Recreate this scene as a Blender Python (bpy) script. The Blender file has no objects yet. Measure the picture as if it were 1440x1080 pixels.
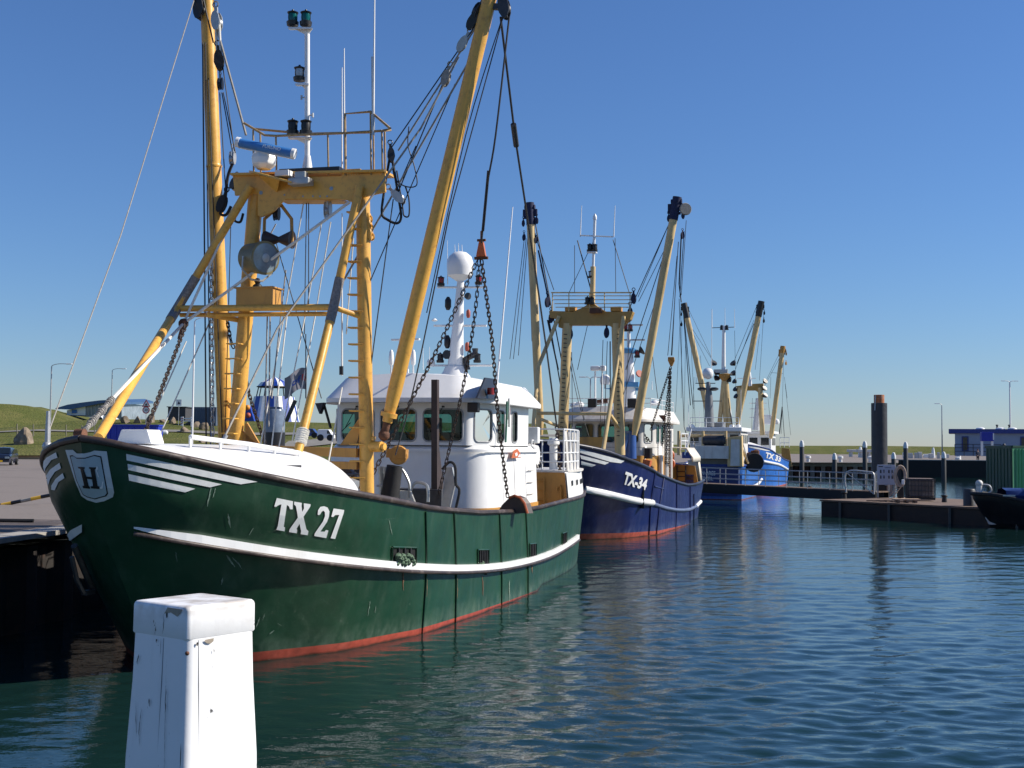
import bpy, bmesh, math, random
from mathutils import Vector, Matrix
from mathutils.bvhtree import BVHTree
from mathutils.geometry import tessellate_polygon
import numpy as np
random.seed(7)
R = math.radians
scene = bpy.context.scene
C = scene.collection

# ------------------------------------------------------------------ camera
F = 1750.0; CAMH = 4.0
PITCH = math.atan(88/F); ROLL = R(.5)
cam = bpy.data.cameras.new('camera'); camo = bpy.data.objects.new('camera', cam); C.objects.link(camo)
camo.location = (0, 0, CAMH)
camo.matrix_world = Matrix.Translation((0, 0, CAMH)) @ Matrix.Rotation(math.pi/2+PITCH, 4, 'X') @ Matrix.Rotation(ROLL, 4, 'Z')
cam.sensor_width = 36.0; cam.lens = 36.0*F/1440.0
cam.clip_start = .1; cam.clip_end = 12000
scene.camera = camo

# ------------------------------------------------------------------ light
SUN_AZ = R(86); SUN_EL = R(37)
world = bpy.data.worlds.new('World'); scene.world = world; world.use_nodes = True
wn = world.node_tree.nodes; wl = world.node_tree.links
bg = wn['Background']; bg.inputs['Strength'].default_value = .087
sky = wn.new('ShaderNodeTexSky'); sky.sky_type = 'NISHITA'; sky.sun_disc = False
sky.sun_elevation = SUN_EL; sky.sun_rotation = SUN_AZ
sky.air_density = 1.2; sky.dust_density = 0; sky.ozone_density = 10
mv = wn.new('ShaderNodeVectorMath'); mv.operation = 'MULTIPLY'; mv.inputs[1].default_value = (.82, .856, .985)   # the camera's white balance
wl.new(sky.outputs[0], mv.inputs[0]); wl.new(mv.outputs[0], bg.inputs['Color'])
sl = bpy.data.lights.new('sun', 'SUN'); sl.energy = 5.0; sl.angle = R(.53); sl.color = (1.0, .93, .82)
so = bpy.data.objects.new('sun', sl); C.objects.link(so)
sd = Vector((math.sin(SUN_AZ)*math.cos(SUN_EL), math.cos(SUN_AZ)*math.cos(SUN_EL), math.sin(SUN_EL)))
so.rotation_euler = (-sd).to_track_quat('-Z', 'Y').to_euler(); so.location = (60, -10, 60)
scene.view_settings.view_transform = 'Standard'; scene.view_settings.look = 'None'
scene.view_settings.gamma = 1.0; scene.view_settings.exposure = 0.4
scene.render.resolution_x = 1024; scene.render.resolution_y = 768

# ------------------------------------------------------------------ survey helpers
def pray(x, y):
    a = x-720; b = 540-y
    c, s = math.cos(ROLL), math.sin(ROLL); a, b = c*a-s*b, s*a+c*b
    cp, sp = math.cos(PITCH), math.sin(PITCH)
    return Vector((a, F*cp-b*sp, F*sp+b*cp))
EYE = Vector((0, 0, CAMH))
def at(x, y, D):
    "point of the place seen at x, y of the photo, D metres out"
    r = pray(x, y); return EYE + r*(D/r.y)
def atz(x, y, z):
    r = pray(x, y); return EYE + r*((z-CAMH)/r.z)

class Ship:
    "u metres aft of the stem, v metres to port, z up; local coordinates are (u, -v, z)"
    def __init__(s, O, th):
        s.O = Vector(O); s.th = R(th)
        s.a = Vector((math.sin(s.th), math.cos(s.th), 0)); s.p = Vector((math.cos(s.th), -math.sin(s.th), 0))
    def loc(s, P):
        d = P-s.O; return Vector((d.dot(s.a), -d.dot(s.p), P.z))
    def V(s, x, y, v):
        r = pray(x, y); return s.loc(EYE + r*((v-(EYE-s.O).dot(s.p))/r.dot(s.p)))
    def U(s, x, y, u):
        r = pray(x, y); return s.loc(EYE + r*((u-(EYE-s.O).dot(s.a))/r.dot(s.a)))
    def root(s, name):
        e = bpy.data.objects.new(name, None); C.objects.link(e)
        e.location = s.O; e.rotation_euler = (0, 0, math.pi/2-s.th); return e
    def lray(s, x, y):
        r = pray(x, y).normalized(); o = s.loc(EYE)
        return o, Vector((r.dot(s.a), -r.dot(s.p), r.z))
def L(u, v, z): return Vector((u, -v, z))

# ------------------------------------------------------------------ scene tags
def tag(o, label, cat, group=None, kind=None):
    o['label'] = label; o['category'] = cat
    if group: o['group'] = group
    if kind: o['kind'] = kind
    return o
def empty(name, loc=(0, 0, 0), rz=0):
    e = bpy.data.objects.new(name, None); C.objects.link(e); e.location = loc; e.rotation_euler = (0, 0, rz); return e
def children(o): return [c for c in C.objects if c.parent == o]
def copy_tree(o, parent=None):
    kids = children(o)
    c = o.copy(); C.objects.link(c)
    if parent: c.parent = parent
    for k in kids: copy_tree(k, c)
    return c

# ------------------------------------------------------------------ mesh builder
def frame(d):
    d = d.normalized(); h = Vector((0, 0, 1)) if abs(d.z) < .95 else Vector((1, 0, 0))
    a = d.cross(h).normalized(); return a, a.cross(d).normalized()
class MB:
    def __init__(s): s.v = []; s.f = []; s.sm = []
    def add(s, vs, fs, smooth=False):
        n = len(s.v); s.v += [tuple(p) for p in vs]
        s.f += [tuple(i+n for i in f) for f in fs]; s.sm += [smooth]*len(fs); return s
    def box(s, c, size, M=None, bev=0):
        x, y, z = size[0]/2, size[1]/2, size[2]/2
        if bev > 0:
            b = min(bev, x*.9, y*.9, z*.9); bm = bmesh.new(); bmesh.ops.create_cube(bm, size=1)
            for q in bm.verts: q.co = Vector((q.co.x*2*x, q.co.y*2*y, q.co.z*2*z))
            bmesh.ops.bevel(bm, geom=bm.edges[:], offset=b, segments=2, profile=.6, affect='EDGES')
            vs = [q.co.copy() for q in bm.verts]; fs = [tuple(q.index for q in f.verts) for f in bm.faces]; bm.free()
        else:
            vs = [Vector((i*x, j*y, k*z)) for k in (-1, 1) for j in (-1, 1) for i in (-1, 1)]
            fs = [(0, 2, 3, 1), (4, 5, 7, 6), (0, 1, 5, 4), (2, 6, 7, 3), (0, 4, 6, 2), (1, 3, 7, 5)]
        c = Vector(c)
        vs = [(M @ q if M else q)+c for q in vs]
        return s.add(vs, fs, False)
    def beam(s, a, b, w, h, up=None):
        "rectangular bar from a to b"
        a = Vector(a); b = Vector(b); d = (b-a)
        ax = d.normalized(); upv = Vector(up) if up else Vector((0, 0, 1))
        if abs(ax.dot(upv)) > .97: upv = Vector((1, 0, 0))
        sy = upv.cross(ax).normalized(); sz = ax.cross(sy)
        M = Matrix((ax, sy, sz)).transposed()
        return s.box((a+b)/2, (d.length, w, h), M)
    def tube(s, pts, r, n=8, r2=None, caps=True):
        pts = [Vector(p) for p in pts]; m = len(pts)
        a0, b0 = frame(pts[1]-pts[0]); vs = []
        for i, p in enumerate(pts):
            d = (pts[min(i+1, m-1)]-pts[max(i-1, 0)]).normalized()
            a0 = (a0-d*a0.dot(d)).normalized(); b0 = d.cross(a0)
            rr = r if r2 is None else r+(r2-r)*i/(m-1)
            if isinstance(r, (list, tuple)): rr = r[i]
            for k in range(n):
                t = 2*math.pi*k/n; vs.append(p+(a0*math.cos(t)+b0*math.sin(t))*rr)
        fs = [(i*n+k, i*n+(k+1) % n, (i+1)*n+(k+1) % n, (i+1)*n+k) for i in range(m-1) for k in range(n)]
        s.add(vs, fs, n > 4)
        if caps and n > 3:
            s.add([vs[k] for k in range(n)][::-1], [tuple(range(n))]); s.add(vs[-n:], [tuple(range(n))])
        return s
    def lathe(s, prof, base=(0, 0, 0), n=20, axis=(0, 0, 1), smooth=True):
        base = Vector(base); ax = Vector(axis).normalized(); a, b = frame(ax); vs = []
        for r, z in prof:
            for k in range(n):
                t = 2*math.pi*k/n; vs.append(base+ax*z+(a*math.cos(t)+b*math.sin(t))*max(r, 1e-4))
        m = len(prof)
        fs = [(i*n+k, i*n+(k+1) % n, (i+1)*n+(k+1) % n, (i+1)*n+k) for i in range(m-1) for k in range(n)]
        s.add(vs, fs, smooth)
        s.add(vs[:n][::-1], [tuple(range(n))]); s.add(vs[-n:], [tuple(range(n))]); return s
    def prism(s, pts, vec):
        "closed polygon of 3-d points extruded by vec"
        pts = [Vector(p) for p in pts]; vec = Vector(vec); n = len(pts)
        tr = tessellate_polygon([pts]); vs = pts+[p+vec for p in pts]
        fs = [tuple(t) for t in tr]+[tuple(i+n for i in t[::-1]) for t in tr]
        fs += [(i, (i+1) % n, (i+1) % n+n, i+n) for i in range(n)]
        return s.add(vs, fs, False)
    def grid(s, rows, smooth=True, closed=False):
        m = len(rows); n = len(rows[0]); vs = [p for r in rows for p in r]
        q = n if closed else n-1
        fs = [(i*n+k, i*n+(k+1) % n, (i+1)*n+(k+1) % n, (i+1)*n+k) for i in range(m-1) for k in range(q)]
        return s.add(vs, fs, smooth)
    def ball(s, c, r, n=14, sq=(1, 1, 1)):
        c = Vector(c); rows = []
        for i in range(n//2+1):
            t = math.pi*i/(n//2); rr = max(math.sin(t), 1e-3)
            rows.append([c+Vector((math.cos(2*math.pi*k/n)*rr*r*sq[0], math.sin(2*math.pi*k/n)*rr*r*sq[1], math.cos(t)*r*sq[2])) for k in range(n)])
        return s.grid(rows, True, True)
    def build(s, name, mat, parent=None, label=None, sharp=45, solid=0, bevel=0, fix=True):
        me = bpy.data.meshes.new(name); me.from_pydata(s.v, [], s.f); me.validate()
        if len(me.polygons) == len(s.sm): me.polygons.foreach_set('use_smooth', s.sm)
        if fix:
            bm = bmesh.new(); bm.from_mesh(me); bmesh.ops.recalc_face_normals(bm, faces=bm.faces); bm.to_mesh(me); bm.free()
        me.materials.append(mat); me.update()
        o = bpy.data.objects.new(name, me); C.objects.link(o)
        if parent: o.parent = parent
        if label: o['label'] = label
        if any(s.sm) and sharp and len(s.f) < 60000: me.set_sharp_from_angle(angle=R(sharp))
        if solid:
            md = o.modifiers.new('solid', 'SOLIDIFY'); md.thickness = solid; md.offset = 0
        if bevel:
            md = o.modifiers.new('bevel', 'BEVEL'); md.width = bevel; md.segments = 2; md.limit_method = 'ANGLE'
        return o

# ------------------------------------------------------------------ materials
MATS = {}
def mat(name, col, rough=.5, var=.12, scale=3.0, metal=0.0, bump=0.0, bscale=8.0, stain=None, stain_amt=.4, sscale=2.0, coat=0.0, spec=.5, streak=False, wave=0.0):
    if name in MATS: return MATS[name]
    m = bpy.data.materials.new(name); m.use_nodes = True; nt = m.node_tree; N = nt.nodes; K = nt.links
    b = N['Principled BSDF']; b.inputs['Metallic'].default_value = metal
    b.inputs['Specular IOR Level'].default_value = spec
    if coat: b.inputs['Coat Weight'].default_value = coat; b.inputs['Coat Roughness'].default_value = .12
    tc = N.new('ShaderNodeTexCoord')
    n1 = N.new('ShaderNodeTexNoise'); n1.inputs['Scale'].default_value = scale; n1.inputs['Detail'].default_value = 6; n1.inputs['Roughness'].default_value = .6
    K.new(tc.outputs['Object'], n1.inputs['Vector'])
    mr = N.new('ShaderNodeMapRange'); mr.inputs['From Min'].default_value = .3; mr.inputs['From Max'].default_value = .7
    mr.inputs['To Min'].default_value = 1-var; mr.inputs['To Max'].default_value = 1+var
    K.new(n1.outputs['Fac'], mr.inputs['Value'])
    vm = N.new('ShaderNodeVectorMath'); vm.operation = 'SCALE'; vm.inputs[0].default_value = col
    K.new(mr.outputs[0], vm.inputs['Scale']); out = vm.outputs[0]
    if stain:
        n2 = N.new('ShaderNodeTexNoise'); n2.inputs['Scale'].default_value = sscale; n2.inputs['Detail'].default_value = 9; n2.inputs['Roughness'].default_value = .7
        if streak:
            mp = N.new('ShaderNodeMapping'); mp.inputs['Scale'].default_value = (1, 1, .13); K.new(tc.outputs['Object'], mp.inputs[0]); K.new(mp.outputs[0], n2.inputs['Vector'])
        else: K.new(tc.outputs['Object'], n2.inputs['Vector'])
        cr = N.new('ShaderNodeMapRange'); cr.inputs['From Min'].default_value = .52; cr.inputs['From Max'].default_value = .72; cr.inputs['To Max'].default_value = stain_amt
        K.new(n2.outputs['Fac'], cr.inputs['Value'])
        mx = N.new('ShaderNodeMix'); mx.data_type = 'RGBA'; K.new(cr.outputs[0], mx.inputs['Factor']); K.new(out, mx.inputs['A']); mx.inputs['B'].default_value = (*stain, 1); out = mx.outputs['Result']
    K.new(out, b.inputs['Base Color'])
    rr = N.new('ShaderNodeMapRange'); rr.inputs['To Min'].default_value = max(.03, rough-.1); rr.inputs['To Max'].default_value = min(1, rough+.12)
    K.new(n1.outputs['Fac'], rr.inputs['Value']); K.new(rr.outputs[0], b.inputs['Roughness'])
    hgt = None
    if bump:
        n3 = N.new('ShaderNodeTexNoise'); n3.inputs['Scale'].default_value = bscale; n3.inputs['Detail'].default_value = 5
        K.new(tc.outputs['Object'], n3.inputs['Vector'])
        bp = N.new('ShaderNodeBump'); bp.inputs['Strength'].default_value = 1; bp.inputs['Distance'].default_value = bump
        K.new(n3.outputs['Fac'], bp.inputs['Height']); K.new(bp.outputs[0], b.inputs['Normal'])
    MATS[name] = m; return m
def simple(name, col, rough=.5, metal=0): return mat(name, col, rough, .06, 5, metal)

yellow = mat('yellow paint', (.72, .385, .07), .38, .08, 2.2, stain=(.30, .12, .04), stain_amt=.6, sscale=7, bump=.004, bscale=5)
ochre = mat('ochre paint', (.50, .25, .05), .5, .14, 2, stain=(.22, .10, .04), stain_amt=.7, sscale=3, streak=True)
cream = mat('cream yellow paint', (.62, .45, .21), .45, .12, 2, stain=(.25, .12, .05), stain_amt=.6, sscale=1.6, streak=True)
white = mat('white paint', (.76, .76, .75), .35, .05, 1.6, stain=(.48, .43, .36), stain_amt=.35, sscale=1.2, streak=True, bump=.008, bscale=1.6)
clean = mat('white gloss', (.78, .78, .77), .3, .03, 3)
offwhite = mat('weathered white', (.62, .60, .56), .5, .1, 2, stain=(.35, .22, .14), stain_amt=.5, sscale=2, streak=True)
blackm = mat('black paint', (.012, .012, .014), .4, .2, 4)
rubber = mat('black rubber', (.015, .015, .016), .75, .25, 6, bump=.01)
steel = mat('galvanised steel', (.42, .43, .43), .45, .15, 6, .6)
dsteel = mat('dark steel', (.06, .06, .065), .5, .3, 6, .5)
rust = mat('rusty iron', (.13, .055, .03), .85, .4, 8, bump=.01, bscale=20)
chainm = mat('weathered chain', (.055, .038, .03), .7, .5, 6, .3)
wirem = mat('wire rope', (.03, .03, .032), .6, .3, 10, .2)
greyrope = mat('grey rope', (.30, .28, .25), .85, .25, 14)
whiterope = mat('white rope', (.68, .66, .60), .8, .12, 12)
brown = mat('brown steel', (.045, .03, .028), .5, .25, 5)
caprail = mat('dark cap rail', (.045, .03, .025), .45, .35, 3, stain=(.25, .20, .17), stain_amt=.5, sscale=4)
redm = mat('red lead paint', (.42, .085, .05), .55, .15, 3)
bluep = mat('blue paint', (.02, .05, .24), .4, .15, 3)
orange = mat('orange paint', (.50, .12, .04), .5, .1, 3)
deckm = mat('grey green deck', (.10, .11, .10), .7, .2, 4, stain=(.16, .08, .04), stain_amt=.5)
navgreen = simple('green lens', (.0, .10, .09), .15); navred = simple('red lens', (.25, .01, .01), .15)
whitemark = mat('mark paint', (.72, .73, .72), .5, .05, 3, stain=(.4, .42, .4), stain_amt=.4, sscale=5)
net = mat('green net', (.10, .16, .10), .9, .7, 30, bump=.05, bscale=25)

def glass(name, tint=(.28, .5, .46), refl=.10):
    m = bpy.data.materials.new(name); m.use_nodes = True; N = m.node_tree.nodes; K = m.node_tree.links
    N.remove(N['Principled BSDF']); out = N['Material Output']
    t = N.new('ShaderNodeBsdfTransparent'); t.inputs[0].default_value = (*tint, 1)
    g = N.new('ShaderNodeBsdfGlossy'); g.inputs['Roughness'].default_value = .02
    fr = N.new('ShaderNodeFresnel'); fr.inputs[0].default_value = 1.5
    mx = N.new('ShaderNodeMixShader'); K.new(fr.outputs[0], mx.inputs[0]); K.new(t.outputs[0], mx.inputs[1]); K.new(g.outputs[0], mx.inputs[2]); K.new(mx.outputs[0], out.inputs[0])
    return m
pane = glass('tinted glass')

def hullmat(name, col, red, ztop, slope, scuff=(.25, .30, .26), amt=.22, noise_var=.15, lo=(.02, .05, .03)):
    "hull paint: topsides, red lead below the waterline mark, plate waviness, streaks of salt and scrapes"
    m = bpy.data.materials.new(name); m.use_nodes = True; N = m.node_tree.nodes; K = m.node_tree.links; b = N['Principled BSDF']
    tc = N.new('ShaderNodeTexCoord'); sx = N.new('ShaderNodeSeparateXYZ'); K.new(tc.outputs['Object'], sx.inputs[0])
    def math_(op, a, bb=None, c=None):
        n = N.new('ShaderNodeMath'); n.operation = op
        for i, q in enumerate((a, bb, c)):
            if q is None: continue
            if isinstance(q, (int, float)): n.inputs[i].default_value = q
            else: K.new(q, n.inputs[i])
        return n.outputs[0]
    def noise(scale, vec=None, det=6, rough=.6, sc=None):
        n = N.new('ShaderNodeTexNoise'); n.inputs['Scale'].default_value = scale; n.inputs['Detail'].default_value = det; n.inputs['Roughness'].default_value = rough
        v = tc.outputs['Object']
        if sc: mp = N.new('ShaderNodeMapping'); mp.inputs['Scale'].default_value = sc; K.new(v, mp.inputs[0]); v = mp.outputs[0]
        K.new(v, n.inputs['Vector']); return n.outputs['Fac']
    def rng(v, a, bb, c=0, d=1):
        n = N.new('ShaderNodeMapRange'); n.inputs['From Min'].default_value = a; n.inputs['From Max'].default_value = bb; n.inputs['To Min'].default_value = c; n.inputs['To Max'].default_value = d; K.new(v, n.inputs['Value']); return n.outputs[0]
    def mix(f, a, bb):
        n = N.new('ShaderNodeMix'); n.data_type = 'RGBA'
        if isinstance(f, (int, float)): n.inputs['Factor'].default_value = f
        else: K.new(f, n.inputs['Factor'])
        for k, q in (('A', a), ('B', bb)):
            if isinstance(q, tuple): n.inputs[k].default_value = (*q, 1)
            else: K.new(q, n.inputs[k])
        return n.outputs['Result']
    c = mix(rng(noise(.9), .35, .65), tuple(x*(1-noise_var) for x in col), tuple(x*(1+noise_var) for x in col))
    st = rng(noise(1.5, det=8, rough=.7, sc=(1.6, 1.6, .18)), .52, .75, 0, amt)
    c = mix(st, c, scuff)
    sc2 = rng(noise(5, det=9, rough=.75, sc=(.7, .7, 1.6)), .66, .74, 0, .5)
    c = mix(sc2, c, tuple(x*1.5 for x in scuff))
    # salty band just over the water
    zl = math_('MULTIPLY_ADD', sx.outputs[0], slope, ztop)
    wob = math_('MULTIPLY_ADD', noise(2.0), .10, -.05)
    band = rng(math_('SUBTRACT', sx.outputs[2], math_('ADD', zl, wob)), 0, .38, .45, 0)
    band = math_('MULTIPLY', band, rng(noise(4, sc=(1, 1, .5)), .35, .7))
    c = mix(band, c, scuff)
    isred = rng(math_('SUBTRACT', sx.outputs[2], zl), -.006, .006, 1, 0)
    rc = mix(rng(noise(5), .4, .7), red, tuple(x*.6 for x in red))
    c = mix(isred, c, rc)
    algae = rng(math_('ADD', sx.outputs[2], math_('MULTIPLY', wob, .8)), -.01, .05, 1, 0)
    c = mix(algae, c, (.02, .022, .012))
    K.new(c, b.inputs['Base Color'])
    K.new(rng(noise(3), .3, .7, .30, .48), b.inputs['Roughness'])
    fr = math_('MULTIPLY', math_('ABSOLUTE', math_('SINE', math_('MULTIPLY', sx.outputs[0], 4.6))), .10)
    h = math_('ADD', math_('ADD', math_('MULTIPLY', noise(.8, sc=(1, 1, .6), det=2), 1), math_('MULTIPLY', noise(2.2, det=2), .25)), fr)
    bp = N.new('ShaderNodeBump'); bp.inputs['Distance'].default_value = .05; bp.inputs['Strength'].default_value = .8; K.new(h, bp.inputs['Height']); K.new(bp.outputs[0], b.inputs['Normal'])
    return m

# ------------------------------------------------------------------ general small builders
def lerp_tab(tab, x):
    if x <= tab[0][0]: return tab[0][1]
    for (a, b), (c, d) in zip(tab, tab[1:]):
        if x <= c: t = (x-a)/(c-a); return b+(d-b)*t
    return tab[-1][1]
def smooth_tab(tab, n=3):
    "denser, smoothed copy of a table (Catmull-Rom)"
    out = []
    for i in range(len(tab)-1):
        p0 = tab[max(i-1, 0)]; p1 = tab[i]; p2 = tab[i+1]; p3 = tab[min(i+2, len(tab)-1)]
        for k in range(n):
            t = k/n
            out.append(tuple(.5*((2*p1[j])+(-p0[j]+p2[j])*t+(2*p0[j]-5*p1[j]+4*p2[j]-p3[j])*t*t+(-p0[j]+3*p1[j]-3*p2[j]+p3[j])*t**3) for j in range(len(p1))))
    out.append(tuple(tab[-1])); return out
def sag(a, b, s, n=10):
    a = Vector(a); b = Vector(b); return [a.lerp(b, i/n)-Vector((0, 0, s*4*(i/n)*(1-i/n))) for i in range(n+1)]
def curve(pts, n=6): return [Vector(p) for p in smooth_tab([tuple(p) for p in pts], n)]
def wire(parent, pts, r=.013, m=None, name='rigging_wire', n=5):
    return MB().tube(pts, r, n).build(name, m or wirem, parent)
def resample(pts, step):
    pts = [Vector(p) for p in pts]; out = [pts[0]]; acc = 0
    for a, b in zip(pts, pts[1:]):
        l = (b-a).length; d = b-a; t = step-acc
        while t <= l: out.append(a+d*(t/l)); t += step
        acc = l-(t-step)
    return out
def chain(parent, pts, link=.15, w=.05, r=.017, m=None, name='chain'):
    P = resample(pts, link*.72); mb = MB()
    for i in range(len(P)-1):
        c = (P[i]+P[i+1])/2; d = (P[i+1]-P[i]).normalized(); a, b = frame(d)
        if i % 2: a, b = b, a
        hl = link/2-w; ring = []
        for k in range(10):
            t = 2*math.pi*k/10; off = hl if math.cos(t) > 0.01 else -hl
            ring.append(c+d*(off+math.cos(t)*w)+a*(math.sin(t)*w))
        ring.append(ring[0]); mb.tube(ring, r, 5, caps=False)
    return mb.build(name, m or chainm, parent)
def block(parent, c, d, size=.22, m=None, name='pulley_block', side=None):
    "hoisting block: two cheek plates, a sheave between, strap and eye, hanging along d"
    c = Vector(c); d = Vector(d).normalized(); sdv = Vector(side) if side else frame(d)[0]
    sdv = (sdv-d*sdv.dot(d)).normalized(); q = d.cross(sdv); mb = MB()
    for sgn in (-1, 1):
        ring = [c+sdv*sgn*size*.28+d*(math.cos(t)*size*1.0)+q*(math.sin(t)*size*.46) for t in [2*math.pi*k/12 for k in range(12)]]
        mb.prism(ring, sdv*sgn*size*.10)
    mb.lathe([(size*.5, -size*.2), (size*.38, 0), (size*.5, size*.2)], c+d*size*.15, 14, sdv)
    mb.beam(c-d*size*1.5, c+d*size*.9, size*.34, size*.16, up=sdv)
    ring = [c-d*size*1.7+d*math.cos(t)*size*.3+q*math.sin(t)*size*.3 for t in [2*math.pi*k/8 for k in range(9)]]
    mb.tube(ring, size*.08, 5, caps=False)
    return mb.build(name, m or dsteel, parent)
def lamp(parent, c, s=.16, lens=None, body=None):
    "ship's lantern: base, lens, lid"
    mb = MB(); mb.lathe([(s*.55, 0), (s*.6, s*.35), (s*.38, s*.45)], c, 12); mb.lathe([(s*.5, 0), (s*.55, s*.12), (s*.12, s*.3), (s*.1, s*.4)], Vector(c)+Vector((0, 0, s*1.15)), 12)
    for t_ in (.5, 2.6, 4.7): q_ = Vector(c)+Vector((math.cos(t_)*s*.46, math.sin(t_)*s*.46, 0)); mb.tube([q_+Vector((0, 0, s*.3)), q_+Vector((0, 0, s*1.2))], s*.035, 4)
    o = mb.build('navigation_lamp', body or blackm, parent)
    MB().lathe([(s*.42, 0), (s*.46, s*.35), (s*.42, s*.72)], Vector(c)+Vector((0, 0, s*.44)), 12).build('lens', lens or navgreen, o)
    return o
def subdivide_tris(tris, maxlen):
    out = []; stack = list(tris)
    while stack:
        t = stack.pop(); e = [(t[i]-t[(i+1) % 3]).length for i in range(3)]; k = max(range(3), key=lambda i: e[i])
        if e[k] <= maxlen: out.append(t); continue
        a, b, c = t[k], t[(k+1) % 3], t[(k+2) % 3]; m = (a+b)/2; stack += [(a, m, c), (m, b, c)]
    return out
def ground_fit(bvh, ship, x, y, off):
    o, d = ship.lray(x, y); h = bvh.ray_cast(o, d)
    if h[0] is None:
        return None
    n = h[1]
    if n.dot(d) > 0: n = -n
    return h[0]+n*off
def decal(ship, bvh, polys, off, name, m, parent, maxlen=5, label=None):
    "paint marks lying on a hull: every outline point is put on the plating"
    mb = MB()
    for poly in polys:
        P = [Vector((x, y, 0)) for x, y in poly]
        tr = [tuple(P[i] for i in t) for t in tessellate_polygon([P])]
        for t in subdivide_tris(tr, maxlen):
            q = [ground_fit(bvh, ship, p.x, p.y, off) for p in t]
            if None in q: continue
            mb.add(q, [(0, 1, 2)], False)
    return mb.build(name, m, parent, label)
def text_tris(body, size=1, bold=0.0):
    cu = bpy.data.curves.new('t', 'FONT'); cu.body = body; cu.size = size; cu.offset = bold; cu.resolution_u = 3
    o = bpy.data.objects.new('t', cu); C.objects.link(o); bpy.context.view_layer.update()
    me = bpy.data.meshes.new_from_object(o.evaluated_get(bpy.context.evaluated_depsgraph_get()))
    me.calc_loop_triangles(); vs = [v.co.copy() for v in me.vertices]; tr = [tuple(vs[i] for i in t.vertices) for t in me.loop_triangles]
    bpy.data.objects.remove(o); bpy.data.curves.remove(cu); bpy.data.meshes.remove(me)
    xs = [v.x for v in vs]; ys = [v.y for v in vs]; x0, x1, y0, y1 = min(xs), max(xs), min(ys), max(ys)
    return [tuple(Vector(((p.x-x0)/(x1-x0), (p.y-y0)/(y1-y0), 0)) for p in t) for t in tr]
def text_on(body, O, ex, ey, name, m, parent, bold=0.0, mapf=None):
    "flat lettering: O lower left corner, ex and ey the full width and height vectors"
    mb = MB()
    for t in text_tris(body, 1, bold):
        mb.add([(mapf(p.x, p.y) if mapf else Vector(O)+Vector(ex)*p.x+Vector(ey)*p.y) for p in t], [(0, 1, 2)])
    return mb.build(name, m, parent)
def text_decal(ship, bvh, body, quad, off, m, parent, name='registration_number', bold=.02):
    TL, TR, BL, BR = [Vector((*q, 0)) for q in quad]; polys = []
    for t in text_tris(body, 1, bold):
        polys.append([tuple((BL.lerp(BR, p.x).lerp(TL.lerp(TR, p.x), p.y))[:2]) for p in t])
    return decal(ship, bvh, polys, off, name, m, parent, 4)
# ------------------------------------------------------------------ hulls
FL = [(0, 0), (.3, .33), (.58, .665), (.83, .94), (1, 1)]
def make_hull(G, WL, rake0, m, root, tipu, name='hull', nz=22, stern_ratio=.9, inner=None, deckz=1.45, thick=.09):
    "G: (u, v, z) of the rail from stem to stern centre; WL: (u, v) half breadths on the water"
    cols = []
    for (u, v, z) in G:
        bow = max(0.0, 1-(u-tipu)/9.0)
        uw = u+rake0*bow**1.3
        wv = lerp_tab(WL, uw)
        wv = min(wv, v*stern_ratio) if u > 15 else min(wv, v)
        if v == 0: wv = 0
        col = []
        for k in range(-3, nz+1):
            if k < 0: col.append((uw+.25*-k*bow, wv*(1+k*.04), k*.3)); continue
            h = k/nz; f = lerp_tab(FL, h)*bow+h*(1-bow)
            col.append((uw+(u-uw)*f, wv+(v-wv)*f, z*h))
        cols.append(col)
    port = [[L(a, b, c) for a, b, c in col] for col in cols]
    stbd = [[L(a, -b, c) for a, b, c in col] for col in cols]
    ring = port+stbd[::-1][1:]
    mb = MB(); mb.grid(ring, True)
    o = mb.build(name, m, root, sharp=50)
    bvh = BVHTree.FromPolygons([Vector(p) for p in mb.v], mb.f)
    top = [c[-1] for c in port]; tops = [c[-1] for c in stbd]
    # bulwark inside and deck
    def inn(u, v, z, d): return L(u+(d if u < 0 else (-d if v < 1.5 and u > 10 else 0)), max(v-d, 0), z)
    rowT = [inn(u, v, z-.01, thick) for u, v, z in G]; rowB = []
    for col, (u, v, z) in zip(cols, G):
        h = min(1, deckz/z); q = col[3+int(h*nz)]; rowB.append(inn(q[0], q[1], deckz, thick))
    fl = lambda r: [Vector((p.x, -p.y, p.z)) for p in r]
    ib = MB(); ib.grid([rowT, rowB]); ib.grid([fl(rowT), fl(rowB)])
    ib.build('bulwark_inside', inner or white, root)
    dk = MB(); dk.grid([rowB, fl(rowB)], False); dk.build('deck', deckm, root)
    return o, bvh, top, tops
def rail_along(top, tops, r, m, root, name='cap_rail', w=None):
    pts = top+tops[::-1][1:]
    mb = MB(); mb.tube(pts, r, 8); return mb.build(name, m, root)

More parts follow.
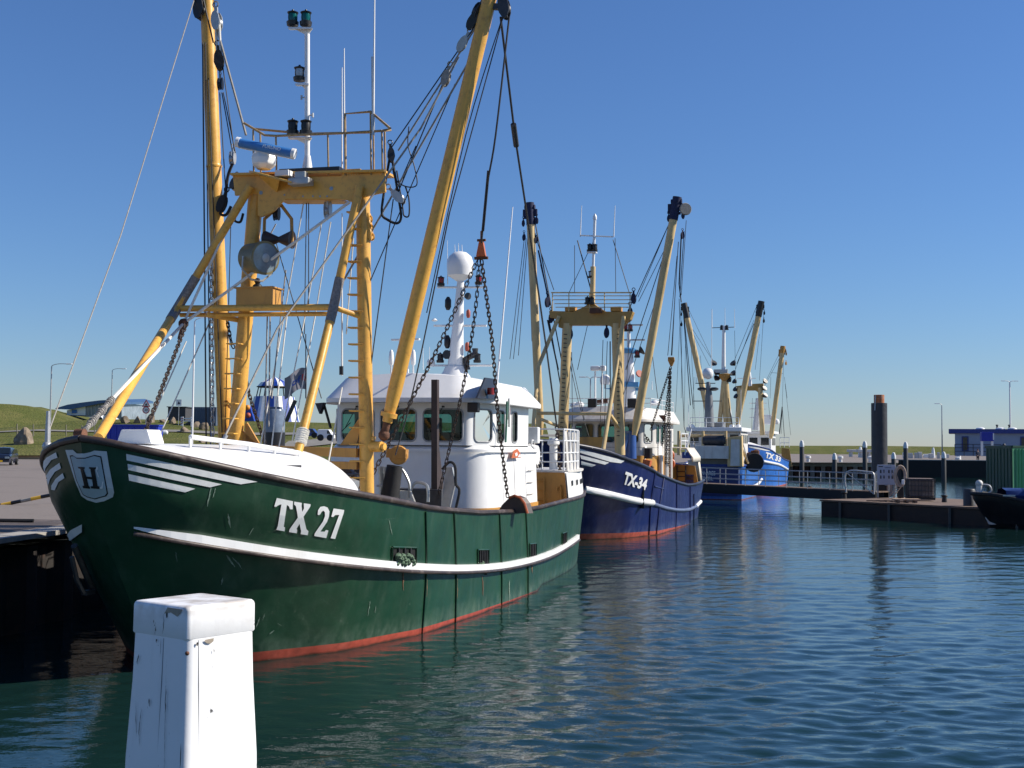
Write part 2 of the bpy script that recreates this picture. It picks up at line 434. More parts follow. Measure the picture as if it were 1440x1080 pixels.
def rounded_outline(pts, r, n=6):
    "closed plan outline with rounded corners; pts = [(u, v, radius)]"
    out = []; m = len(pts)
    for i in range(m):
        p = Vector(pts[i][:2]); a = Vector(pts[i-1][:2]); b = Vector(pts[(i+1) % m][:2]); rr = pts[i][2] if len(pts[i]) > 2 else r
        if rr <= 0: out.append(p); continue
        da = (a-p).normalized(); db = (b-p).normalized(); ang = math.acos(max(-1, min(1, da.dot(db)))); t = min(rr/math.tan(ang/2), (a-p).length*.48, (b-p).length*.48)
        p0 = p+da*t; p1 = p+db*t
        for k in range(n+1):
            s = k/n; out.append(p0*(1-s)**2+p*2*s*(1-s)+p1*s*s)
    return out
class Wall:
    "upright wall over a plan outline, addressed by distance along it"
    def __init__(s, pts, closed=True):
        s.p = pts+[pts[0]] if closed else pts; s.d = [0]
        for a, b in zip(s.p, s.p[1:]): s.d.append(s.d[-1]+(b-a).length)
        s.len = s.d[-1]
        s.sgn = 1
    def pos(s, t, off=0):
        t = max(0, min(s.len, t)); i = 0
        while i < len(s.d)-2 and s.d[i+1] < t: i += 1
        a, b = s.p[i], s.p[i+1]; q = a.lerp(b, (t-s.d[i])/max(1e-6, s.d[i+1]-s.d[i])); d = (b-a).normalized()
        return q+Vector((d.y, -d.x))*off*s.sgn
    def band(s, mb, z0, z1, t0=None, t1=None, lean=0.0, off=0.0):
        t0 = 0 if t0 is None else t0; t1 = s.len if t1 is None else t1
        ts = sorted([t0, t1]+[d for d in s.d if t0+1e-4 < d < t1-1e-4])
        r0 = []; r1 = []
        for t in ts:
            a = s.pos(t, off); b = s.pos(t, off+lean); r0.append(L(a.x, a.y, z0)); r1.append(L(b.x, b.y, z1))
        mb.grid([r0, r1], True)
    def find(s, u, v):
        best = None; q = Vector((u, v))
        for i in range(len(s.p)-1):
            a, b = s.p[i], s.p[i+1]; d = b-a; t = max(0, min(1, (q-a).dot(d)/max(1e-9, d.dot(d)))); e = (a+d*t-q).length
            if best is None or e < best[0]: best = (e, s.d[i]+d.length*t)
        return best[1]
def windowed_wall(W, z0, zs, zh, z1, wins, m, root, framem, name='wheelhouse_wall', fr=.03, rad=.14, panem=None, label=None, frames=True):
    "wall from z0 to z1 with window openings between zs and zh; wins = [(t0, t1)]"
    mb = MB(); W.band(mb, z0, zs); W.band(mb, zh, z1); wins = sorted(wins); t = 0
    for a, b in wins:
        if a > t: W.band(mb, zs, zh, t, a)
        t = b
    W.band(mb, zs, zh, t, W.len)
    wall = mb.build(name, m, root, label, fix=False, sharp=35)
    for a, b in wins:
        def P(t, z, off): q = W.pos(t, off); return L(q.x, q.y, z)
        # rounded frame: fills the corners and stands proud
        def rr(inset, off, n=4):
            ring = []; r = max(.01, min(rad, (b-a)*.3)-inset)
            for (ct, cz, a0) in ((b-inset-r, zh-inset-r, 0), (a+inset+r, zh-inset-r, 90), (a+inset+r, zs+inset+r, 180), (b-inset-r, zs+inset+r, 270)):
                for k in range(n+1):
                    ang = R(a0+90*k/n); ring.append(P(ct+math.cos(ang)*r, cz+math.sin(ang)*r, off))
            return ring
        out = []
        for (ct, cz) in ((b, zh), (a, zh), (a, zs), (b, zs)): out += [P(ct, cz, .004)]*5
        fmb = MB(); fmb.grid([out, rr(0.0, .006)], False, True); ri = rr(0.0, .01)
        win = fmb.build('window', m, root, fix=False)
        g = MB(); g.tube(ri+[ri[0]], fr, 6, caps=False); g.build('window_frame', framem, win)
        pn = rr(.0, -.02); pm = MB(); cen = sum(pn, Vector())/len(pn)
        pm.add([cen]+pn, [(0, i+1, (i+1) % len(pn)+1) for i in range(len(pn))]); pm.build('pane', panem or pane, win)
    return wall
def cap_poly(pts2, z, flip=False):
    return [L(p.x, p.y, z) for p in pts2]
def roof_shell(root, lower, upper, z0, z1, m, camber=.15, name='wheelhouse_roof', lip=.12, um=1.0):
    "lofted roof: flat underside at z0, sloping cheeks up to a cambered top"
    mb = MB(); n = len(lower); cu = sum((p.x for p in upper), 0)/n
    a = cap_poly(lower, z0); b = cap_poly(lower, z0+lip); vm = max(abs(p.y) for p in upper)
    c = [L(p.x, p.y, z1-camber*(p.y/vm)**2) for p in upper]
    mb.grid([a, b], True, True); mb.grid([b, c], True, True)
    mb.prism(a, (0, 0, .01))
    rows = [c]
    for k in (.66, .33, .02): rows.append([L(cu+(p.x-cu)*k, p.y*k, z1+.02-camber*(p.y*k/vm)**2+.05*(1-k)) for p in upper])
    mb.grid(rows, True, True)
    return mb.build(name, m, root, sharp=28)
def handrail(parent, posts, zs, r=.025, m=None, name='railing'):
    "posts: list of foot points; zs: heights of the bars above the foot (top one last)"
    mb = MB()
    for p in posts: mb.tube([p, Vector(p)+Vector((0, 0, zs[-1]))], r, 6)
    for z in zs: mb.tube([Vector(p)+Vector((0, 0, z)) for p in posts], r*.9, 6)
    return mb.build(name, m or clean, parent)
def whip(parent, a, b, r=.016, m=None): return MB().tube([a, Vector(a).lerp(Vector(b), .5), b], r, 6, r2=r*.5).build('whip_antenna', m or clean, parent)
def hull_rail_px(S, bvh, px, off=.0):
    out = []
    for x, y in px:
        q = ground_fit(bvh, S, x, y, off)
        if q is not None: out.append(q)
    return out
def solve_z(S, px, vt):
    tab = []
    for x, y in px:
        v = 2.5
        for i in range(400): v = .93*v+.07*lerp_tab(vt, S.V(x, y, v).x)
        q = S.V(x, y, v); tab.append((q.x, q.z))
    return tab

# ================================================================== green trawler TX 27
S = Ship((-6.31, 22.29, 0), 16)
T27 = S.root('fishing_trawler')
tag(T27, 'green fishing trawler TX 27 with yellow masts moored nearest at the quay', 'fishing boat', 'fishing trawlers moored in a row')
vt = smooth_tab([(-2.3, 0), (-2.15, .5), (-1.85, .95), (-1.4, 1.36), (-.7, 1.85), (.2, 2.35), (1.2, 2.8), (2.4, 3.14), (4, 3.34), (6, 3.4), (14, 3.4), (18, 3.28), (21, 3.02), (23, 2.62)], 3)
ztab = solve_z(S, [(178, 630), (250, 645), (360, 669), (440, 685), (508, 697), (600, 715), (660, 722), (700, 722), (740, 719), (790, 706), (822, 695)], vt)
ztab = [(-2.3, 4.05)]+[q for q in ztab if q[0] > -2.1]+[(25, 2.45)]
print('z table', [(round(a, 2), round(b, 2)) for a, b in ztab])
G = []
for u, v in vt: G.append((u, max(v, 0), lerp_tab(ztab, u)))
for i in range(1, 9):
    a = i/8*math.pi/2; G.append((23+1.5*math.sin(a), 2.62*math.cos(a)**.75 if i < 8 else 0.0, 2.42))
WL27 = [(.05, 0), (.3, .35), (.6, .72), (1.33, 1.38), (2.86, 2.34), (5.3, 3.05), (7.6, 3.2), (10, 3.33), (14.75, 3.33), (18.85, 3.05), (23.6, 2.42), (26, 1.8)]
green = hullmat('green hull paint', (.011, .050, .024), (.42, .075, .045), .21, -.0135, scuff=(.19, .25, .19), amt=.13)
hull27, B27, top, tops = make_hull(G, WL27, 2.35, green, T27, -2.3)
rail_along([p+Vector((0, 0, .02)) for p in top], [p+Vector((0, 0, .02)) for p in tops], .062, caprail, T27)
def vg(u): return lerp_tab(vt, u)
def zg(u): return lerp_tab(ztab, u)

# whaleback
rows = []; NW = 24
for i in range(31):
    s_ = i/30; row = []
    for k in range(-NW, NW+1):
        w = k/NW; ue = 4.7-2.6*abs(w)**2.2; u0 = -2.12+.0*abs(w)
        u = u0+(ue-u0)*s_; v = w*max(0.02, vg(u)-.12); ze = zg(u)-.10; zc = max(ze+.02, lerp_tab([(-2.2, 3.93), (-1, 3.98), (0, 4.0), (3, 3.98), (5, 3.92)], u))
        z = ze+(zc-ze)*(1-abs(w)**2.3); 
        if s_ > .9: z -= .25*((s_-.9)/.1)**2*(1-abs(w)**2)
        row.append(L(u, v, z))
    rows.append(row)
rows.append([Vector((p.x, p.y*.84, 1.5)) for p in rows[-1]])
mb = MB(); mb.grid(rows, True); mb.build('whaleback', white, T27, sharp=50)
# fittings on the whaleback
h = S.V(212, 618, 0); mb = MB(); zb = 3.95
mb.prism([S.U(x, y, -.95) for x, y in ((163, 624), (170, 604), (207, 604), (213, 624))], (.42, .0, 0)); mb.build('hatch_cover', clean, T27, bevel=.02)
pr = [S.U(215, 618, -.6), S.U(300, 632, 1.2), S.U(382, 646, 2.6)]
pr = [L(-.2, .75, 4.12), L(1.2, 1.15, 4.0), L(2.6, 1.5, 3.84)]
mb = MB(); mb.tube(pr, .045, 8)
for q in pr+[pr[0].lerp(pr[1], .5), pr[1].lerp(pr[2], .5)]: mb.tube([q, q-Vector((0, 0, .35))], .03, 6)
mb.build('pipe_rail', clean, T27)
mb = MB(); mb.prism([L(1.0, 1.7, 3.5), L(1.75, 1.9, 3.45), L(1.75, 1.9, 3.62), L(1.25, 1.75, 3.62)], L(0, .06, 0)-L(0, 0, 0)); mb.build('shackle_plate', dsteel, T27)
mb = MB(); e_ = S.U(113, 610, -1.9); mb.tube([e_-Vector((0, 0, .25)), e_], .05, 10); mb.tube([e_+Vector((0, .08, 0)), e_-Vector((0, .08, 0))], .085, 10); mb.build('bow_roller', rust, T27)
mb = MB(); mb.lathe([(.045, 0), (.05, .06), (.015, .13)], S.U(105, 617, -1.9)-Vector((0, 0, .05)), 10); mb.build('mushroom_vent', clean, T27)

# rubbing strake: white flat with a dark half round below
pxs = [(188, 742), (260, 755), (350, 770), (440, 783), (540, 794), (600, 798), (650, 799), (700, 796), (742, 788), (775, 777), (800, 763), (820, 748), (827, 742)]
pp = hull_rail_px(S, B27, [tuple(p) for p in smooth_tab(pxs, 4)], 0)
up = [p+Vector((0, -.05, 0)) for p in pp]
mb = MB(); r1 = []; 
for i, p in enumerate(pp):
    d = (pp[min(i+1, len(pp)-1)]-pp[max(i-1, 0)]).normalized(); nrm = Vector((d.y, -d.x, 0)).normalized()
    if nrm.y > 0: nrm = -nrm
    h_ = .086 if i > 5 else .086*(.2+.8*i/5)
    o_ = .09 if i > 5 else .09*(.2+.8*i/5)
    r1.append([p-nrm*.05+Vector((0, 0, h_)), p+nrm*o_+Vector((0, 0, h_*.9)), p+nrm*o_-Vector((0, 0, h_*.9)), p-nrm*.05-Vector((0, 0, h_))])
mb.grid(r1, False); mb.build('rubbing_strake', white, T27)
mb = MB(); mb.tube([(a[1]+a[2])/2+Vector((0, 0, -.098)) for a in r1], .04, 8); mb.build('strake_fender', caprail, T27)
# the same on the starboard bow, a short piece
decal(S, B27, [[(117, 736), (117, 747), (106, 755), (93, 766), (92, 758), (101, 744.5)]], .03, 'bow_strake', whitemark, T27, 3)
# upright half rounds along the side
for pts in ([(598, 719), (599, 800), (593, 893)], [(638, 722), (641, 800), (640, 876)], [(702, 723), (705, 800), (705, 857)], [(739, 720), (742, 790), (742, 838)]):
    q = hull_rail_px(S, B27, [tuple(p) for p in smooth_tab(pts, 4)], .015); MB().tube(q, .024, 6).build('side_fender', green, T27)
# painted marks
def cr(x0, y0, k, pts): return [(x0+x/k, y0+y/k) for x, y in pts]
for p in ([(710, 632), (1446, 789), (1352, 803), (1100, 752), (712, 668)], [(718, 688), (1247, 803), (1180, 820), (980, 780), (720, 722)], [(722, 745), (1097, 828), (1040, 848), (900, 820), (726, 782)]):
    decal(S, B27, [cr(0, 480, 4, p)], .015, 'bow_stripe', whitemark, T27)
for p in ([(350, 560), (400, 500), (478, 455), (492, 500), (440, 520), (390, 590), (375, 650), (355, 655)], [(385, 670), (430, 600), (508, 543), (522, 590), (470, 620), (430, 680), (412, 735), (380, 715)], [(440, 735), (475, 680), (535, 630), (550, 672), (500, 705), (468, 775), (440, 770)]): decal(S, B27, [cr(0, 560, 6, p)], .015, 'bow_stripe', whitemark, T27, maxlen=4)
shield_m = mat('shield paint', (.55, .60, .61), .5, .08, 3); shield_i = mat('shield field', (.36, .46, .50), .5, .12, 3)
sh = [(557, 435), (620, 434), (655, 465), (710, 465), (760, 455), (800, 440), (903, 447), (920, 560), (965, 790), (955, 830), (880, 865), (812, 878), (740, 855), (690, 820), (640, 700)]
decal(S, B27, [cr(0, 560, 6, sh)], .015, 'shield', shield_m, T27)
si = [(595, 482), (620, 477), (650, 500), (720, 500), (780, 482), (800, 476), (858, 488), (885, 640), (915, 800), (900, 822), (850, 835), (805, 848), (745, 832), (705, 810), (650, 690)]
cx_, cy_ = 755, 660
decal(S, B27, [cr(0, 560, 6, si)], .02, 'shield_outline', blackm, T27)
decal(S, B27, [cr(0, 560, 6, [(cx_+(x-cx_)*.93, cy_+(y-cy_)*.95) for x, y in si])], .025, 'shield_field', shield_i, T27)
Hh = [[(668, 575), (720, 577), (722, 590), (712, 592), (735, 655), (780, 660), (768, 592), (758, 590), (757, 578), (815, 580), (816, 596), (805, 597), (830, 735), (845, 740), (845, 757), (775, 752), (772, 738), (790, 735), (783, 680), (740, 675), (755, 735), (765, 740), (765, 755), (712, 750), (708, 735), (722, 732), (690, 592), (676, 590)]]
decal(S, B27, [cr(0, 560, 6, Hh[0])], .032, 'shield_letter', blackm, T27, maxlen=3)
lit = [[(822, 570), (832, 575), (833, 600), (822, 602), (842, 660), (833, 662), (812, 600)], [(868, 697), (878, 700), (872, 755), (848, 757), (850, 745), (862, 742)]]
for p in lit: decal(S, B27, [cr(0, 560, 6, p)], .032, 'letter_edge', whitemark, T27, maxlen=3)
TX = [[(200, 215), (445, 265), (440, 388), (400, 385), (385, 345), (352, 320), (305, 650), (325, 660), (318, 718), (192, 695), (215, 640), (270, 310), (225, 325), (190, 350), (160, 345)],
      [(465, 270), (580, 290), (575, 340), (585, 425), (612, 375), (608, 295), (713, 310), (708, 345), (605, 500), (650, 690), (680, 715), (668, 778), (558, 762), (570, 720), (545, 605), (500, 680), (510, 700), (503, 748), (385, 730), (395, 685), (520, 510), (490, 340), (462, 315)],
      [(840, 475), (818, 470), (825, 400), (860, 350), (915, 340), (970, 360), (998, 420), (990, 500), (960, 580), (862, 722), (925, 725), (945, 698), (982, 705), (950, 822), (768, 790), (775, 750), (900, 570), (930, 490), (928, 430), (905, 408), (880, 425), (860, 460)],
      [(1060, 375), (1222, 398), (1215, 440), (1085, 835), (1015, 825), (1145, 472), (1085, 475), (1055, 505), (1025, 500)]]
for p in TX: decal(S, B27, [cr(370, 680, 10.8, p)], .018, 'registration_letter', whitemark, T27)
# freeing ports with bars
scup = mat('port recess', (.006, .007, .007), .8)
def port(px, bars_n, label=None):
    o = decal(S, B27, [px], .012, 'freeing_port', scup, T27, label=label)
    (x0, y0), (x1, y1), (x2, y2), (x3, y3) = px[0], px[1], px[2], px[3]
    if bars_n:
        m_ = MB()
        for i in range(bars_n):
            t = (i+1)/(bars_n+1); a = ground_fit(B27, S, x0+(x1-x0)*t, y0+(y1-y0)*t, .03); b = ground_fit(B27, S, x3+(x2-x3)*t, y3+(y2-y3)*t, .03)
            m_.tube([a, b], .02, 5)
        m_.build('port_bar', dsteel, o)
    ring = [ground_fit(B27, S, x, y, .02) for x, y in px]; MB().tube(ring+[ring[0]], .022, 5).build('port_rim', green, o)
port([(551, 769), (584, 770), (584, 794), (550, 793)], 3)
port([(671, 773), (686, 773), (686, 800), (671, 797)], 5); port([(744, 765), (753, 764), (753, 784), (744, 786)], 3); port([(790, 750), (796, 748), (796, 765), (790, 767)], 2)
decal(S, B27, [[(681, 801), (684, 801), (684, 809), (681, 808)]], .02, 'drain', scup, T27)
mb = MB(); c = ground_fit(B27, S, 567, 786, .05)
for i in range(26):
    a = random.random()*6.28; q = ground_fit(B27, S, 567+random.uniform(-13, 12), 787+random.uniform(-7, 7), .05)
    mb.ball(q, random.uniform(.05, .09), 8, (1, 1, .8))
mb.build('net_bundle', net, T27); mb = MB()
for i in range(10): mb.ball(ground_fit(B27, S, 673+random.uniform(0, 6), 795+random.uniform(-4, 3), .03), .05, 8)
mb.build('net_end', net, T27)

# rubs and scrapes left by the quay and by gear
smm = mat('scraped paint', (.17, .23, .18), .6, .5, 14); rs_ = mat('rust weep', (.14, .075, .04), .8, .4, 9)
random.seed(31)
def smear(x0, y0, x1, y1, w, m_=None):
    n = 7; a = []; b_ = []
    for i in range(n+1):
        t = i/n; ww = w*math.sin(math.pi*(.12+.8*t))*random.uniform(.4, 1); x = x0+(x1-x0)*t+random.uniform(-.4, .4); y = y0+(y1-y0)*t; a.append((x-ww, y)); b_.append((x+ww, y))
    decal(S, B27, [a+b_[::-1]], .010, 'scrape' if m_ is None else 'rust_streak', m_ or smm, T27, 6)
for q in ((297, 684, 291, 712, 1.6), (303, 686, 299, 700, .9), (320, 722, 324, 742, 1.8), (318, 780, 330, 797, 2.0), (326, 783, 337, 795, 1.3), (334, 790, 340, 800, 1.0), (247, 776, 249, 790, .8), (313, 812, 311, 822, 1.6), (350, 752, 356, 742, 1.2), (365, 868, 360, 882, 1.2), (372, 862, 369, 872, .8), (385, 886, 378, 892, 1.5), (390, 876, 396, 880, .8), (520, 845, 517, 866, .6), (528, 852, 527, 862, .5), (546, 730, 551, 752, .6), (533, 731, 560, 728, .6)): smear(*q)
for q in ((678, 810, 679, 838, .9), (748, 787, 748, 806, .7), (566, 797, 567, 830, 1.0), (716, 816, 716, 846, .7), (600, 806, 600, 840, .6), (643, 812, 643, 842, .7)): smear(*q, m_=rs_ if q[0] != 716 else None)
# anchor at the starboard bow
def hp(x, y, o=.12):
    q = ground_fit(B27, S, x, y, o); return q if q is not None else S.V(x, y, -.95)
mb = MB(); a0, a1 = hp(113, 762), hp(129, 826); mb.tube([a0, a1], .06, 8)
a2, a3 = hp(118, 834, .15), hp(141, 825, .15); mb.beam(a2, a3, .12, .08)
mb.tube([hp(101, 783), hp(108, 815), a2], .045, 6); mb.build('anchor', dsteel, T27)
# ---- TX 27 gantry
UG = 5.9
def g(x, y, u=None): return S.U(x, y, UG if u is None else u)
gan = empty('gantry'); gan.parent = T27
def cylpx(a, b, r, name, m=yellow, parent=None, n=14, r2=None): return MB().tube([a, b], r, n, r2=r2).build(name, m, parent or gan)
def ground_leg(p): return Vector((p.x, p.y, 1.4))
lp0, lp1 = g(516, 690), g(510, 262); ls0, ls1 = g(329, 640), g(361, 262)
legP = cylpx(lp0+(lp0-lp1)*.18, lp1, .158, 'gantry_leg'); legS = cylpx(ls0+(ls0-ls1)*.3, ls1, .172, 'gantry_leg')
# rungs
def rungs(leg, a, b, n, side, m=yellow, w=.32):
    for i in range(n):
        mb = MB(); p = Vector(a).lerp(Vector(b), i/(n-1)); q = p+side*w
        f = Vector((-.16, 0, 0))
        mb.tube([p+f*0, q, q+Vector((.0, 0, .0))], .02, 5); mb.tube([p+f, q+f], .02, 5); mb.tube([q, q+f], .02, 5); mb.build('rung', m, leg)
rungs(legP, g(512, 300), g(517, 672), 17, Vector((-.1, .33, 0)).normalized())
def hoops(leg, a, b, n):
    for i in range(n):
        mb = MB(); p = Vector(a).lerp(Vector(b), i/(n-1)); r = .15
        mb.tube([p+Vector((-.17, -r, 0)), p+Vector((-.36, -r, 0)), p+Vector((-.36, r, 0)), p+Vector((-.17, r, 0))], .018, 5); mb.build('rung', yellow, leg)
hoops(legS, g(338, 485), g(331, 610), 7)
# girder
def plate(pts, thick, name, m=yellow, parent=None, u=UG, bev=.012):
    P = [S.U(x, y, u) for x, y in pts]; mb = MB(); mb.prism(P, Vector((thick, 0, 0))); return mb.build(name, m, parent or gan, bevel=bev)
plate([(327, 245), (396, 244), (398, 249), (480, 247), (481, 238), (507, 237), (508, 244), (541, 242), (542, 270), (520, 275), (499, 280), (494, 284), (486, 281), (470, 280), (400, 280), (385, 297), (368, 305), (362, 303), (362, 272), (330, 275)], .07, 'girder', u=UG-.2)
plate([(327, 247), (541, 243), (541, 262), (327, 268)], .07, 'girder_back', u=UG+.35)
a, b = g(327, 246, UG-.2), g(542, 241, UG-.2)
mb = MB(); mb.beam((a+b)/2+Vector((.25, 0, .0))+(a-b)*.5, (a+b)/2+Vector((.25, 0, 0))+(b-a)*.5, .72, .05); mb.beam(g(398, 283, UG+.1), g(486, 283, UG+.1), .5, .04); mb.build('girder_deck', yellow, gan)
mb = MB(); mb.beam(g(396, 242.5, UG-.1), g(480, 238.5, UG-.1), .25, .10); mb.build('cable_tray', blackm, gan)
mb = MB(); mb.prism([g(356, 243, UG-.75), g(410, 258, UG-.75), g(410, 256, UG-.25), g(350, 242, UG-.25)], (0, 0, .04)); mb.prism([g(362, 246, UG-.2), g(388, 270, UG-.2), g(392, 252, UG-.6)], (0, -.03, 0)); mb.build('radar_bracket', yellow, gan)
mb = MB()
for i in range(10):
    q = g(489+(i % 5)*3.6, 241+(i//5)*4, UG-.21); mb.lathe([(.012, 0), (.012, .02)], q, 8, (-1, 0, 0))
mb.build('bolt', cream, gan)
mb = MB()
for x, y in ((367, 271), (466, 265), (400, 274), (426, 276), (440, 276), (450, 276), (460, 276)): mb.lathe([(.045 if x < 468 and x in (367, 466) else .02, 0), (.045 if x in (367, 466) else .02, .004)], g(x, y, UG-.205), 10, (-1, 0, 0))
mb.build('lightening_hole', mat('hole sky', (.25, .35, .45), .9), gan)
# forestays
fP0, fP1, fP2 = g(506, 262, UG-.3), S.V(469, 432, .95), L(2.85, 1.05, 3.72)
fP2 = S.V(418, 640, 1.0); fS0 = g(352, 262, UG-.3); fS2 = S.V(138, 616, -.9)
print('forestay feet', fP0, fP1, fP2, fS0, fS2)
fS1 = S.U(249, 434, fP1.x)
for A, Bm, Cc, y0, y1 in ((fP0, fP1, fP2, .42, .66), (fS0, fS1, fS2, .50, .70)):
    st = MB().tube([A, Bm], .095, 12).tube([Bm, Cc], .095, 12).build('forestay_strut', yellow, gan)
    d = Bm-A; e = Cc-Bm; MB().tube([A+d*(.76 if A is fP0 else .74), Bm, Bm+e*.11], .108, 12).build('rope_wrapping', mat('canvas wrap', (.22, .20, .19), .9, .35, 18, bump=.02, bscale=22), st)
xb = MB(); xb.tube([fS1, fP1], .075, 10); xb.tube([fS1+Vector((.15, .0, -.13)), fP1+Vector((.15, 0, -.13))], .05, 8); xb.build('crossbar', yellow, gan)
MB().tube([S.U(290, 442, fP1.x), g(335, 450)], .06, 8).build('crossbar_strut', yellow, gan); MB().tube([fP1, g(512, 447)], .06, 8).build('crossbar_strut', yellow, gan)
mb = MB(); q = fP2; 
for i in range(7): mb.lathe([(.11+.01*(i % 2), 0), (.14, .025), (.11, .05)], q+(fP1-fP2).normalized()*(.25+i*.05), 10, (fP1-fP2))
mb.build('rope_lashing', whiterope, gan)
# lower cross beams between the legs
mb = MB(); mb.beam(g(352, 632), g(505, 637), .34, .2); mb.beam(g(352, 650), g(505, 655), .3, .16)
mb.prism([g(344, 597), g(346, 625), g(364, 623), g(347, 594)], (.06, 0, 0)); mb.prism([g(335, 600), g(362, 625), g(335, 628)], (.06, 0, 0)); mb.prism([g(505, 588), g(506, 625), g(478, 626)], (.06, 0, 0)); mb.build('lower_beam', ochre, gan)
mb = MB(); e = g(518, 628); mb.tube([e, e+Vector((-.08, -.36, 0))], .12, 14); mb.tube([e+Vector((-.08, -.36, 0)), e+Vector((-.09, -.43, 0))], .08, 12); mb.tube([g(515, 617), g(527, 617)], .06, 8); mb.build('boom_foot_bracket', yellow, gan)
e = g(330, 628); MB().tube([e, e+Vector((-.1, .4, 0))], .12, 14).build('boom_foot_bracket', yellow, gan)
# horn-shaped roller and frames under the girder
q0 = g(373, 337); q1 = g(411, 337); ax = (q1-q0)
MB().lathe([(.2, 0), (.19, .04), (.07, ax.length*.48), (.07, ax.length*.52), (.2, ax.length*.97), (.21, ax.length)], q0, 16, ax).build('fairlead_roller', brown, gan)
MB().tube([g(395, 288), g(372, 308), g(371, 342)], .04, 7).tube([g(395, 288), g(410, 308), g(411, 345)], .04, 7).build('roller_frame', ochre, gan)
block(gan, g(389, 300), (0, 0, -1), .17); block(gan, g(461, 295), (0, 0, -1), .19, steel); block(gan, g(328, 258, UG-.1), (0, .4, -1), .14)
block(gan, g(312, 287), (0, .35, -1), .21, rubber, side=(1, 0, 0)); block(gan, g(560, 277), (0, -.5, -.5), .2, steel, side=(1, 0, 0)); block(gan, g(550, 218), (0, -.1, -1), .17, blackm, side=(1, .5, 0)); block(gan, g(327, 222), (0, 0, -1), .16, steel)
chain(gan, [g(520, 305), g(524, 340)], .14, .05, .02, yellow); MB().beam(g(518, 300), g(522, 338), .06, .14).build('chain_stopper', yellow, gan)
# searchlight on its box
bx0 = g(354, 416); mb = MB(); mb.box(g(364, 418, UG-.35), (.5, .88, .42), bev=.015); mb.box(g(364, 406, UG-.35), (.56, .96, .03)); mb.build('light_box', ochre, gan)
sp = S.U(362, 363, UG-.5); sl_ = empty('searchlight'); sl_.parent = gan; axd = Vector((-.45, -.88, -.08)).normalized()
olive = mat('olive enamel', (.18, .15, .07), .4, .1, 4)
MB().lathe([(.0, -.42), (.2, -.38), (.33, -.28), (.35, .0), (.35, .24), (.38, .25), (.38, .31), (.345, .31)], sp, 26, axd).build('lamp_housing', olive, sl_)
MB().lathe([(.33, .312), (.2, .318), (.0, .32)], sp, 26, axd).build('lamp_glass', mat('lamp glass', (.18, .24, .28), .06, .3, 3), sl_)
MB().lathe([(.10, .322), (.07, .33), (.0, .335)], sp, 18, axd).build('bulb_shield', steel, sl_)
sd_ = axd.cross(Vector((0, 0, 1))).normalized()
MB().tube([sp+sd_*.38, sp+sd_*.4+Vector((0, 0, -.3)), sp+sd_*.15+Vector((0, 0, -.5)), sp-sd_*.15+Vector((0, 0, -.5)), sp-sd_*.4+Vector((0, 0, -.3)), sp-sd_*.38], .025, 6).build('yoke', steel, sl_)
MB().lathe([(.12, 0), (.1, .06), (.05, .1), (.08, .16), (.04, .22)], S.U(362, 405, UG-.4), 12).build('pedestal', blackm, sl_)
# platform railing on top of the girder
pr_ = mat('worn rail paint', (.36, .24, .11), .6, .3, 8, stain=(.10, .06, .04), stain_amt=.7, sscale=6)
def rl(pts, r=.028, name='platform_rail', m=None): return MB().tube([Vector(p) for p in pts], r, 7).build(name, m or pr_, gan)
uf = UG-.2; ub = UG+.6
rl([g(343, 173, uf), g(372, 190, uf), g(388, 191, uf), g(487, 187, uf), g(536, 184, uf), g(549, 183, ub)]); rl([g(356, 181, ub), g(430, 188, ub), g(520, 186, ub)])
rl([g(486, 247, uf), g(485, 160, uf), g(521, 157, uf), g(549, 181, uf), g(538, 184, uf)], .03)
for x, y, u in ((356, 183, uf), (388, 191, uf), (461, 189, uf), (521, 158, uf), (537, 184, uf), (541, 183, ub), (525, 178, ub), (366, 187, ub)):
    rl([g(x, y, u), g(x+1, 246, u)], .022, 'rail_post')
# radar
rd = empty('radar'); rd.parent = gan; rc = g(371, 238, UG-.5)
MB().lathe([(.16, 0), (.27, .1), (.29, .24), (.26, .34), (.15, .4)], rc, 8, smooth=False).build('radar_gearbox', clean, rd, bevel=.02)
mb = MB(); q0 = g(335, 200, UG-.85); q1 = g(413, 216, UG-.65); ax = (q1-q0).normalized()
mb.tube([q0+ax*.02, q1-ax*.02], .1, 14); mb.build('scanner_bar', mat('scanner blue', (.05, .20, .50), .4, .08, 4), rd, bevel=0)
MB().tube([q0-ax*.04, q0+ax*.04], .115, 14).tube([q1-ax*.04, q1+ax*.04], .115, 14).beam(q0+Vector((.05, 0, -.02)), q1+Vector((.05, 0, -.02)), .06, .2).build('scanner_back', clean, rd)
MB().lathe([(.09, 0), (.09, .1)], rc+Vector((0, 0, .4)), 12).build('scanner_neck', clean, rd)
n_ = Vector((-1, -.05, .25)).normalized(); tdir = (q1-q0).normalized(); upd = tdir.cross(n_).normalized(); upd = upd if upd.z > 0 else -upd
mid = q0.lerp(q1, .48); text_on('FURUNO', mid-tdir*.0+n_*.104-upd*.045, tdir*.42, upd*.085, 'scanner_lettering', clean, rd, .02)
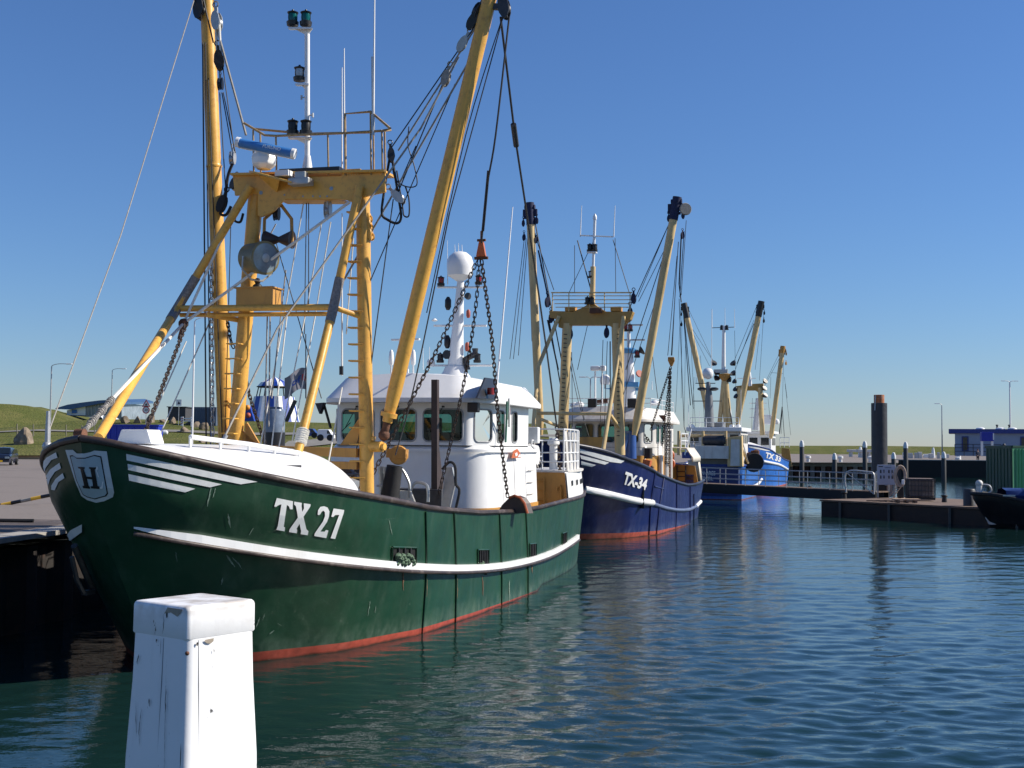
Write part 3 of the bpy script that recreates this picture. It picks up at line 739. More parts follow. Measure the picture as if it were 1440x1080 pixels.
# mast with lamps
wm = empty('light_mast'); wm.parent = gan; m0, m1 = g(432, 246), g(432, 48)
MB().lathe([(.11, 0), (.11, .14), (.075, .3)], m0, 14).build('mast_socket', yellow, wm)
MB().tube([m0+Vector((0, 0, .1)), m1], .06, 12).lathe([(.12, 0), (.07, .3)], m0+Vector((0, 0, .14)), 12).lathe([(.05, 0), (.06, .12), (.01, .25)], m1+Vector((0, .0, .28)), 10).build('mast_pole', clean, wm)
for x0, x1, y in ((405, 439, 38), (415, 434, 117), (405, 438, 192)):
    MB().prism([g(x0, y, UG-.12), g(x1, y, UG-.12), g(x1, y+2, UG+.12), g(x0+3, y+2, UG+.12)], (0, 0, -.04)).prism([g(x0+8, y+2), g(x1, y+2), g(432, y+12)], (.03, 0, 0)).build('lamp_bracket', clean, wm)
for x, y, ln in ((411.5, 36, navgreen), (430, 36, navgreen), (421, 114, steel), (411.5, 189, blackm), (430, 189, blackm)): lamp(wm, g(x, y), .24, ln)
for x, y, dx in ((427, 137, -8), (437, 162, 8)): MB().tube([g(432, y), g(432+dx, y)], .015, 5).tube([g(432+dx, y-3), g(432+dx, y+3)], .025, 5).build('cleat', steel, wm)
mb = MB(); mb.box(g(423, 256, UG-.45), (.3, .5, .16), bev=.03); mb.box(g(424, 247, UG-.35), (.2, .26, .16), bev=.02); mb.build('floodlight', steel, gan)
MB().box(g(400, 245, UG-.4), (.3, .34, .14), bev=.02).build('junction_box', clean, gan)
whip(gan, g(484, 185, uf), g(484, 68, uf), .025); whip(gan, g(481, 245, uf+.3), g(481, 95, uf+.3), .022); whip(gan, g(525, 185, uf), g(527, -30, uf), .03); rl([g(525, 190, uf), g(524, 80, uf)], .035, 'antenna_base', steel)
whip(gan, g(481, 528, uf+.3), g(481, 300, uf+.3), .025); MB().tube([g(480, 527, uf+.3), g(480, 515, uf+.3)], .05, 8).build('antenna_socket', blackm, gan)
# booms
bmP = empty('boom'); bmP.parent = T27; bmS = empty('boom'); bmS.parent = T27
b0, b1 = g(540, 612), g(688, 0); bt = b0+(b1-b0)*1.045
MB().tube([b0+(b1-b0)*.03, b0+(b1-b0)*.1, b0+(b1-b0)*.97, bt], [.11, .16, .16, .15], 18).build('boom_tube', yellow, bmP)
MB().tube([b0+(b1-b0)*.042, b0+(b1-b0)*.052], .185, 14).build('boom_collar', yellow, bmP); MB().tube([b0, b0+(b1-b0)*.035], .085, 10).ball(b0, .13, 10).build('boom_pin', rust, bmP)
c0, c1 = g(318, 632, UG+.2), g(291, 0, UG+.2); ct = c0+(c1-c0)*1.045
MB().tube([c0-(c1-c0)*.03, c0+(c1-c0)*.1, c0+(c1-c0)*.97, ct], [.17, .172, .165, .15], 18).build('boom_tube', yellow, bmS)
q = g(709, 10); block(bmP, q, (0, -.15, -1), .27, dsteel, side=(1, 0, 0)); MB().beam(b0.lerp(b1, .985), q, .12, .12).build('block_arm', dsteel, bmP)
block(bmP, g(650, 62), (0, .6, -1), .2, steel, side=(1, .3, 0)); block(bmP, g(664, 30), (0, .6, -1), .21, blackm, side=(1, .3, 0)); block(bmP, g(627, 110), (0, .3, -1), .19, greyrope, side=(1, 0, 0))
block(bmP, g(672, 15), (0, .5, -1), .2, dsteel, side=(.6, 1, 0))
block(bmS, g(305, 30), (0, -.1, -1), .24, steel, side=(1, 0, 0)); block(bmS, g(308, 85), (0, -.1, -1), .24, rubber, side=(1, .4, 0)); block(bmS, g(281, 12), (0, 0, -1), .28, blackm, side=(1, 0, 0)); block(bmS, g(310, 118), (0, -.05, -1), .15, blackm)
MB().lathe([(.175, 0), (.19, .04), (.175, .08)], c0.lerp(c1, .62), 16, c1-c0).build('boom_band', yellow, bmS)
MB().tube([g(303, 30), g(306, 90)], .035, 6).tube([g(308, 28), g(311, 88)], .035, 6).build('tackle_rope', whiterope, bmS)

# ---- rigging
W = wire
grp = T27
def wp(pts, r=.013, m=None, u=UG, s=0, name='rigging_wire'):
    P = [S.U(p[0], p[1], p[2] if len(p) > 2 else u) for p in pts]
    if s and len(P) == 2: P = sag(P[0], P[1], s)
    elif len(P) > 2: P = curve(P, 5)
    return MB().tube(P, r, 6).build(name, m or wirem, grp)
bowS = S.U(66, 640, -1.5); 
MB().tube([S.U(276, -10, UG), S.U(170, 330, 2.0), bowS+Vector((0, 0, .35))], .014, 6).build('forestay_wire', greyrope, grp)
MB().tube([bowS+Vector((0, .0, .75)), bowS], [.03, .05], 8).ball(bowS+Vector((0, 0, .15)), .09, 8).build('turnbuckle', steel, grp)
J = S.U(258, 455, fP1.x-.15)
MB().tube([g(412, 287, 5.0) if False else g(332, 291, UG-.3), J], .03, 7).tube([g(492, 284, UG-.3), J], .034, 7).build('white_rope', whiterope, grp)
K0 = S.U(158, 561, 0.2); K1 = S.U(118, 606, -1.6)
MB().tube([J, K0], .035, 7).build('white_rope', whiterope, grp); 
mb = MB(); n = 150; d = (K1-K0); a_, b_ = frame(d)
mb.tube([K0+d*(i/n)+(a_*math.cos(i*.9)+b_*math.sin(i*.9))*.05*(1+.3*math.sin(i*.13)) for i in range(n+1)], .015, 5); mb.tube([K0, K1], .035, 6); mb.build('rope_spring', greyrope, grp)
mb = MB(); mb.ball(J, .12, 10); mb.tube([J, J+Vector((0, .1, -.35))], .05, 6); mb.build('stay_shackle', rust, grp)
MB().tube([g(645, 80), S.U(592, 180, UG-.1), S.U(390, 462, 3.9), S.U(312, 622, 1.75)], .022, 6).build('preventer_rope', greyrope, grp)
e0 = S.U(318, 612, 1.75); e1 = S.U(297, 650, 1.5); MB().tube([e0, e1], [.045, .035], 8).ball(e1, .07, 8).build('turnbuckle', steel, grp)
for x0, y0, x1, y1, r in ((285, 60, 290, 628, .02), (289, 60, 296, 628, .016), (293, 110, 313, 628, .014), (285, -5, 300, 60, .02), (300, -5, 330, 215, .014), (305, 40, 346, 190, .03), (309, 130, 318, 280, .014), (312, 130, 327, 215, .014), (314, 130, 331, 215, .014), (325, 300, 316, 628, .012)):
    wp([(x0, y0), (x1, y1)], r, greyrope if (x0, y0) == (305, 40) else None)
for x0, y0, x1, y1, r in ((700, -10, 546, 214, .014), (688, 8, 560, 212, .02), (686, 40, 480, 400, .022), (640, 118, 510, 420, .012), (625, 112, 560, 270, .014), (553, 280, 521, 520, .014), (708, 22, 632, 300, .014), (521, 520, 500, 640, .012), (585, 205, 560, 262, .012)):
    wp([(x0, y0), (x1, y1)], r, greyrope if r > .015 else None)
wp([(632, 300), (583, 540, UG+.3), (556, 640)], .016)
wp([(551, 222), (555, 250), (570, 262), (586, 260), (583, 235), (574, 205), (575, 178)], .014)
wp([(548, 222), (540, 270), (537, 300), (545, 309), (558, 314), (564, 305), (560, 275), (552, 225)], .03, rubber)
wp([(558, 240), (566, 290), (568, 303), (575, 303), (575, 280), (570, 262)], .018, rubber)
wp([(327, 230), (320, 250), (316, 285), (310, 300), (318, 302), (325, 290)], .035, rubber); wp([(340, 283), (333, 300), (330, 310), (338, 312), (342, 300)], .03, rubber)
for x0, y0, x1, y1, m_ in ((427, 285, 395, 470, 'w'), (431, 285, 428, 470, 'k'), (434, 285, 434, 440, 'k'), (388, 315, 372, 345, 'w'), (395, 470, 366, 628, 'w'), (452, 315, 432, 430, 'w'), (465, 312, 444, 440, 'w'), (432, 430, 392, 630, 'w'), (444, 440, 411, 620, 'w'), (388, 340, 452, 560, 'k'), (402, 380, 382, 560, 'g'), (376, 440, 372, 628, 'g'), (380, 440, 378, 600, 'g'), (497, 335, 487, 470, 'w'), (481, 545, 461, 655, 'w'), (430, 470, 430, 560, 'k'), (404, 440, 382, 628, 'w'), (262, 480, 205, 608, 'w'), (296, 450, 222, 618, 'w'), (470, 440, 436, 560, 'k')):
    wp([(x0, y0, UG+.2), (x1, y1, UG+.2 if y1 < 560 else 5.0)], .012 if m_ == 'k' else .016, {'w': whiterope, 'k': wirem, 'g': greyrope}[m_])
wp([(418, 635, 3), (425, 655, 3), (455, 672, 2.6), (478, 698, 2.1)], .02, whiterope)
# chains
chain(grp, [g(297, 370), g(299, 628)], .19, .042, .014, steel); chain(grp, [S.U(262, 455, 3.8), S.U(205, 606, 1.0)], .14, .036, .014)
chain(grp, curve([g(318, 442), g(325, 480), g(331, 492)]), .14, .036, .014); chain(grp, curve([g(344, 525), g(352, 560, 6.3), g(373, 625, 7)]), .14, .036, .014)
HK = S.U(676, 352, 7.2)
chain(grp, curve([S.U(671, 366, 7.2), S.U(620, 480, 6.9), S.U(575, 570, 6.4), S.U(517, 680, 6.0)]), .15, .037, .013)
chain(grp, curve([S.U(674, 366, 7.2), S.U(668, 440, 7.8), S.U(652, 540, 8.6), S.U(616, 700, 9.5)]), .18, .036, .012)
chain(grp, curve([S.U(677, 366, 7.2), S.U(692, 480, 8.2), S.U(700, 580, 9.0), S.U(714, 700, 10)]), .15, .037, .0145)
MB().prism([HK+Vector((0, -.05, .22)), HK+Vector((0, .05, .22)), HK+Vector((0, .12, -.14)), HK+Vector((0, -.12, -.14))], (.08, 0, 0)).build('chain_plate', orange, grp, bevel=.02)
MB().tube([HK+Vector((.05, -.16, -.17)), HK+Vector((.05, .16, -.17))], .035, 8).tube([HK+Vector((.05, -.1, .24)), HK+Vector((.05, .1, .24))], .03, 8).tube([HK+Vector((.05, 0, .2)), HK+Vector((.05, 0, .45))], .03, 8).build('shackle', rust, grp)
wp([(716, 24), (697, 190, 6.3), (685, 262, 6.8), (677, 342, 7.2)], .022); wp([(687, 240, 6.7), (679, 325, 7.1)], .035)
MB().tube([g(704, 24), S.U(724, 190, 8.5), S.U(738, 282, 10.5), S.U(757, 410, 13.5), S.U(769, 495, 16), S.U(783, 600, 19)], .026, 6).build('warp', wirem, grp)
MB().tube([S.U(722, 175, 8.2), S.U(726, 205, 8.8)], .07, 8).build('warp_splice', dsteel, grp)
chain(grp, [S.U(783, 600, 19), S.U(788, 668, 19.2), S.U(792, 700, 19.4)], .16, .05, .022)
wp([(708, 20), (655, 190), (600, 440, UG+.5)], .012)

# ---- wheelhouse
wh = empty('wheelhouse'); wh.parent = T27
pl = rounded_outline([(16.6, 2.35, .1), (13.0, 2.32, .5), (12.15, 1.85, .25), (12.0, 0, 0), (12.15, -1.95, .25), (13.0, -2.32, .5), (16.6, -2.35, .1)], .3)
WU = Wall(pl); 
if WU.pos(WU.find(12.0, 0), .5).x > 12.0: WU.sgn = -1
z0w, zsw, zhw, z1w = 4.02, 4.12, 5.0, 5.22
wl_ = []
def win(ua, va, ub, vb): a, b = sorted((WU.find(ua, va), WU.find(ub, vb))); wl_.append((a, b))
win(12.1, 1.72, 12.03, .62); win(12.02, .42, 12.03, -.62); win(12.03, -.82, 12.12, -1.8)
win(12.35, 2.0, 12.95, 2.28); win(13.3, 2.33, 14.0, 2.33); win(14.75, 2.33, 15.3, 2.33)
win(12.35, -2.0, 12.95, -2.28); win(13.3, -2.33, 14.2, -2.33); win(14.6, -2.33, 15.5, -2.33)
win(16.6, 1.9, 16.6, .5); win(16.6, -.1, 16.6, -1.9)
windowed_wall(WU, z0w, zsw, zhw, z1w, wl_, white, wh, mat('window rubber', (.32, .33, .34), .5), fr=.022)
low = rounded_outline([(17.2, 2.5, .15), (14.6, 2.5, .3), (12.05, 2.42, 1.0), (11.9, 0, 0), (12.05, -2.42, 1.0), (17.2, -2.5, .15)], .3)
WLo = Wall(low); WLo.sgn = WU.sgn
# choose outward side
if WLo.pos(WLo.find(11.9, 0), .5).x > 11.9: WLo.sgn = -1
mb = MB(); WLo.band(mb, 2.32, 3.86, lean=-.06); WLo.band(mb, 3.86, 4.02, lean=-.14, off=-.06); mb.build('deckhouse_wall', white, wh, sharp=30)
mb = MB(); WLo.band(mb, 3.84, 3.92, off=.02); mb.build('moulding', white, wh, sharp=30)
mb = MB(); WLo.band(mb, 1.45, 2.34, off=.03, lean=.0); mb.build('deckhouse_plinth', ochre, wh, sharp=30)
mb = MB(); mb.prism([L(p.x, p.y, 4.0) for p in pl], (0, 0, .02)); mb.build('wheelhouse_floor', blackm, wh)
mb = MB(); mb.box(L(12.75, 0, 4.2), (.6, 3.2, .35), bev=.03); mb.box(L(13.6, .3, 4.4), (.5, .5, .8), bev=.05); mb.box(L(15.6, .9, 4.45), (.4, .5, .9)); mb.box(L(12.7, -.7, 4.5), (.2, .4, .3)); mb.build('wheelhouse_console', blackm, wh)
lo = rounded_outline([(17.2, 2.62, .3), (13.0, 2.66, .9), (11.5, 2.0, .7), (11.35, 0, 0), (11.5, -2.0, .7), (13.0, -2.66, .9), (17.2, -2.62, .3)], .3)
upn = rounded_outline([(16.9, 2.2, .3), (13.3, 2.22, .9), (12.1, 1.7, .6), (12.0, 0, 0), (12.1, -1.7, .6), (13.3, -2.22, .9), (16.9, -2.2, .3)], .3)
roof_shell(wh, lo, upn, 5.16, 5.98, white, .2)
for (a_, b_), dx in ((wl_[0], .45), (wl_[1], .5), (wl_[2], .5)):
    pass
for va, vb in ((1.2, .9), (-.1, -.42), (-1.3, -1.6)):
    MB().tube([L(11.93, va, 5.03), L(11.93, vb, 4.5)], .012, 5).tube([L(11.94, vb+.14, 4.62), L(11.94, vb-.12, 4.38)], .014, 5).tube([L(11.95, va, 5.06), L(12.05, va, 5.06)], .03, 6).build('window_wiper', blackm, wh)
MB().tube([L(11.6, 1.6, 5.35), L(11.5, .6, 5.35), L(11.5, -.8, 5.35), L(11.6, -1.6, 5.35)], .02, 6).build('grab_rail', steel, wh)
for u_ in (13.4, 14.6, 15.8): MB().tube([L(u_, 2.52, 2.36), L(u_, 2.44, 3.84)], .008, 5).build('weld_seam', white, wh)
MB().tube([L(11.9, -.6, 2.36), L(11.88, -.6, 3.84)], .008, 5).build('weld_seam', white, wh)
mb = MB()
for z_ in (2.6, 2.95, 3.3): mb.tube([L(15.9, 2.52, z_), L(16.5, 2.52, z_)], .018, 5)
mb.build('side_grille', offwhite, wh)
# sidelight recess
q = [S.V(668, 560, 2.49), S.V(680, 531, 2.33), S.V(695, 533, 2.33), S.V(697, 561, 2.49)]
sl1 = MB().prism([p+Vector((0, -.06, 0)) for p in q], (0, .05, 0)).build('sidelight_recess', blackm, wh)
MB().lathe([(.1, 0), (.1, .18)], S.V(690, 555, 2.62), 10).build('sidelight', navred, sl1)
MB().box(S.U(666, 573, 11.9), (.22, .3, .26), bev=.03).build('spotlight', blackm, wh)
MB().prism([S.U(443, 567, 12.2), S.U(455, 566, 12.2), S.U(449, 582, 12.2)], (.2, 0, 0)).prism([S.U(715, 580, 15.5), S.U(736, 582, 16), S.U(724, 596, 16)], (0, .1, 0)).build('roof_bracket', dsteel, wh)
MB().tube([S.U(456, 570, 12.4), S.U(465, 602, 12.4)], .04, 6).build('roof_brace', blackm, wh)
MB().tube([S.V(713, 565, 2.75), S.V(712, 600, 2.6), S.V(711, 622, 2.6)], .03, 6).build('hose', mat('green hose', (.10, .25, .18), .6), wh)
# orange emblem on the side plating
def emb(x, y): return S.V(x, y, 2.56)
MB().prism([emb(x, y) for x, y in ((719, 644), (722, 634), (727, 631), (731, 637), (732, 644))], (0, -.012, 0)).build('emblem', orange, wh)
MB().prism([emb(x, y)+Vector((0, -.016, 0)) for x, y in ((723, 638), (726, 636), (727, 640), (724, 642))], (0, -.01, 0)).prism([emb(x, y)+Vector((0, -.016, 0)) for x, y in ((727, 643), (730, 638), (731, 643))], (0, -.01, 0)).build('emblem_detail', clean, wh)
MB().tube([S.V(715.5, 560, 2.8), S.V(716, 600, 2.62)], .03, 6).build('fire_bottle_bracket', clean, wh); MB().lathe([(.05, 0), (.05, .3), (.02, .36)], S.V(715, 590, 2.6), 10).build('signal_flare', redm, wh)
# grey side step below the deckhouse at port quarter
# mast on roof
um = 15.6
rm = empty('roof_mast'); rm.parent = T27
def q(x, y, u=um): return S.U(x, y, u)
mb = MB(); base, tp_ = q(640, 527), q(648, 390)
mb.tube([base-Vector((0, 0, .4)), base+(tp_-base)*.12, base+(tp_-base)*.5, tp_], [.33, .24, .17, .10], 12); mb.lathe([(.5, -.1), (.36, .1), (.3, .25)], base, 12); mb.build('mast_column', clean, rm)
MB().lathe([(.08, -.5), (.2, -.42), (.37, -.32), (.40, -.1), (.40, .08), (.34, .26), (.2, .38), (.04, .42)], q(647, 373), 24).build('satellite_dome', clean, rm)
for x0, x1, y in ((615, 680, 404), (610, 684, 458), (608, 692, 514)): MB().tube([q(x0, y), q(x1, y)], .035, 6).build('mast_spreader', clean, rm)
for x, y, ln in ((620, 402, navred), (673, 400, navred), (619, 510, blackm), (671, 510, blackm)): lamp(rm, q(x, y), .2, ln)
MB().lathe([(.05, 0), (.1, .1), (.1, .3), (.04, .4)], q(630, 436), 10).lathe([(.05, 0), (.1, .1), (.1, .3), (.04, .4)], q(629, 490), 10).build('mast_light', blackm, rm)
MB().lathe([(.04, 0), (.065, .06), (.065, .2), (.03, .25)], q(658.5, 447), 10).lathe([(.05, 0), (.07, .06), (.07, .22), (.04, .27)], q(657, 494), 10).build('mast_light', redm, rm)
MB().lathe([(.04, 0), (.11, .12), (.11, .16)], q(654, 417), 10, (-.4, -.6, 0)).lathe([(.04, -.3), (.14, .12), (.14, .16)], q(632, 499), 10, (-.9, .3, 0)).build('horn', blackm, rm)
MB().tube([q(657, 520), q(655, 505), q(668, 498), q(668, 490)], .1, 8).build('exhaust', dsteel, rm)
MB().ball(q(606, 510), .13, 12).build('small_dome', clean, rm); MB().lathe([(.04, 0), (.1, .03), (.03, .09)], q(611, 452), 10).build('gps_puck', clean, rm)
for x, y0, y1 in ((629.5, 400, 338), (640, 358, 344), (645, 356, 342), (650, 356, 344)): whip(rm, q(x, y0), q(x-.5, y1), .014)
whip(T27, S.V(699, 540, 2.0), S.V(721, 291, 2.0), .03)
# T antenna and stubs at the front of the roof
rf = 13.3
MB().tube([q(573, 525, rf), q(573, 482, rf)], .04, 8).beam(q(551, 478, rf), q(590, 477, rf), .12, .05).build('satellite_compass', clean, T27)
for x in (550, 581): MB().lathe([(.025, -.3), (.025, .1), (.065, .14), (.075, .3), (.06, .48), (.02, .55)], q(x, 519, rf), 10).build('antenna_stub', clean, T27)
for x, y0, y1 in ((595, 520, 490), (604, 520, 488)): whip(T27, q(x, y0, rf), q(x, y1, rf), .012)

# ---- working deck details
MB().beam(S.U(612, 705, 10.6), S.U(612, 534, 10.6), .16, .16).prism([S.U(616, 620, 10.6), S.U(624, 690, 10.9), S.U(616, 690, 10.6)], (.04, 0, 0)).build('landing_post', brown, T27)
mb = MB(); mb.tube([S.U(546, 712, 8.5), S.U(555, 655, 8.5)], [.24, .19], 16); mb.build('fender_bollard', rubber, T27)
mb = MB(); w0 = S.U(556, 640, 8.6); mb.lathe([(.22, -.08), (.24, 0), (.22, .08)], w0+Vector((0, -.08, 0)), 16, (1, .2, 0)); mb.beam(w0+Vector((0, .2, .05)), w0+Vector((0, -.3, .03)), .2, .22); mb.build('fairlead', ochre, T27)
mb = MB(); mb.tube(curve([S.U(560, 700, 9), S.U(563, 660, 9), S.U(575, 678, 9), S.U(576, 700, 9)]), .035, 6); mb.tube(curve([S.U(577, 690, 9.3), S.U(584, 679, 9.3), S.U(598, 681, 9.3), S.U(602, 690, 9.3), S.U(602, 706, 9.3)]), .04, 6); mb.build('guard_hoop', steel, T27)
MB().prism([S.U(620, 715, 9.6), S.U(626, 657, 9.6), S.U(636, 657, 9.6), S.U(640, 680, 9.6), S.U(632, 716, 9.6)], (.1, 0, 0)).build('gallows_plate', steel, T27, bevel=.02)
MB().tube(curve([S.U(622, 660, 9.6), S.U(632, 650, 9.6), S.U(640, 656, 9.6), S.U(641, 680, 9.6), S.U(646, 690, 9.6), S.U(641, 715, 9.6)]), .035, 6).build('hose', rubber, T27)
mb = MB(); q0 = S.U(725, 722, 12.5); ring = [S.U(x, y, 11.2) for x, y in ((700, 720), (706, 710), (716, 700), (724, 697), (732, 700), (738, 708), (742, 722))]; mb.prism(ring, (.18, -.1, 0)); mb.build('net_shoe', brown, T27); 
MB().tube([p+Vector((-.03, 0, 0)) for p in ring[2:]], .035, 6).build('shoe_rim', orange, T27)
mb = MB(); q0 = S.U(489, 697, 4.6); mb.lathe([(.22, 0), (.22, .75), (.24, .8), (.24, .9), (.1, .95)], Vector((q0.x, q0.y, 2.35)), 16); mb.build('capstan', steel, T27)
mb = MB(); random.seed(4)
for i in range(16):
    a_ = S.U(random.uniform(452, 512), random.uniform(655, 690), random.uniform(6.6, 8.5)); b_ = S.U(random.uniform(455, 510), random.uniform(662, 700), random.uniform(6.6, 8.5)); mb.tube([a_, b_], random.choice((.02, .03, .045)), 6)
mb.box(S.U(500, 672, 8.4), (.6, .5, .5)); mb.build('winch_gear', dsteel, T27)
MB().tube([S.U(476, 660, 7.5), S.U(494, 690, 7.2)], .05, 6).build('red_lever', redm, T27)
mb = MB(); 
for i in range(3): mb.lathe([(.06, 0), (.06, .5), (.09, .55), (.09, .7)], S.U(536+i*6, 695, 9.6), 8)
mb.tube([S.U(530, 683, 9.5), S.U(548, 684, 9.5)], .03, 6); mb.build('hydraulic_valve', steel, T27)
mb = MB(); 
for i in range(18): mb.tube([S.U(562+i*.9, 690, 9), S.U(566+i*1.2+random.random()*3, 716, 9)], .02, 5)
mb.build('light_net', whiterope, T27)
MB().box(S.U(592, 706, 10.8), (.8, 1.4, .7), bev=.03).build('deck_hatch', dsteel, T27)

# ---- after deck: bulkhead, railings, white bulwark
ad = empty('after_deck'); ad.parent = T27; ua = 18.4
P_ = lambda x, y, u=ua: S.U(x, y, u)
yv = -P_(796, 680).y
mb = MB(); mb.prism([L(ua, 3.1, 1.5), L(ua, 3.1, 3.2), L(ua, -3.1, 3.2), L(ua, -3.1, 1.5)], (.08, 0, 0)); mb.build('bulkhead', ochre, ad)
mb = MB(); mb.prism([L(ua-.02, 3.15, 3.2), L(ua-.02, -3.15, 3.2), L(24.2, -2.2, 3.2), L(24.2, 2.2, 3.2), L(23, 2.6, 3.2), L(21, 3.0, 3.2)], (0, 0, .06)); mb.build('upper_deck', offwhite, ad)
mb = MB()
for y in (676, 689, 703): mb.tube([P_(752, y, ua-.1), P_(765, y, ua-.1)], .02, 5)
mb.tube([P_(765, 672, ua-.1), P_(765, 712, ua-.1)], .025, 6); mb.tube(curve([P_(783, 690, ua-.1), P_(784, 685, ua-.1), P_(788, 685, ua-.1), P_(789, 705, ua-.1)]), .03, 6); mb.build('bulkhead_ladder', ochre, ad)
# white side plate standing on the rail
rowb = []; rowt = []
for i in range(13):
    u = 18.1+5.0*i/12; rowb.append(L(u, vg(u)-.03, zg(u)-.02)); rowt.append(L(u, vg(u)-.12, 3.22-.02*i/12))
mb = MB(); mb.grid([rowb, rowt]); mb.grid([[p+Vector((0, .05, 0)) for p in rowb], [p+Vector((0, .05, 0)) for p in rowt]]); mb.build('side_plate', white, ad)
mb = MB()
for i in range(4):
    u = 18.9+i*1.05; mb.box(L(u, vg(u)-.055, 2.86), (.13, .03, .17), bev=.03)
mb.build('plate_slot', blackm, ad)
ring = [L(ua, 1.5, 3.2), L(ua, 3.0, 3.2)]+[L(u, vg(u)-.2, 3.2) for u in (19.3, 20.2, 21.1, 22, 22.9)]
handrail(ad, ring, (.33, .62, 1.0, 1.36), .028, clean)
for i, u in enumerate((19.0, 19.8, 20.6, 21.4, 22.2)):
    MB().beam(L(u, vg(u)-.22, 3.22), L(u-.35, vg(u)-.24, 4.5), .05, .22, up=(0, 0, 1)).build('rail_stanchion', offwhite, ad)
handrail(ad, [L(17.1, 2.3, 3.2), L(ua, 2.3, 3.2), L(ua, 1.2, 3.2)], (.5, 1.0), .025, clean)
MB().lathe([(.13, 0), (.13, .75), (.2, .8), (.2, .88), (.12, 1.0)], S.U(778, 660, ua+.5), 12).build('deck_vent', clean, ad); MB().box(S.U(747, 612, 17.5), (.3, .5, .5), bev=.04).build('deck_box', clean, ad); MB().lathe([(.3, -.25), (.36, 0), (.3, .25)], S.U(745, 640, 17.3), 14, (0, 1, 0)).build('life_raft', clean, ad)
mb = MB(); mb.box(L(19.5, 0, 3.7), (1.2, 2.5, .9), bev=.03); mb.tube([L(20.2, 1.2, 3.3), L(20.2, 1.2, 4.3), L(20.2, -1.2, 4.3)], .12, 10)
for i in range(8): mb.tube([L(19+i*.3, 1.6, 3.3), L(19.2+i*.3, 1.2, 4.2)], .04, 6)
mb.build('deck_machinery', blackm, ad)
# ================================================================== the other trawlers
def tubes(parent, name, m, segs, n=8):
    "one part per segment: (pointA, pointB, radius[, end radius])"
    o = None
    for s_ in segs: o = MB().tube([s_[0], s_[1]], s_[2], n, r2=(s_[3] if len(s_) > 3 else None)).build(name, m, parent)
    return o
def lines(S_, u, parent, rows, m=None):
    for r_ in rows:
        x0, y0, x1, y1 = r_[:4]; r = r_[4] if len(r_) > 4 else .016; mm = r_[5] if len(r_) > 5 else (m or wirem)
        ua = r_[6] if len(r_) > 6 else u; ub_ = r_[7] if len(r_) > 7 else ua
        MB().tube([S_.U(x0, y0, ua), S_.U(x1, y1, ub_)], r, 5).build('rigging_wire', mm, parent)
def boomset(S_, u, root, a, b, r, m, headm, head=.9):
    bm = empty('boom'); bm.parent = root
    A, Bq = S_.U(*a, u), S_.U(*b, u); d = (Bq-A).normalized()
    MB().tube([A, A.lerp(Bq, .06), A.lerp(Bq, .95), Bq], [r*.6, r, r, r*.95], 14).build('boom_tube', m, bm)
    MB().tube([Bq-d*head, Bq+d*.1], r*1.1, 10).beam(Bq-d*.4+Vector((0, -.36, 0)), Bq-d*.4+Vector((0, .36, 0)), .12, .34).tube([Bq-d*.12+Vector((0, -.26, 0)), Bq-d*.12+Vector((0, .26, 0))], .12, 10).tube([Bq-d*.7+Vector((0, -.3, 0)), Bq-d*.62+Vector((0, .34, 0))], .07, 8).build('boom_head', headm, bm)
    for k, (dx, dz) in enumerate(((-.34, -.5), (.34, -.6), (.3, -1.3), (-.32, -1.45))): block(bm, Bq-d*head*.3+Vector((0, dx, dz)), (0, 0, -1), .17, headm, side=(1, .3*k, 0))
    return bm

# ---------------- TX-34
Q = Ship((1.9, 53.65, 0), 17); T34 = Q.root('fishing_trawler')
tag(T34, 'dark blue fishing trawler TX-34 with cream masts moored behind the green one', 'fishing boat', 'fishing trawlers moored in a row')
vt = smooth_tab([(-2.9, 0), (-2.7, .6), (-2.3, 1.15), (-1.6, 1.8), (-.6, 2.45), (.8, 3.05), (2.4, 3.4), (4.5, 3.6), (7, 3.65), (13, 3.65), (17, 3.6), (20.5, 3.4)], 3)
zt = solve_z(Q, [(850, 634), (877, 644), (895, 651), (910, 657), (928, 668), (947, 676), (965, 682), (978, 681)], vt)
zt = [(-2.9, 4.25)]+[q for q in zt if q[0] > -2.8]+[(21.5, 2.15), (23, 2.3)]
print('z34', [(round(a, 2), round(b, 2)) for a, b in zt])
G = [(u, max(v, 0), lerp_tab(zt, u)) for u, v in vt]
for i in range(1, 9):
    a = i/8*math.pi/2; G.append((20.5+2.2*math.sin(a), 3.4*math.cos(a)**.7 if i < 8 else 0, lerp_tab(zt, 20.5+2.2*math.sin(a))))
WL34 = [(.0, 0), (.4, .6), (.9, 1.3), (2.5, 2.6), (5.3, 3.5), (9.6, 3.6), (15, 3.6), (20.2, 3.15), (23, 2.5)]
navy = hullmat('navy hull paint', (.004, .011, .078), (.42, .085, .05), .29, -.020, scuff=(.16, .19, .30), amt=.18)
h34, B34, top, tops = make_hull(G, WL34, 2.8, navy, T34, -2.9, deckz=1.3)
rail_along(top, tops, .08, mat('blue black cap', (.02, .022, .04), .4), T34)
vg34 = lambda u: lerp_tab(vt, u); zg34 = lambda u: lerp_tab(zt, u)
rows = []
for i in range(16):
    s_ = i/15; row = []
    for k in range(-10, 11):
        w = k/10; u = -2.6+(7.4-2.0*abs(w)**2)*s_; ze = zg34(u)-.3; row.append(L(u, w*max(.02, vg34(u)-.12), ze+.12*(1-w*w)))
    rows.append(row)
rows.append([Vector((p.x, p.y, 1.3)) for p in rows[-1]]); mb = MB(); mb.grid(rows); mb.build('foredeck', deckm, T34)
c5 = lambda p: cr(780, 580, 5.4, p)
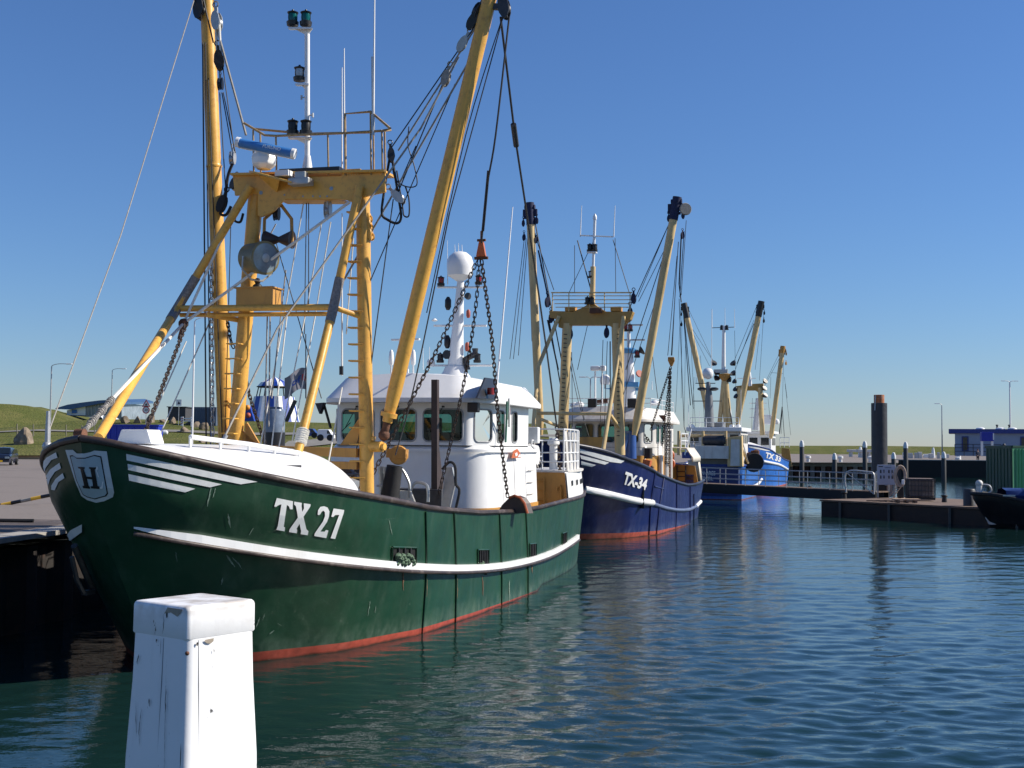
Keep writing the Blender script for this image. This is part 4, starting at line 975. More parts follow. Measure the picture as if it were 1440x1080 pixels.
for p in ([(190, 275), (240, 290), (530, 366), (500, 385), (420, 375), (190, 305)], [(190, 322), (260, 340), (412, 380), (380, 396), (200, 352)], [(200, 368), (312, 398), (280, 412), (200, 396)]): decal(Q, B34, [c5(p)], .02, 'bow_stripe', whitemark, T34, 4)
text_decal(Q, B34, 'TX-34', [(879.5, 662.5), (910.5, 674.5), (874.5, 680.5), (907, 689.5)], .03, clean, T34, bold=.045)
for pts in ([(921, 664), (915, 706), (912.5, 752)], [(933, 672), (927, 712), (923, 751)], [(951, 680), (951, 717), (950, 743)], [(970, 684), (970, 716), (970, 736)], [(975, 695), (975.5, 715), (975, 734)]):
    q = hull_rail_px(Q, B34, [tuple(p) for p in smooth_tab(pts, 4)], .02); MB().tube(q, .04, 6).build('side_fender', navy, T34)
for p in ([(920, 684), (933, 688)],): MB().tube(hull_rail_px(Q, B34, p, .02), .04, 5).build('side_fender', navy, T34)
def strake(S_, bv, px, r, m, root, name='rubbing_strake'):
    pts = hull_rail_px(S_, bv, [tuple(p) for p in smooth_tab(px, 3)], .02)
    return MB().tube(pts, r, 8).build(name, m, root) if len(pts) > 1 else None
strake(Q, B34, [(822, 687.5), (845, 692), (870, 698), (895, 704), (917, 707)], .15, clean, T34); strake(Q, B34, [(917, 708), (935, 714), (950, 717), (965, 717), (976, 713), (983, 707)], .09, mat('blue grey strake', (.12, .15, .25), .4), T34); strake(Q, B34, [(978, 712), (983, 707), (987, 702)], .11, clean, T34)
g4 = lambda x, y, u=6.3: Q.U(x, y, u)
gn = empty('gantry'); gn.parent = T34
MB().tube([g4(790, 640), g4(798, 455)], .25, 12).build('gantry_leg', cream, gn); MB().tube([g4(872, 640), g4(867, 455)], .25, 12).build('gantry_leg', cream, gn)
MB().prism([g4(x, y, 6.1) for x, y in ((772, 437), (806, 438), (820, 432), (829, 426), (834, 426), (843, 433), (852, 438), (890, 438), (886, 449), (868, 463), (860, 460), (855, 457), (798, 457), (793, 462), (785, 460), (785, 448), (773, 447))], (.5, 0, 0)).build('girder', mat('dull mustard paint', (.40, .24, .06), .5, .15, 2, stain=(.2, .1, .04), stain_amt=.5), gn, bevel=.02)
for a_, b_, c_ in (((786, 445), (757, 515), (750, 600)), ((877, 445), (866, 520), (848, 634))):
    MB().tube([g4(*a_, 6.0), Q.U(*b_, 5.2), Q.U(*c_, 4.0)], .1, 8).build('forestay_strut', cream, gn)
MB().tube([g4(875, 450, 6.5), g4(875, 614, 7.5)], .09, 8).build('backstay_strut', cream, gn)
mb = MB(); mb.tube([g4(756, 581, 5), g4(857, 582, 5)], .08, 8); mb.build('crossbar', cream, gn)
MB().tube([g4(858, 583, 5), g4(873, 604)], .08, 8).build('crossbar_strut', cream, gn); MB().tube([g4(762, 590, 5), g4(787, 600)], .08, 8).build('crossbar_strut', cream, gn)
for i in range(26):
    y = 470+i*6.2; MB().beam(g4(867.5, y, 6.0), g4(871.5, y, 6.0), .04, .04).build('rung', blackm, gn) if i < 24 else None
for i in range(24):
    y = 470+i*6.2; x = 796.5-i*.25; MB().beam(g4(x-3.5, y, 6.0), g4(x+1, y+.5, 6.0), .04, .04).build('rung', blackm, gn)
MB().beam(g4(795, 622, 6.3), g4(850, 622, 6.3), .5, .5).build('lower_beam', ochre, gn)
MB().beam(g4(815, 632, 6.5), g4(850, 632, 6.5), .5, .5).build('winch_housing', ochre, gn)
for y in (411.5, 416, 421.5, 427, 432): MB().tube([g4(775+(y-411)*.3, y, 5.9), g4(889-(y-411)*.2, y, 5.9)], .022 if y > 412 else .035, 6).build('platform_rail', cream, gn)
for x in (777, 800, 829, 850, 886): MB().tube([g4(x, 412, 5.9), g4(x, 438, 5.9)], .025, 6).build('rail_post', cream, gn)
for x in (803, 867): MB().box(g4(x, 435, 6.3), (.5, .5, .22), bev=.03).build('floodlight', ochre, gn)
MB().tube([g4(833, 427), g4(834, 375)], .13, 10).build('mast_foot', cream, gn); MB().tube([g4(834, 380), g4(836.5, 310)], .07, 10).lathe([(.1, 0), (.1, .15), (.02, .3)], g4(836.5, 309), 8).build('mast_pole', clean, gn)
MB().tube([g4(817, 331), g4(862, 333)], .035, 6).build('mast_spreader', clean, gn)
whip(gn, g4(816, 333), g4(818, 289), .03); whip(gn, g4(863, 333), g4(865, 289), .03)
MB().beam(g4(826, 355), g4(839, 355), .3, .05).build('lamp_bracket', clean, gn)
for x in (829.5, 836): lamp(gn, g4(x, 354), .27, blackm)
lamp(gn, g4(831, 391), .25, steel); lamp(gn, g4(826, 428, 5.9), .25, blackm); lamp(gn, g4(832, 428, 5.9), .25, blackm)
MB().box(g4(838, 437, 5.8), (.2, .6, .25), bev=.04).build('floodlight', rust, gn)
bblk = mat('blue black canvas', (.015, .02, .06), .8, .3, 9)
for x, y in ((802, 470), (853, 468), (770, 425), (775, 447), (891, 420), (886, 440), (797, 480)): block(gn, g4(x, y), (0, 0, -1), .26, bblk, side=(1, x % 3*.4, 0))
boomset(Q, 6.3, T34, (892, 612), (952, 280), .2, cream, bblk, 1.0); boomset(Q, 6.3, T34, (760, 612), (745, 288), .2, cream, bblk, 1.0)
MB().lathe([(.27, -.07), (.3, 0), (.27, .07)], g4(964, 294), 16, (1, .5, 0)).build('head_sheave', greyrope, T34)
lines(Q, 6.3, T34, [(738, 330, 717, 505), (740, 335, 722, 505), (742, 335, 729, 500), (743, 340, 748, 480), (752, 330, 779, 408, .02), (750, 300, 800, 560, .03), (757, 352, 772, 425, .04, bblk), (760, 372, 771, 420, .02),
    (943, 310, 893, 420, .022), (947, 300, 897, 418), (940, 340, 898, 424), (938, 345, 880, 520, .022), (930, 400, 875, 560), (954, 340, 944, 500, .02), (962, 325, 956, 418, .02), (958, 330, 955, 400, .035), (955, 400, 958, 425, .03), (965, 310, 958, 415), (952, 360, 939, 500), (950, 400, 945, 500),
    (812, 338, 833, 415, .03), (808, 345, 808, 412), (862, 337, 885, 412, .02), (865, 335, 866, 412), (834, 340, 800, 412),
    (826, 458, 812, 520), (797, 490, 812, 560), (800, 490, 822, 590), (802, 492, 795, 560), (804, 495, 805, 600), (848, 478, 844, 600), (858, 480, 858, 600, .03), (854, 480, 850, 600), (772, 450, 795, 580, .03), (770, 450, 785, 520, .04), (905, 520, 890, 600), (915, 480, 925, 560), (886, 450, 878, 600), (812, 560, 830, 620)])
MB().prism([Q.U(x, y, 8) for x, y in ((939, 502), (948, 502), (948.5, 507), (945, 515), (942.5, 515), (939, 507))], (.15, 0, 0)).build('tackle_block', mat('rusty yellow', (.35, .18, .04), .6, .4, 8), T34, bevel=.03)
for x1, y1, u1 in ((915, 605, 9.5), (931, 630, 11), (936, 655, 12), (940, 670, 12.5)): chain(T34, [Q.U(943, 516, 8), Q.U(x1, y1, u1)], .2, .045, .017)
MB().tube([Q.U(887, 645, 7), Q.U(887, 608, 7)], [.28, .26], 14).tube([Q.U(887, 609, 7), Q.U(887, 606, 7)], .34, 12).build('blue_post', mat('mid blue paint', (.03, .09, .30), .4, .12, 3), T34)
MB().tube([Q.U(874, 644, 6.5), Q.U(884, 610, 6.8)], .07, 6).build('post_brace', mat('mid blue paint', (.03, .09, .30)), T34)
# wheelhouse
wh = empty('wheelhouse'); wh.parent = T34
pl = rounded_outline([(16.6, 2.3, .1), (11, 2.3, .5), (10.05, 1.75, .3), (9.9, 0, 0), (10.05, -1.75, .3), (11, -2.3, .5), (16.6, -2.3, .1)], .3)
WU = Wall(pl)
if WU.pos(WU.find(9.9, 0), .5).x > 9.9: WU.sgn = -1
wl_ = []
for a_, b_, c_, d_ in ((10.03, 1.65, 9.97, .65), (9.95, .45, 9.95, -.45), (9.97, -.65, 10.03, -1.65), (10.25, 1.9, 10.8, 2.2), (11.3, 2.3, 12.1, 2.3), (12.5, 2.3, 13.3, 2.3), (13.8, 2.3, 14.6, 2.3), (10.25, -1.9, 10.8, -2.2), (11.3, -2.3, 12.3, -2.3), (12.8, -2.3, 14, -2.3), (16.6, 1.8, 16.6, .4), (16.6, -.2, 16.6, -1.8)): win(a_, b_, c_, d_)
windowed_wall(WU, 2.2, 4.25, 5.2, 5.4, wl_, offwhite, wh, mat('window rubber', (.3, .3, .3)), fr=.025)
mb = MB(); WU.band(mb, 1.3, 3.6, off=.06); mb.build('deckhouse_plinth', ochre, wh)
mb = MB(); WU.band(mb, 3.3, 4.1, WU.find(10.2, 1.9), WU.find(12.5, 2.3), off=.09); mb.build('side_panel', clean, wh)
MB().prism([L(p.x, p.y, 4.0) for p in pl], (0, 0, .02)).box(L(11, 0, 4.3), (.6, 3, .5)).build('wheelhouse_floor', blackm, wh)
roof_shell(wh, rounded_outline([(17, 2.6, .2), (11, 2.75, .9), (9.4, 2.0, .7), (9.2, 0, 0), (9.4, -2.0, .7), (11, -2.75, .9), (17, -2.6, .2)], .3), rounded_outline([(16.8, 2.3, .2), (11.3, 2.35, .9), (9.9, 1.6, .6), (9.8, 0, 0), (9.9, -1.6, .6), (11.3, -2.35, .9), (16.8, -2.3, .2)], .3), 5.3, 6.1, offwhite, .12)
handrail(wh, [L(10.3, v, 6.0) for v in (-2.2, -1, 0, 1, 2.2)]+[L(13, 2.3, 6.0), L(16.5, 2.3, 6.0)], (.25, .5), .02, clean)
MB().box(Q.U(927, 588, 11), (.1, .6, .3)).build('sidelight_recess', rust, wh)
for x in (833, 889): MB().box(Q.U(x, 567, 9.9), (.25, .45, .45), bev=.04).beam(Q.U(x, 573, 10), Q.U(x, 580, 10), .08, .08).build('floodlight', blackm, wh)
for x, y in ((921, 567), (808, 570), (815, 569)): MB().lathe([(.2, 0), (.26, .1), (.2, .22), (.05, .28)], Q.U(x, y+3, 13), 12).build('small_dome', clean, wh)
MB().beam(Q.U(838, 566, 16), Q.U(862, 563, 16), .6, .25).build('stern_gallows_top', rust, wh)
# mast with blue bands
rm = empty('roof_mast'); rm.parent = T34; q4 = lambda x, y, u=14.5: Q.U(x, y, u)
mb = MB(); mb.tube([q4(884.5, 577), q4(885, 545), q4(884, 495), q4(884, 490)], [.42, .33, .24, .2], 14); mb.tube([q4(884, 492), q4(884, 455)], .1, 8); mb.build('mast_column', clean, rm)
lb = mat('sky blue paint', (.08, .27, .52), .4, .1, 4)
MB().lathe([(.36, -.12), (.42, 0), (.42, .12), (.3, .18)], q4(884, 494), 14).prism([q4(848, 546), q4(906, 545), q4(900, 549), q4(870, 549)], (.6, 0, 0)).build('platform_ring', lb, rm)
MB().beam(q4(872, 541), q4(900, 541), .9, .25).build('platform', lb, rm)
for x0, x1, y in ((884, 904, 457), (876, 907, 478)): MB().tube([q4(x0, y), q4(x1, y)], .05, 6).build('mast_spreader', steel, rm)
MB().lathe([(.25, -.3), (.3, -.1), (.28, .1), (.1, .25)], q4(851, 533), 14).build('small_dome', clean, rm); MB().tube([q4(851, 537), q4(851, 546)], .05, 6).build('dome_post', steel, rm)
MB().lathe([(.05, 0), (.2, .1), (.2, .2)], q4(897, 527), 10, (-.6, -.6, .3)).build('horn', redm, rm); MB().lathe([(.05, 0), (.25, .15), (.26, .2)], q4(899, 495), 10, (.3, -.8, .5)).build('horn', blackm, rm)
for x, y in ((880, 466), (886, 466), (883, 507), (896, 503)): lamp(rm, q4(x, y), .28, navred)
MB().box(q4(837, 518, 12), (.3, .5, .25), bev=.08).tube([q4(837, 522, 12), q4(837, 575, 12)], .05, 6).build('radar', clean, wh); MB().box(q4(848, 518, 12), (.3, .3, .3), bev=.08).tube([q4(847, 520, 12), q4(847, 575, 12)], .03, 6).build('radar', clean, wh)
whip(rm, q4(917, 548), q4(917, 536), .03)
# after part: white hood over an ochre bulkhead
ad = empty('after_deck'); ad.parent = T34
cr4 = mat('warm white', (.66, .60, .50), .4, .06, 2)
bk = [Q.U(x, y, 17.2) for x, y in ((943, 652), (977, 655), (982, 682), (943, 684))]
MB().prism(bk, (.08, 0, 0)).build('bulkhead', ochre, ad)
r0 = [L(u, -(0), 0) for u in (0,)]
ra = []; rb = []
for i in range(11):
    u = 15.6+5.6*i/10; v = vg34(min(u, 20))-.12-(.0 if u < 20 else (u-20)*.6); ra.append(L(u, v, 3.5-.0*i)); rb.append(L(u, v-.35, 4.0))
rc_ = [L(p.x, 0, 4.1) for p in rb]; mb = MB(); mb.grid([[p-Vector((0, 0, .25)) for p in ra], ra, rb, rc_], True); mb.grid([[Vector((p.x, -p.y, p.z)) for p in r] for r in ([q-Vector((0, 0, .25)) for q in ra], ra, rb, rc_)], True); mb.build('after_hood', cr4, ad, sharp=60, solid=.05)
rl_ = []; rh_ = []
for i in range(8):
    u = 18.9+2.6*i/7; v = vg34(min(u, 20))-.05-(.0 if u < 20 else (u-20)*.6); rl_.append(L(u, v, zg34(u)-.05)); rh_.append(L(u-.3, v-.1, 3.3))
MB().grid([rl_, rh_]).build('side_plate', cr4, ad, solid=.05)
for y in (663, 670, 677): MB().tube([Q.U(952, y, 17.05), Q.U(964, y, 17.05)], .03, 5).build('ladder_rung', brown, ad)
for x in (952, 964): MB().tube([Q.U(x, 655, 17.05), Q.U(x, 683, 17.05)], .035, 5).build('ladder_rail', brown, ad)
MB().box(Q.U(970, 676, 17.4), (.4, .5, .7)).build('drum', bluep, ad)
handrail(ad, [L(15.5, 2.9, 4.0), L(17, 2.9, 4.0), L(18.5, 2.8, 4.0)], (.4, .8), .03, clean)
MB().lathe([(.3, -.06), (.34, 0), (.3, .06)], Q.U(940, 640, 15), 14, (1, 0, 0)).lathe([(.3, -.06), (.34, 0), (.3, .06)], Q.U(941, 652, 15), 14, (1, 0, 0)).build('life_buoy', orange, ad)
MB().tube([Q.U(929, 690, 11.5), Q.U(929, 640, 11.5)], .13, 10).build('white_post', offwhite, T34); MB().tube([Q.U(937, 690, 12), Q.U(937, 600, 12)], .12, 8).build('white_post', offwhite, T34); MB().tube([Q.U(943, 690, 13), Q.U(943, 605, 13)], .1, 8).build('white_post', offwhite, T34)
MB().tube([Q.U(912, 645, 9.5), Q.U(912, 630, 9.5)], .2, 12).build('fender_bollard', rubber, T34)
MB().beam(Q.U(905, 650, 9), Q.U(915, 652, 9), .5, .3).build('fairlead', orange, T34)

# ---------------- boat lying stern to the viewer
A3 = Ship((19.7, 112.2, 0), 198); T3 = A3.root('fishing_trawler')
tag(T3, 'blue trawler lying stern first with net drum and satellite dome on grey mast', 'fishing boat', 'fishing trawlers moored in a row')
vt3 = smooth_tab([(-2, 0), (-1.8, .6), (-1.2, 1.4), (0, 2.3), (2, 3), (5, 3.3), (10, 3.3), (14.2, 3.2)], 3)
G = [(u, max(v, 0), 2.68 if u > 5 else 2.68+(5-u)*.04) for u, v in vt3]+[(14.7, 3.0, 2.68), (14.9, 2.5, 2.68), (15.0, 1.2, 2.68), (15.0, 0, 2.68)]
blue3 = hullmat('mid blue hull paint', (.02, .12, .42), (.45, .10, .06), .05, 0, scuff=(.25, .32, .45))
h3, B3, top, tops = make_hull(G, [(0, 0), (1, .9), (3, 2.4), (6, 3.1), (14, 3.0), (16, 2.9)], 2, blue3, T3, -2, nz=10, stern_ratio=.95)
rail_along(top, tops, .08, bluep, T3)
k3 = lambda x, y, u=14.6: A3.U(x, y, u)
n3 = mat('navy rail and shaded transom', (.012, .03, .14), .4, .1, 3)  # navy for a cap rail, and hull blue darkened to shade the transom
MB().prism([L(15.04, 2.6, .3), L(15.04, -2.7, .3), L(15.04, -2.75, 2.62), L(15.04, 2.7, 2.62)], (.03, 0, 0)).build('transom_shade', n3, T3)  # dark sheet over the blue stern, its shade put into the colour
for body, bx in (('VAN ARES', ((978, 662), (1006, 662.5), (978, 668), (1006, 668.5))), ('TEXEL', ((981, 670), (1003, 670.5), (981, 675), (1003, 675.5)))):
    TL_, TR_, BL_, BR_ = [A3.U(*p, 15.1) for p in bx]
    text_on(body, (0, 0, 0), (1, 0, 0), (0, 1, 0), 'boat_name', clean, T3, .01, mapf=lambda x, y: BL_.lerp(BR_, x).lerp(TL_.lerp(TR_, x), y))
MB().beam(k3(985, 648), k3(1026, 648), .5, .9).build('stern_ramp', mat('ramp grey', (.16, .16, .15), .6, .2, 3), T3)
MB().box((k3(985, 636)+k3(1022, 636))/2, (2.0, 2.6, 1.0), bev=.03).build('deckhouse', offwhite, T3)
MB().tube([k3(989, 619.5), k3(1021, 619.5)], .42, 14).build('net_drum_core', dsteel, T3)
for x in (955+0, 989, 1021): MB().prism([k3(x-2, 640), k3(x+2, 640), k3(x+1.5, 606), k3(x-1.5, 606)], (.3, 0, 0)).build('drum_frame', cream, T3)
MB().tube([k3(957, 613), k3(1021, 613)], .1, 8).build('drum_axle', cream, T3)
MB().prism([k3(x, y) for x, y in ((1025, 656), (1025, 615), (1045, 613), (1046, 656))], (.8, 0, 0)).build('stern_gallows', cream, T3, bevel=.03)
MB().prism([k3(x, y, 14.66) for x, y in ((1029, 655), (1030, 618), (1042, 618), (1042, 655))], (.8, 0, 0)).build('gallows_panel', offwhite, T3)
MB().box(k3(1037, 645, 15.2), (.3, .4, .7)).build('stern_light_box', rust, T3)
wh3 = MB().box(L(6.5, 0, 3.9), (5, 4.2, 3.0), bev=.15).build('wheelhouse', offwhite, T3); MB().prism([L(3.4, 2.3, 5.4), L(3.4, -2.3, 5.4), L(9.6, -2.3, 5.4), L(9.6, 2.3, 5.4)], (0, 0, .35)).build('wheelhouse_roof', clean, wh3, bevel=.05)
for v in (-1.6, -.5, .6, 1.7): MB().box(L(9.03, v, 4.8), (.03, .7, .7), bev=.01).build('window', mat('dark window', (.01, .015, .02), .08), wh3)
for u in (4.7, 5.9, 7.1, 8.3): MB().box(L(u, -2.11, 4.8), (.8, .03, .7), bev=.01).build('window', mat('dark window', (.01, .015, .02), .08), wh3)
g3 = lambda x, y, u=8: A3.U(x, y, u)
greym = mat('mast grey', (.16, .17, .18), .5, .1, 4)
rm3 = empty('roof_mast'); rm3.parent = T3
MB().tube([g3(997.5, 600), g3(997, 560), g3(996, 537)], [.42, .33, .16], 12).build('mast_column', greym, rm3)
MB().lathe([(.1, -.5), (.35, -.38), (.46, -.15), (.46, .1), (.34, .35), (.1, .46)], g3(995.5, 525), 18).build('satellite_dome', clean, rm3)
for x0, x1, y in ((978, 1006, 539), (975, 1015, 564)): MB().tube([g3(x0, y), g3(x1, y)], .04, 6).build('mast_spreader', dsteel, rm3)
for x in (987, 1004): MB().lathe([(.15, -.1), (.38, 0), (.38, .12), (.2, .2)], g3(x, 548), 12).build('floodlight', blackm, rm3)
whip(rm3, g3(979, 538), g3(979, 526), .03); whip(rm3, g3(1000.5, 520), g3(1001, 435), .035)
gn3 = empty('gantry'); gn3.parent = T3; u3 = 1.0; G3 = lambda x, y, u=u3: A3.U(x, y, u)
for x0, x1 in ((1011, 1018), (1020, 1019), (1027, 1021)): MB().tube([G3(x0, 604), G3(x1, 532)], .2, 8).build('gantry_leg', cream, gn3)
MB().tube([G3(1030, 604), G3(1022, 540)], .09, 6).build('backstay_strut', clean, gn3)
MB().lathe([(.1, -.75), (.5, -.3), (.55, 0), (.4, .05)], G3(1019, 526), 10).build('crow_platform', mat('rusty yellow', (.35, .18, .04)), gn3)
MB().box(G3(1014, 522), (.6, 1.2, .3)).build('platform', steel, gn3)
MB().tube([G3(1017.5, 522), G3(1018, 458)], [.2, .14], 10).build('mast_pole', clean, gn3)
MB().tube([G3(1001.5, 461), G3(1032, 460)], .035, 6).build('mast_spreader', dsteel, gn3)
for x, y0, y1 in ((1001.5, 461, 435), (1019.5, 458, 433), (1033, 461, 434)): whip(gn3, G3(x, y0), G3(x, y1), .03)
for x, y, s_ in ((1003, 512, -1), (1032, 512, 1), (1032, 526, 1), (1007, 533, -1), (1026, 535, 1), (1007, 525, -1)): MB().lathe([(.08, -.15), (.3, .1), (.3, .2)], G3(x, y), 10, (.4, -.4*s_, .5)).build('floodlight', blackm, gn3)
for x, y in ((1015, 464), (1022, 464)): lamp(gn3, G3(x, y), .3, blackm)
boomset(A3, u3, T3, (1000, 600), (962, 428), .26, cream, blackm, 1.3); boomset(A3, u3, T3, (1036, 598), (1070.5, 425), .26, cream, blackm, 1.3)
lines(A3, u3, T3, [(966, 430, 1004, 510), (972, 460, 1003, 508), (971, 462, 998, 515), (961, 440, 971, 570, .04), (959, 440, 958, 560), (962, 445, 975, 575, .035), (971, 470, 978, 600), (1066, 426, 1033, 506, .02), (1060, 455, 1036, 512, .03), (1060, 450, 1034, 520), (1074, 440, 1068, 535), (1068, 470, 1062, 520), (964, 480, 962, 600), (976, 530, 974, 600), (1033, 465, 1036, 600), (985, 500, 991, 600), (958, 420, 950, 580), (955, 420, 962, 600, .03)])
MB().tube([A3.U(963, 640, 15.5), A3.U(972, 603, 15)], .06, 6).build('light_pole', clean, T3)
handrail(T3, [k3(x, 641) for x in (957, 965, 975, 989)], (.5, 1.1), .035, clean); handrail(T3, [k3(x, 658) for x in (991, 1000, 1010, 1020)], (.4, .8, 1.15), .03, steel)
MB().lathe([(.7, -.35), (.8, 0), (.7, .35)], A3.U(1060, 650, 13.5), 16, (1, .4, 0)).build('net_roll', rubber, T3); mb = MB()
for i in range(30): mb.ball(A3.U(1058+random.uniform(-5, 6), 642+random.uniform(-7, 12), 13.4), random.uniform(.15, .3), 7, (1, 1, .7))
mb.build('net_heap', rust, T3)
MB().tube([A3.U(1044, 632, 14), A3.U(1052, 652, 14)], .1, 6).build('net_spar', cream, T3)
MB().tube(curve([A3.U(1041, 683, 15.2), A3.U(1052, 685, 14.5), A3.U(1064, 682, 11), A3.U(1071, 674, 7)]), .12, 8).build('rubbing_strake', clean, T3)

handrail(T3, [L(9.2, v, 5.75) for v in (-2, -.7, .7, 2)], (.4, .8), .03, clean)
for x, y0, y1 in ((968, 603, 560), (1034, 603, 575), (1042, 603, 548), (984, 603, 578)): whip(T3, A3.U(x, y0, 9), A3.U(x, y1, 9), .03)
for x in (973, 1029, 1038): MB().lathe([(.2, 0), (.26, .12), (.2, .3), (.04, .38)], A3.U(x, 603, 8.5), 10).build('small_dome', clean, T3)
MB().lathe([(.3, -.07), (.34, 0), (.3, .07)], A3.U(1016, 629, 14.2), 14, (1, 0, 0)).build('life_buoy', orange, T3)
MB().box(A3.U(1006, 600, 7), (.9, 1.6, .7), bev=.05).build('funnel_housing', greym, T3)
for i, x in enumerate((966, 975, 1003, 1012)): MB().box(A3.U(x, 640, 15.0-.2*i), (.6, .7, .5), bev=.05).build('fish_box', (bluep, rust, steel, brown)[i], T3)
for x0, y0, x1, y1 in ((962, 600, 978, 655), (970, 600, 983, 650), (1040, 606, 1052, 650), (1030, 600, 1024, 560)): MB().tube([A3.U(x0, y0, 13), A3.U(x1, y1, 14.6)], .035, 5).build('rigging_wire', wirem, T3)

# ---------------- TX 33
M3 = Ship((21.4, 118.5, 0), 17); T33 = M3.root('fishing_trawler')
tag(T33, 'bright blue fishing trawler TX 33 with white whaleback, farthest of the moored row', 'fishing boat', 'fishing trawlers moored in a row')
vt5 = smooth_tab([(-2.6, 0), (-2.4, .6), (-1.9, 1.2), (-.8, 2.1), (1, 2.9), (3, 3.2), (7, 3.3), (14, 3.3), (20, 3.25), (24, 3.1)], 3)
zt5 = solve_z(M3, [(1058, 626), (1075, 630), (1090, 637), (1103, 646), (1112, 655)], vt5); print('z33', zt5)
zt5 = [(-2.6, zt5[0][1]+.2)]+[q for q in zt5 if q[0] > -2.3 and q[0] < 24]+[(27, 2.5)]
zt5 = sorted(zt5)
G = [(u, max(v, 0), lerp_tab(zt5, u)) for u, v in vt5]+[(24+2*math.sin(i/6*1.5708), 3.1*math.cos(i/6*1.5708)**.7 if i < 6 else 0, lerp_tab(zt5, 25)) for i in range(1, 7)]
blue33 = hullmat('bright blue hull paint', (.015, .12, .46), (.48, .10, .06), .42, -.012, scuff=(.2, .3, .5), amt=.25)
h33, B33, top, tops = make_hull(G, [(0, 0), (.8, .9), (2, 2), (5, 3.0), (10, 3.2), (24, 2.9), (28, 2.5)], 2.6, blue33, T33, -2.6, nz=12)
rail_along(top, tops, .07, n3, T33)
rows = []
for i in range(16):
    s_ = i/15; row = []
    for k in range(-10, 11):
        w = k/10; u = -2.4+(11-3.0*abs(w)**2)*s_; v = w*max(.02, lerp_tab(vt5, u)-.1); ze = lerp_tab(zt5, u); zc = max(ze+.1, 4.75-.09*max(0, u)); row.append(L(u, v, ze+(zc-ze)*(1-abs(w)**2.4)))
    rows.append(row)
rows.append([Vector((p.x, p.y, 1.5)) for p in rows[-1]]); MB().grid(rows).build('whaleback', clean, T33, sharp=50)
text_decal(M3, B33, 'TX 33', [(1077, 635.5), (1098.5, 641.5), (1075.5, 643.5), (1097, 650)], .03, clean, T33, bold=.05)
for p in ([(1053, 626.5), (1064, 628.5), (1084, 634), (1078, 634), (1060, 630.5), (1053, 629)],): decal(M3, B33, [p], .02, 'bow_stripe', whitemark, T33, 4)
strake(M3, B33, [(1073, 648.5), (1085, 651), (1097, 654), (1107, 660), (1112, 663.5)], .13, clean, T33)
g5 = lambda x, y, u=5.5: M3.U(x, y, u)
gn5 = empty('gantry'); gn5.parent = T33
MB().tube([g5(1072, 612), g5(1069, 545)], .24, 8).build('gantry_leg', cream, gn5); MB().tube([g5(1036, 612), g5(1040, 545)], .24, 8).build('gantry_leg', cream, gn5)
MB().prism([g5(x, y) for x, y in ((1035, 543), (1056, 540), (1073, 539), (1074, 546), (1068, 553), (1062, 549), (1044, 549), (1036, 552))], (.6, 0, 0)).build('girder', mat('dull mustard paint', (.40, .24, .06)), gn5)
MB().tube([g5(1055, 543), g5(1053, 524)], .2, 8).build('mast_pole', clean, gn5); MB().tube([g5(1037, 532), g5(1063, 532)], .04, 5).build('mast_spreader', clean, gn5)
for x, y in ((1034, 537), (1035, 548), (1075, 537), (1074, 547), (1075, 557), (1036, 558)): MB().lathe([(.08, -.15), (.28, .1), (.28, .2)], g5(x, y), 8, (-.4, .5 if x < 1050 else -.5, .4)).build('floodlight', blackm, gn5)
boomset(M3, 5.5, T33, (1084, 617), (1101, 488), .23, cream, ochre, .6)
MB().tube([g5(1034, 610), g5(1050, 545)], .14, 7).build('forestay_strut', cream, gn5)
lines(M3, 5.5, T33, [(1096, 497, 1076, 538), (1098, 500, 1074, 545), (1084, 524, 1101, 525), (1102, 505, 1099, 610), (1103, 530, 1107, 560), (1104, 540, 1112, 612), (1100, 572, 1096, 610, .06), (1100, 572, 1103, 614, .03), (1084, 530, 1083, 560), (1068, 560, 1066, 600), (1058, 560, 1057, 605), (1063, 560, 1061, 605), (1080, 560, 1083, 590)])
MB().tube([M3.U(1064, 605, 9), M3.U(1066, 560, 9)], [.45, .2], 10).build('mast_column', clean, T33)
for y in (567, 575, 587): MB().tube([M3.U(1054, y, 9), M3.U(1078, y, 9)], .04, 5).build('mast_spreader', clean, T33)
wh5 = MB().box(L(12, 0, 3.9), (5, 4.8, 3.4), bev=.2).build('wheelhouse', clean, T33)
for v in (-1.7, -.55, .6, 1.75): MB().box(L(9.47, v, 4.75), (.04, .8, .75), bev=.01).build('window', mat('dark window', (.01, .015, .02)), wh5)
for u in (10.5, 11.9, 13.3): MB().box(L(u, 2.42, 4.75), (.8, .04, .75), bev=.01).build('window', mat('dark window', (.01, .015, .02)), wh5)
MB().prism([L(9, 2.7, 5.5), L(9, -2.7, 5.5), L(15, -2.7, 5.5), L(15, 2.7, 5.5)], (0, 0, .3)).build('wheelhouse_roof', clean, wh5, bevel=.05)
MB().lathe([(.3, -.2), (.4, 0), (.3, .3), (.05, .4)], M3.U(1091, 594, 12), 12).build('small_dome', clean, wh5); MB().box(M3.U(1079, 590, 12), (.5, .9, 1.0), bev=.05).build('radar', clean, wh5)
MB().prism([M3.U(x, y, 22) for x, y in ((1099, 630), (1110, 631), (1114, 656), (1099, 656))], (.1, 0, 0)).build('bulkhead', ochre, T33)
handrail(T33, [M3.U(x, 629, 22) for x in (1097, 1103, 1110)], (.5, 1.1), .035, clean)
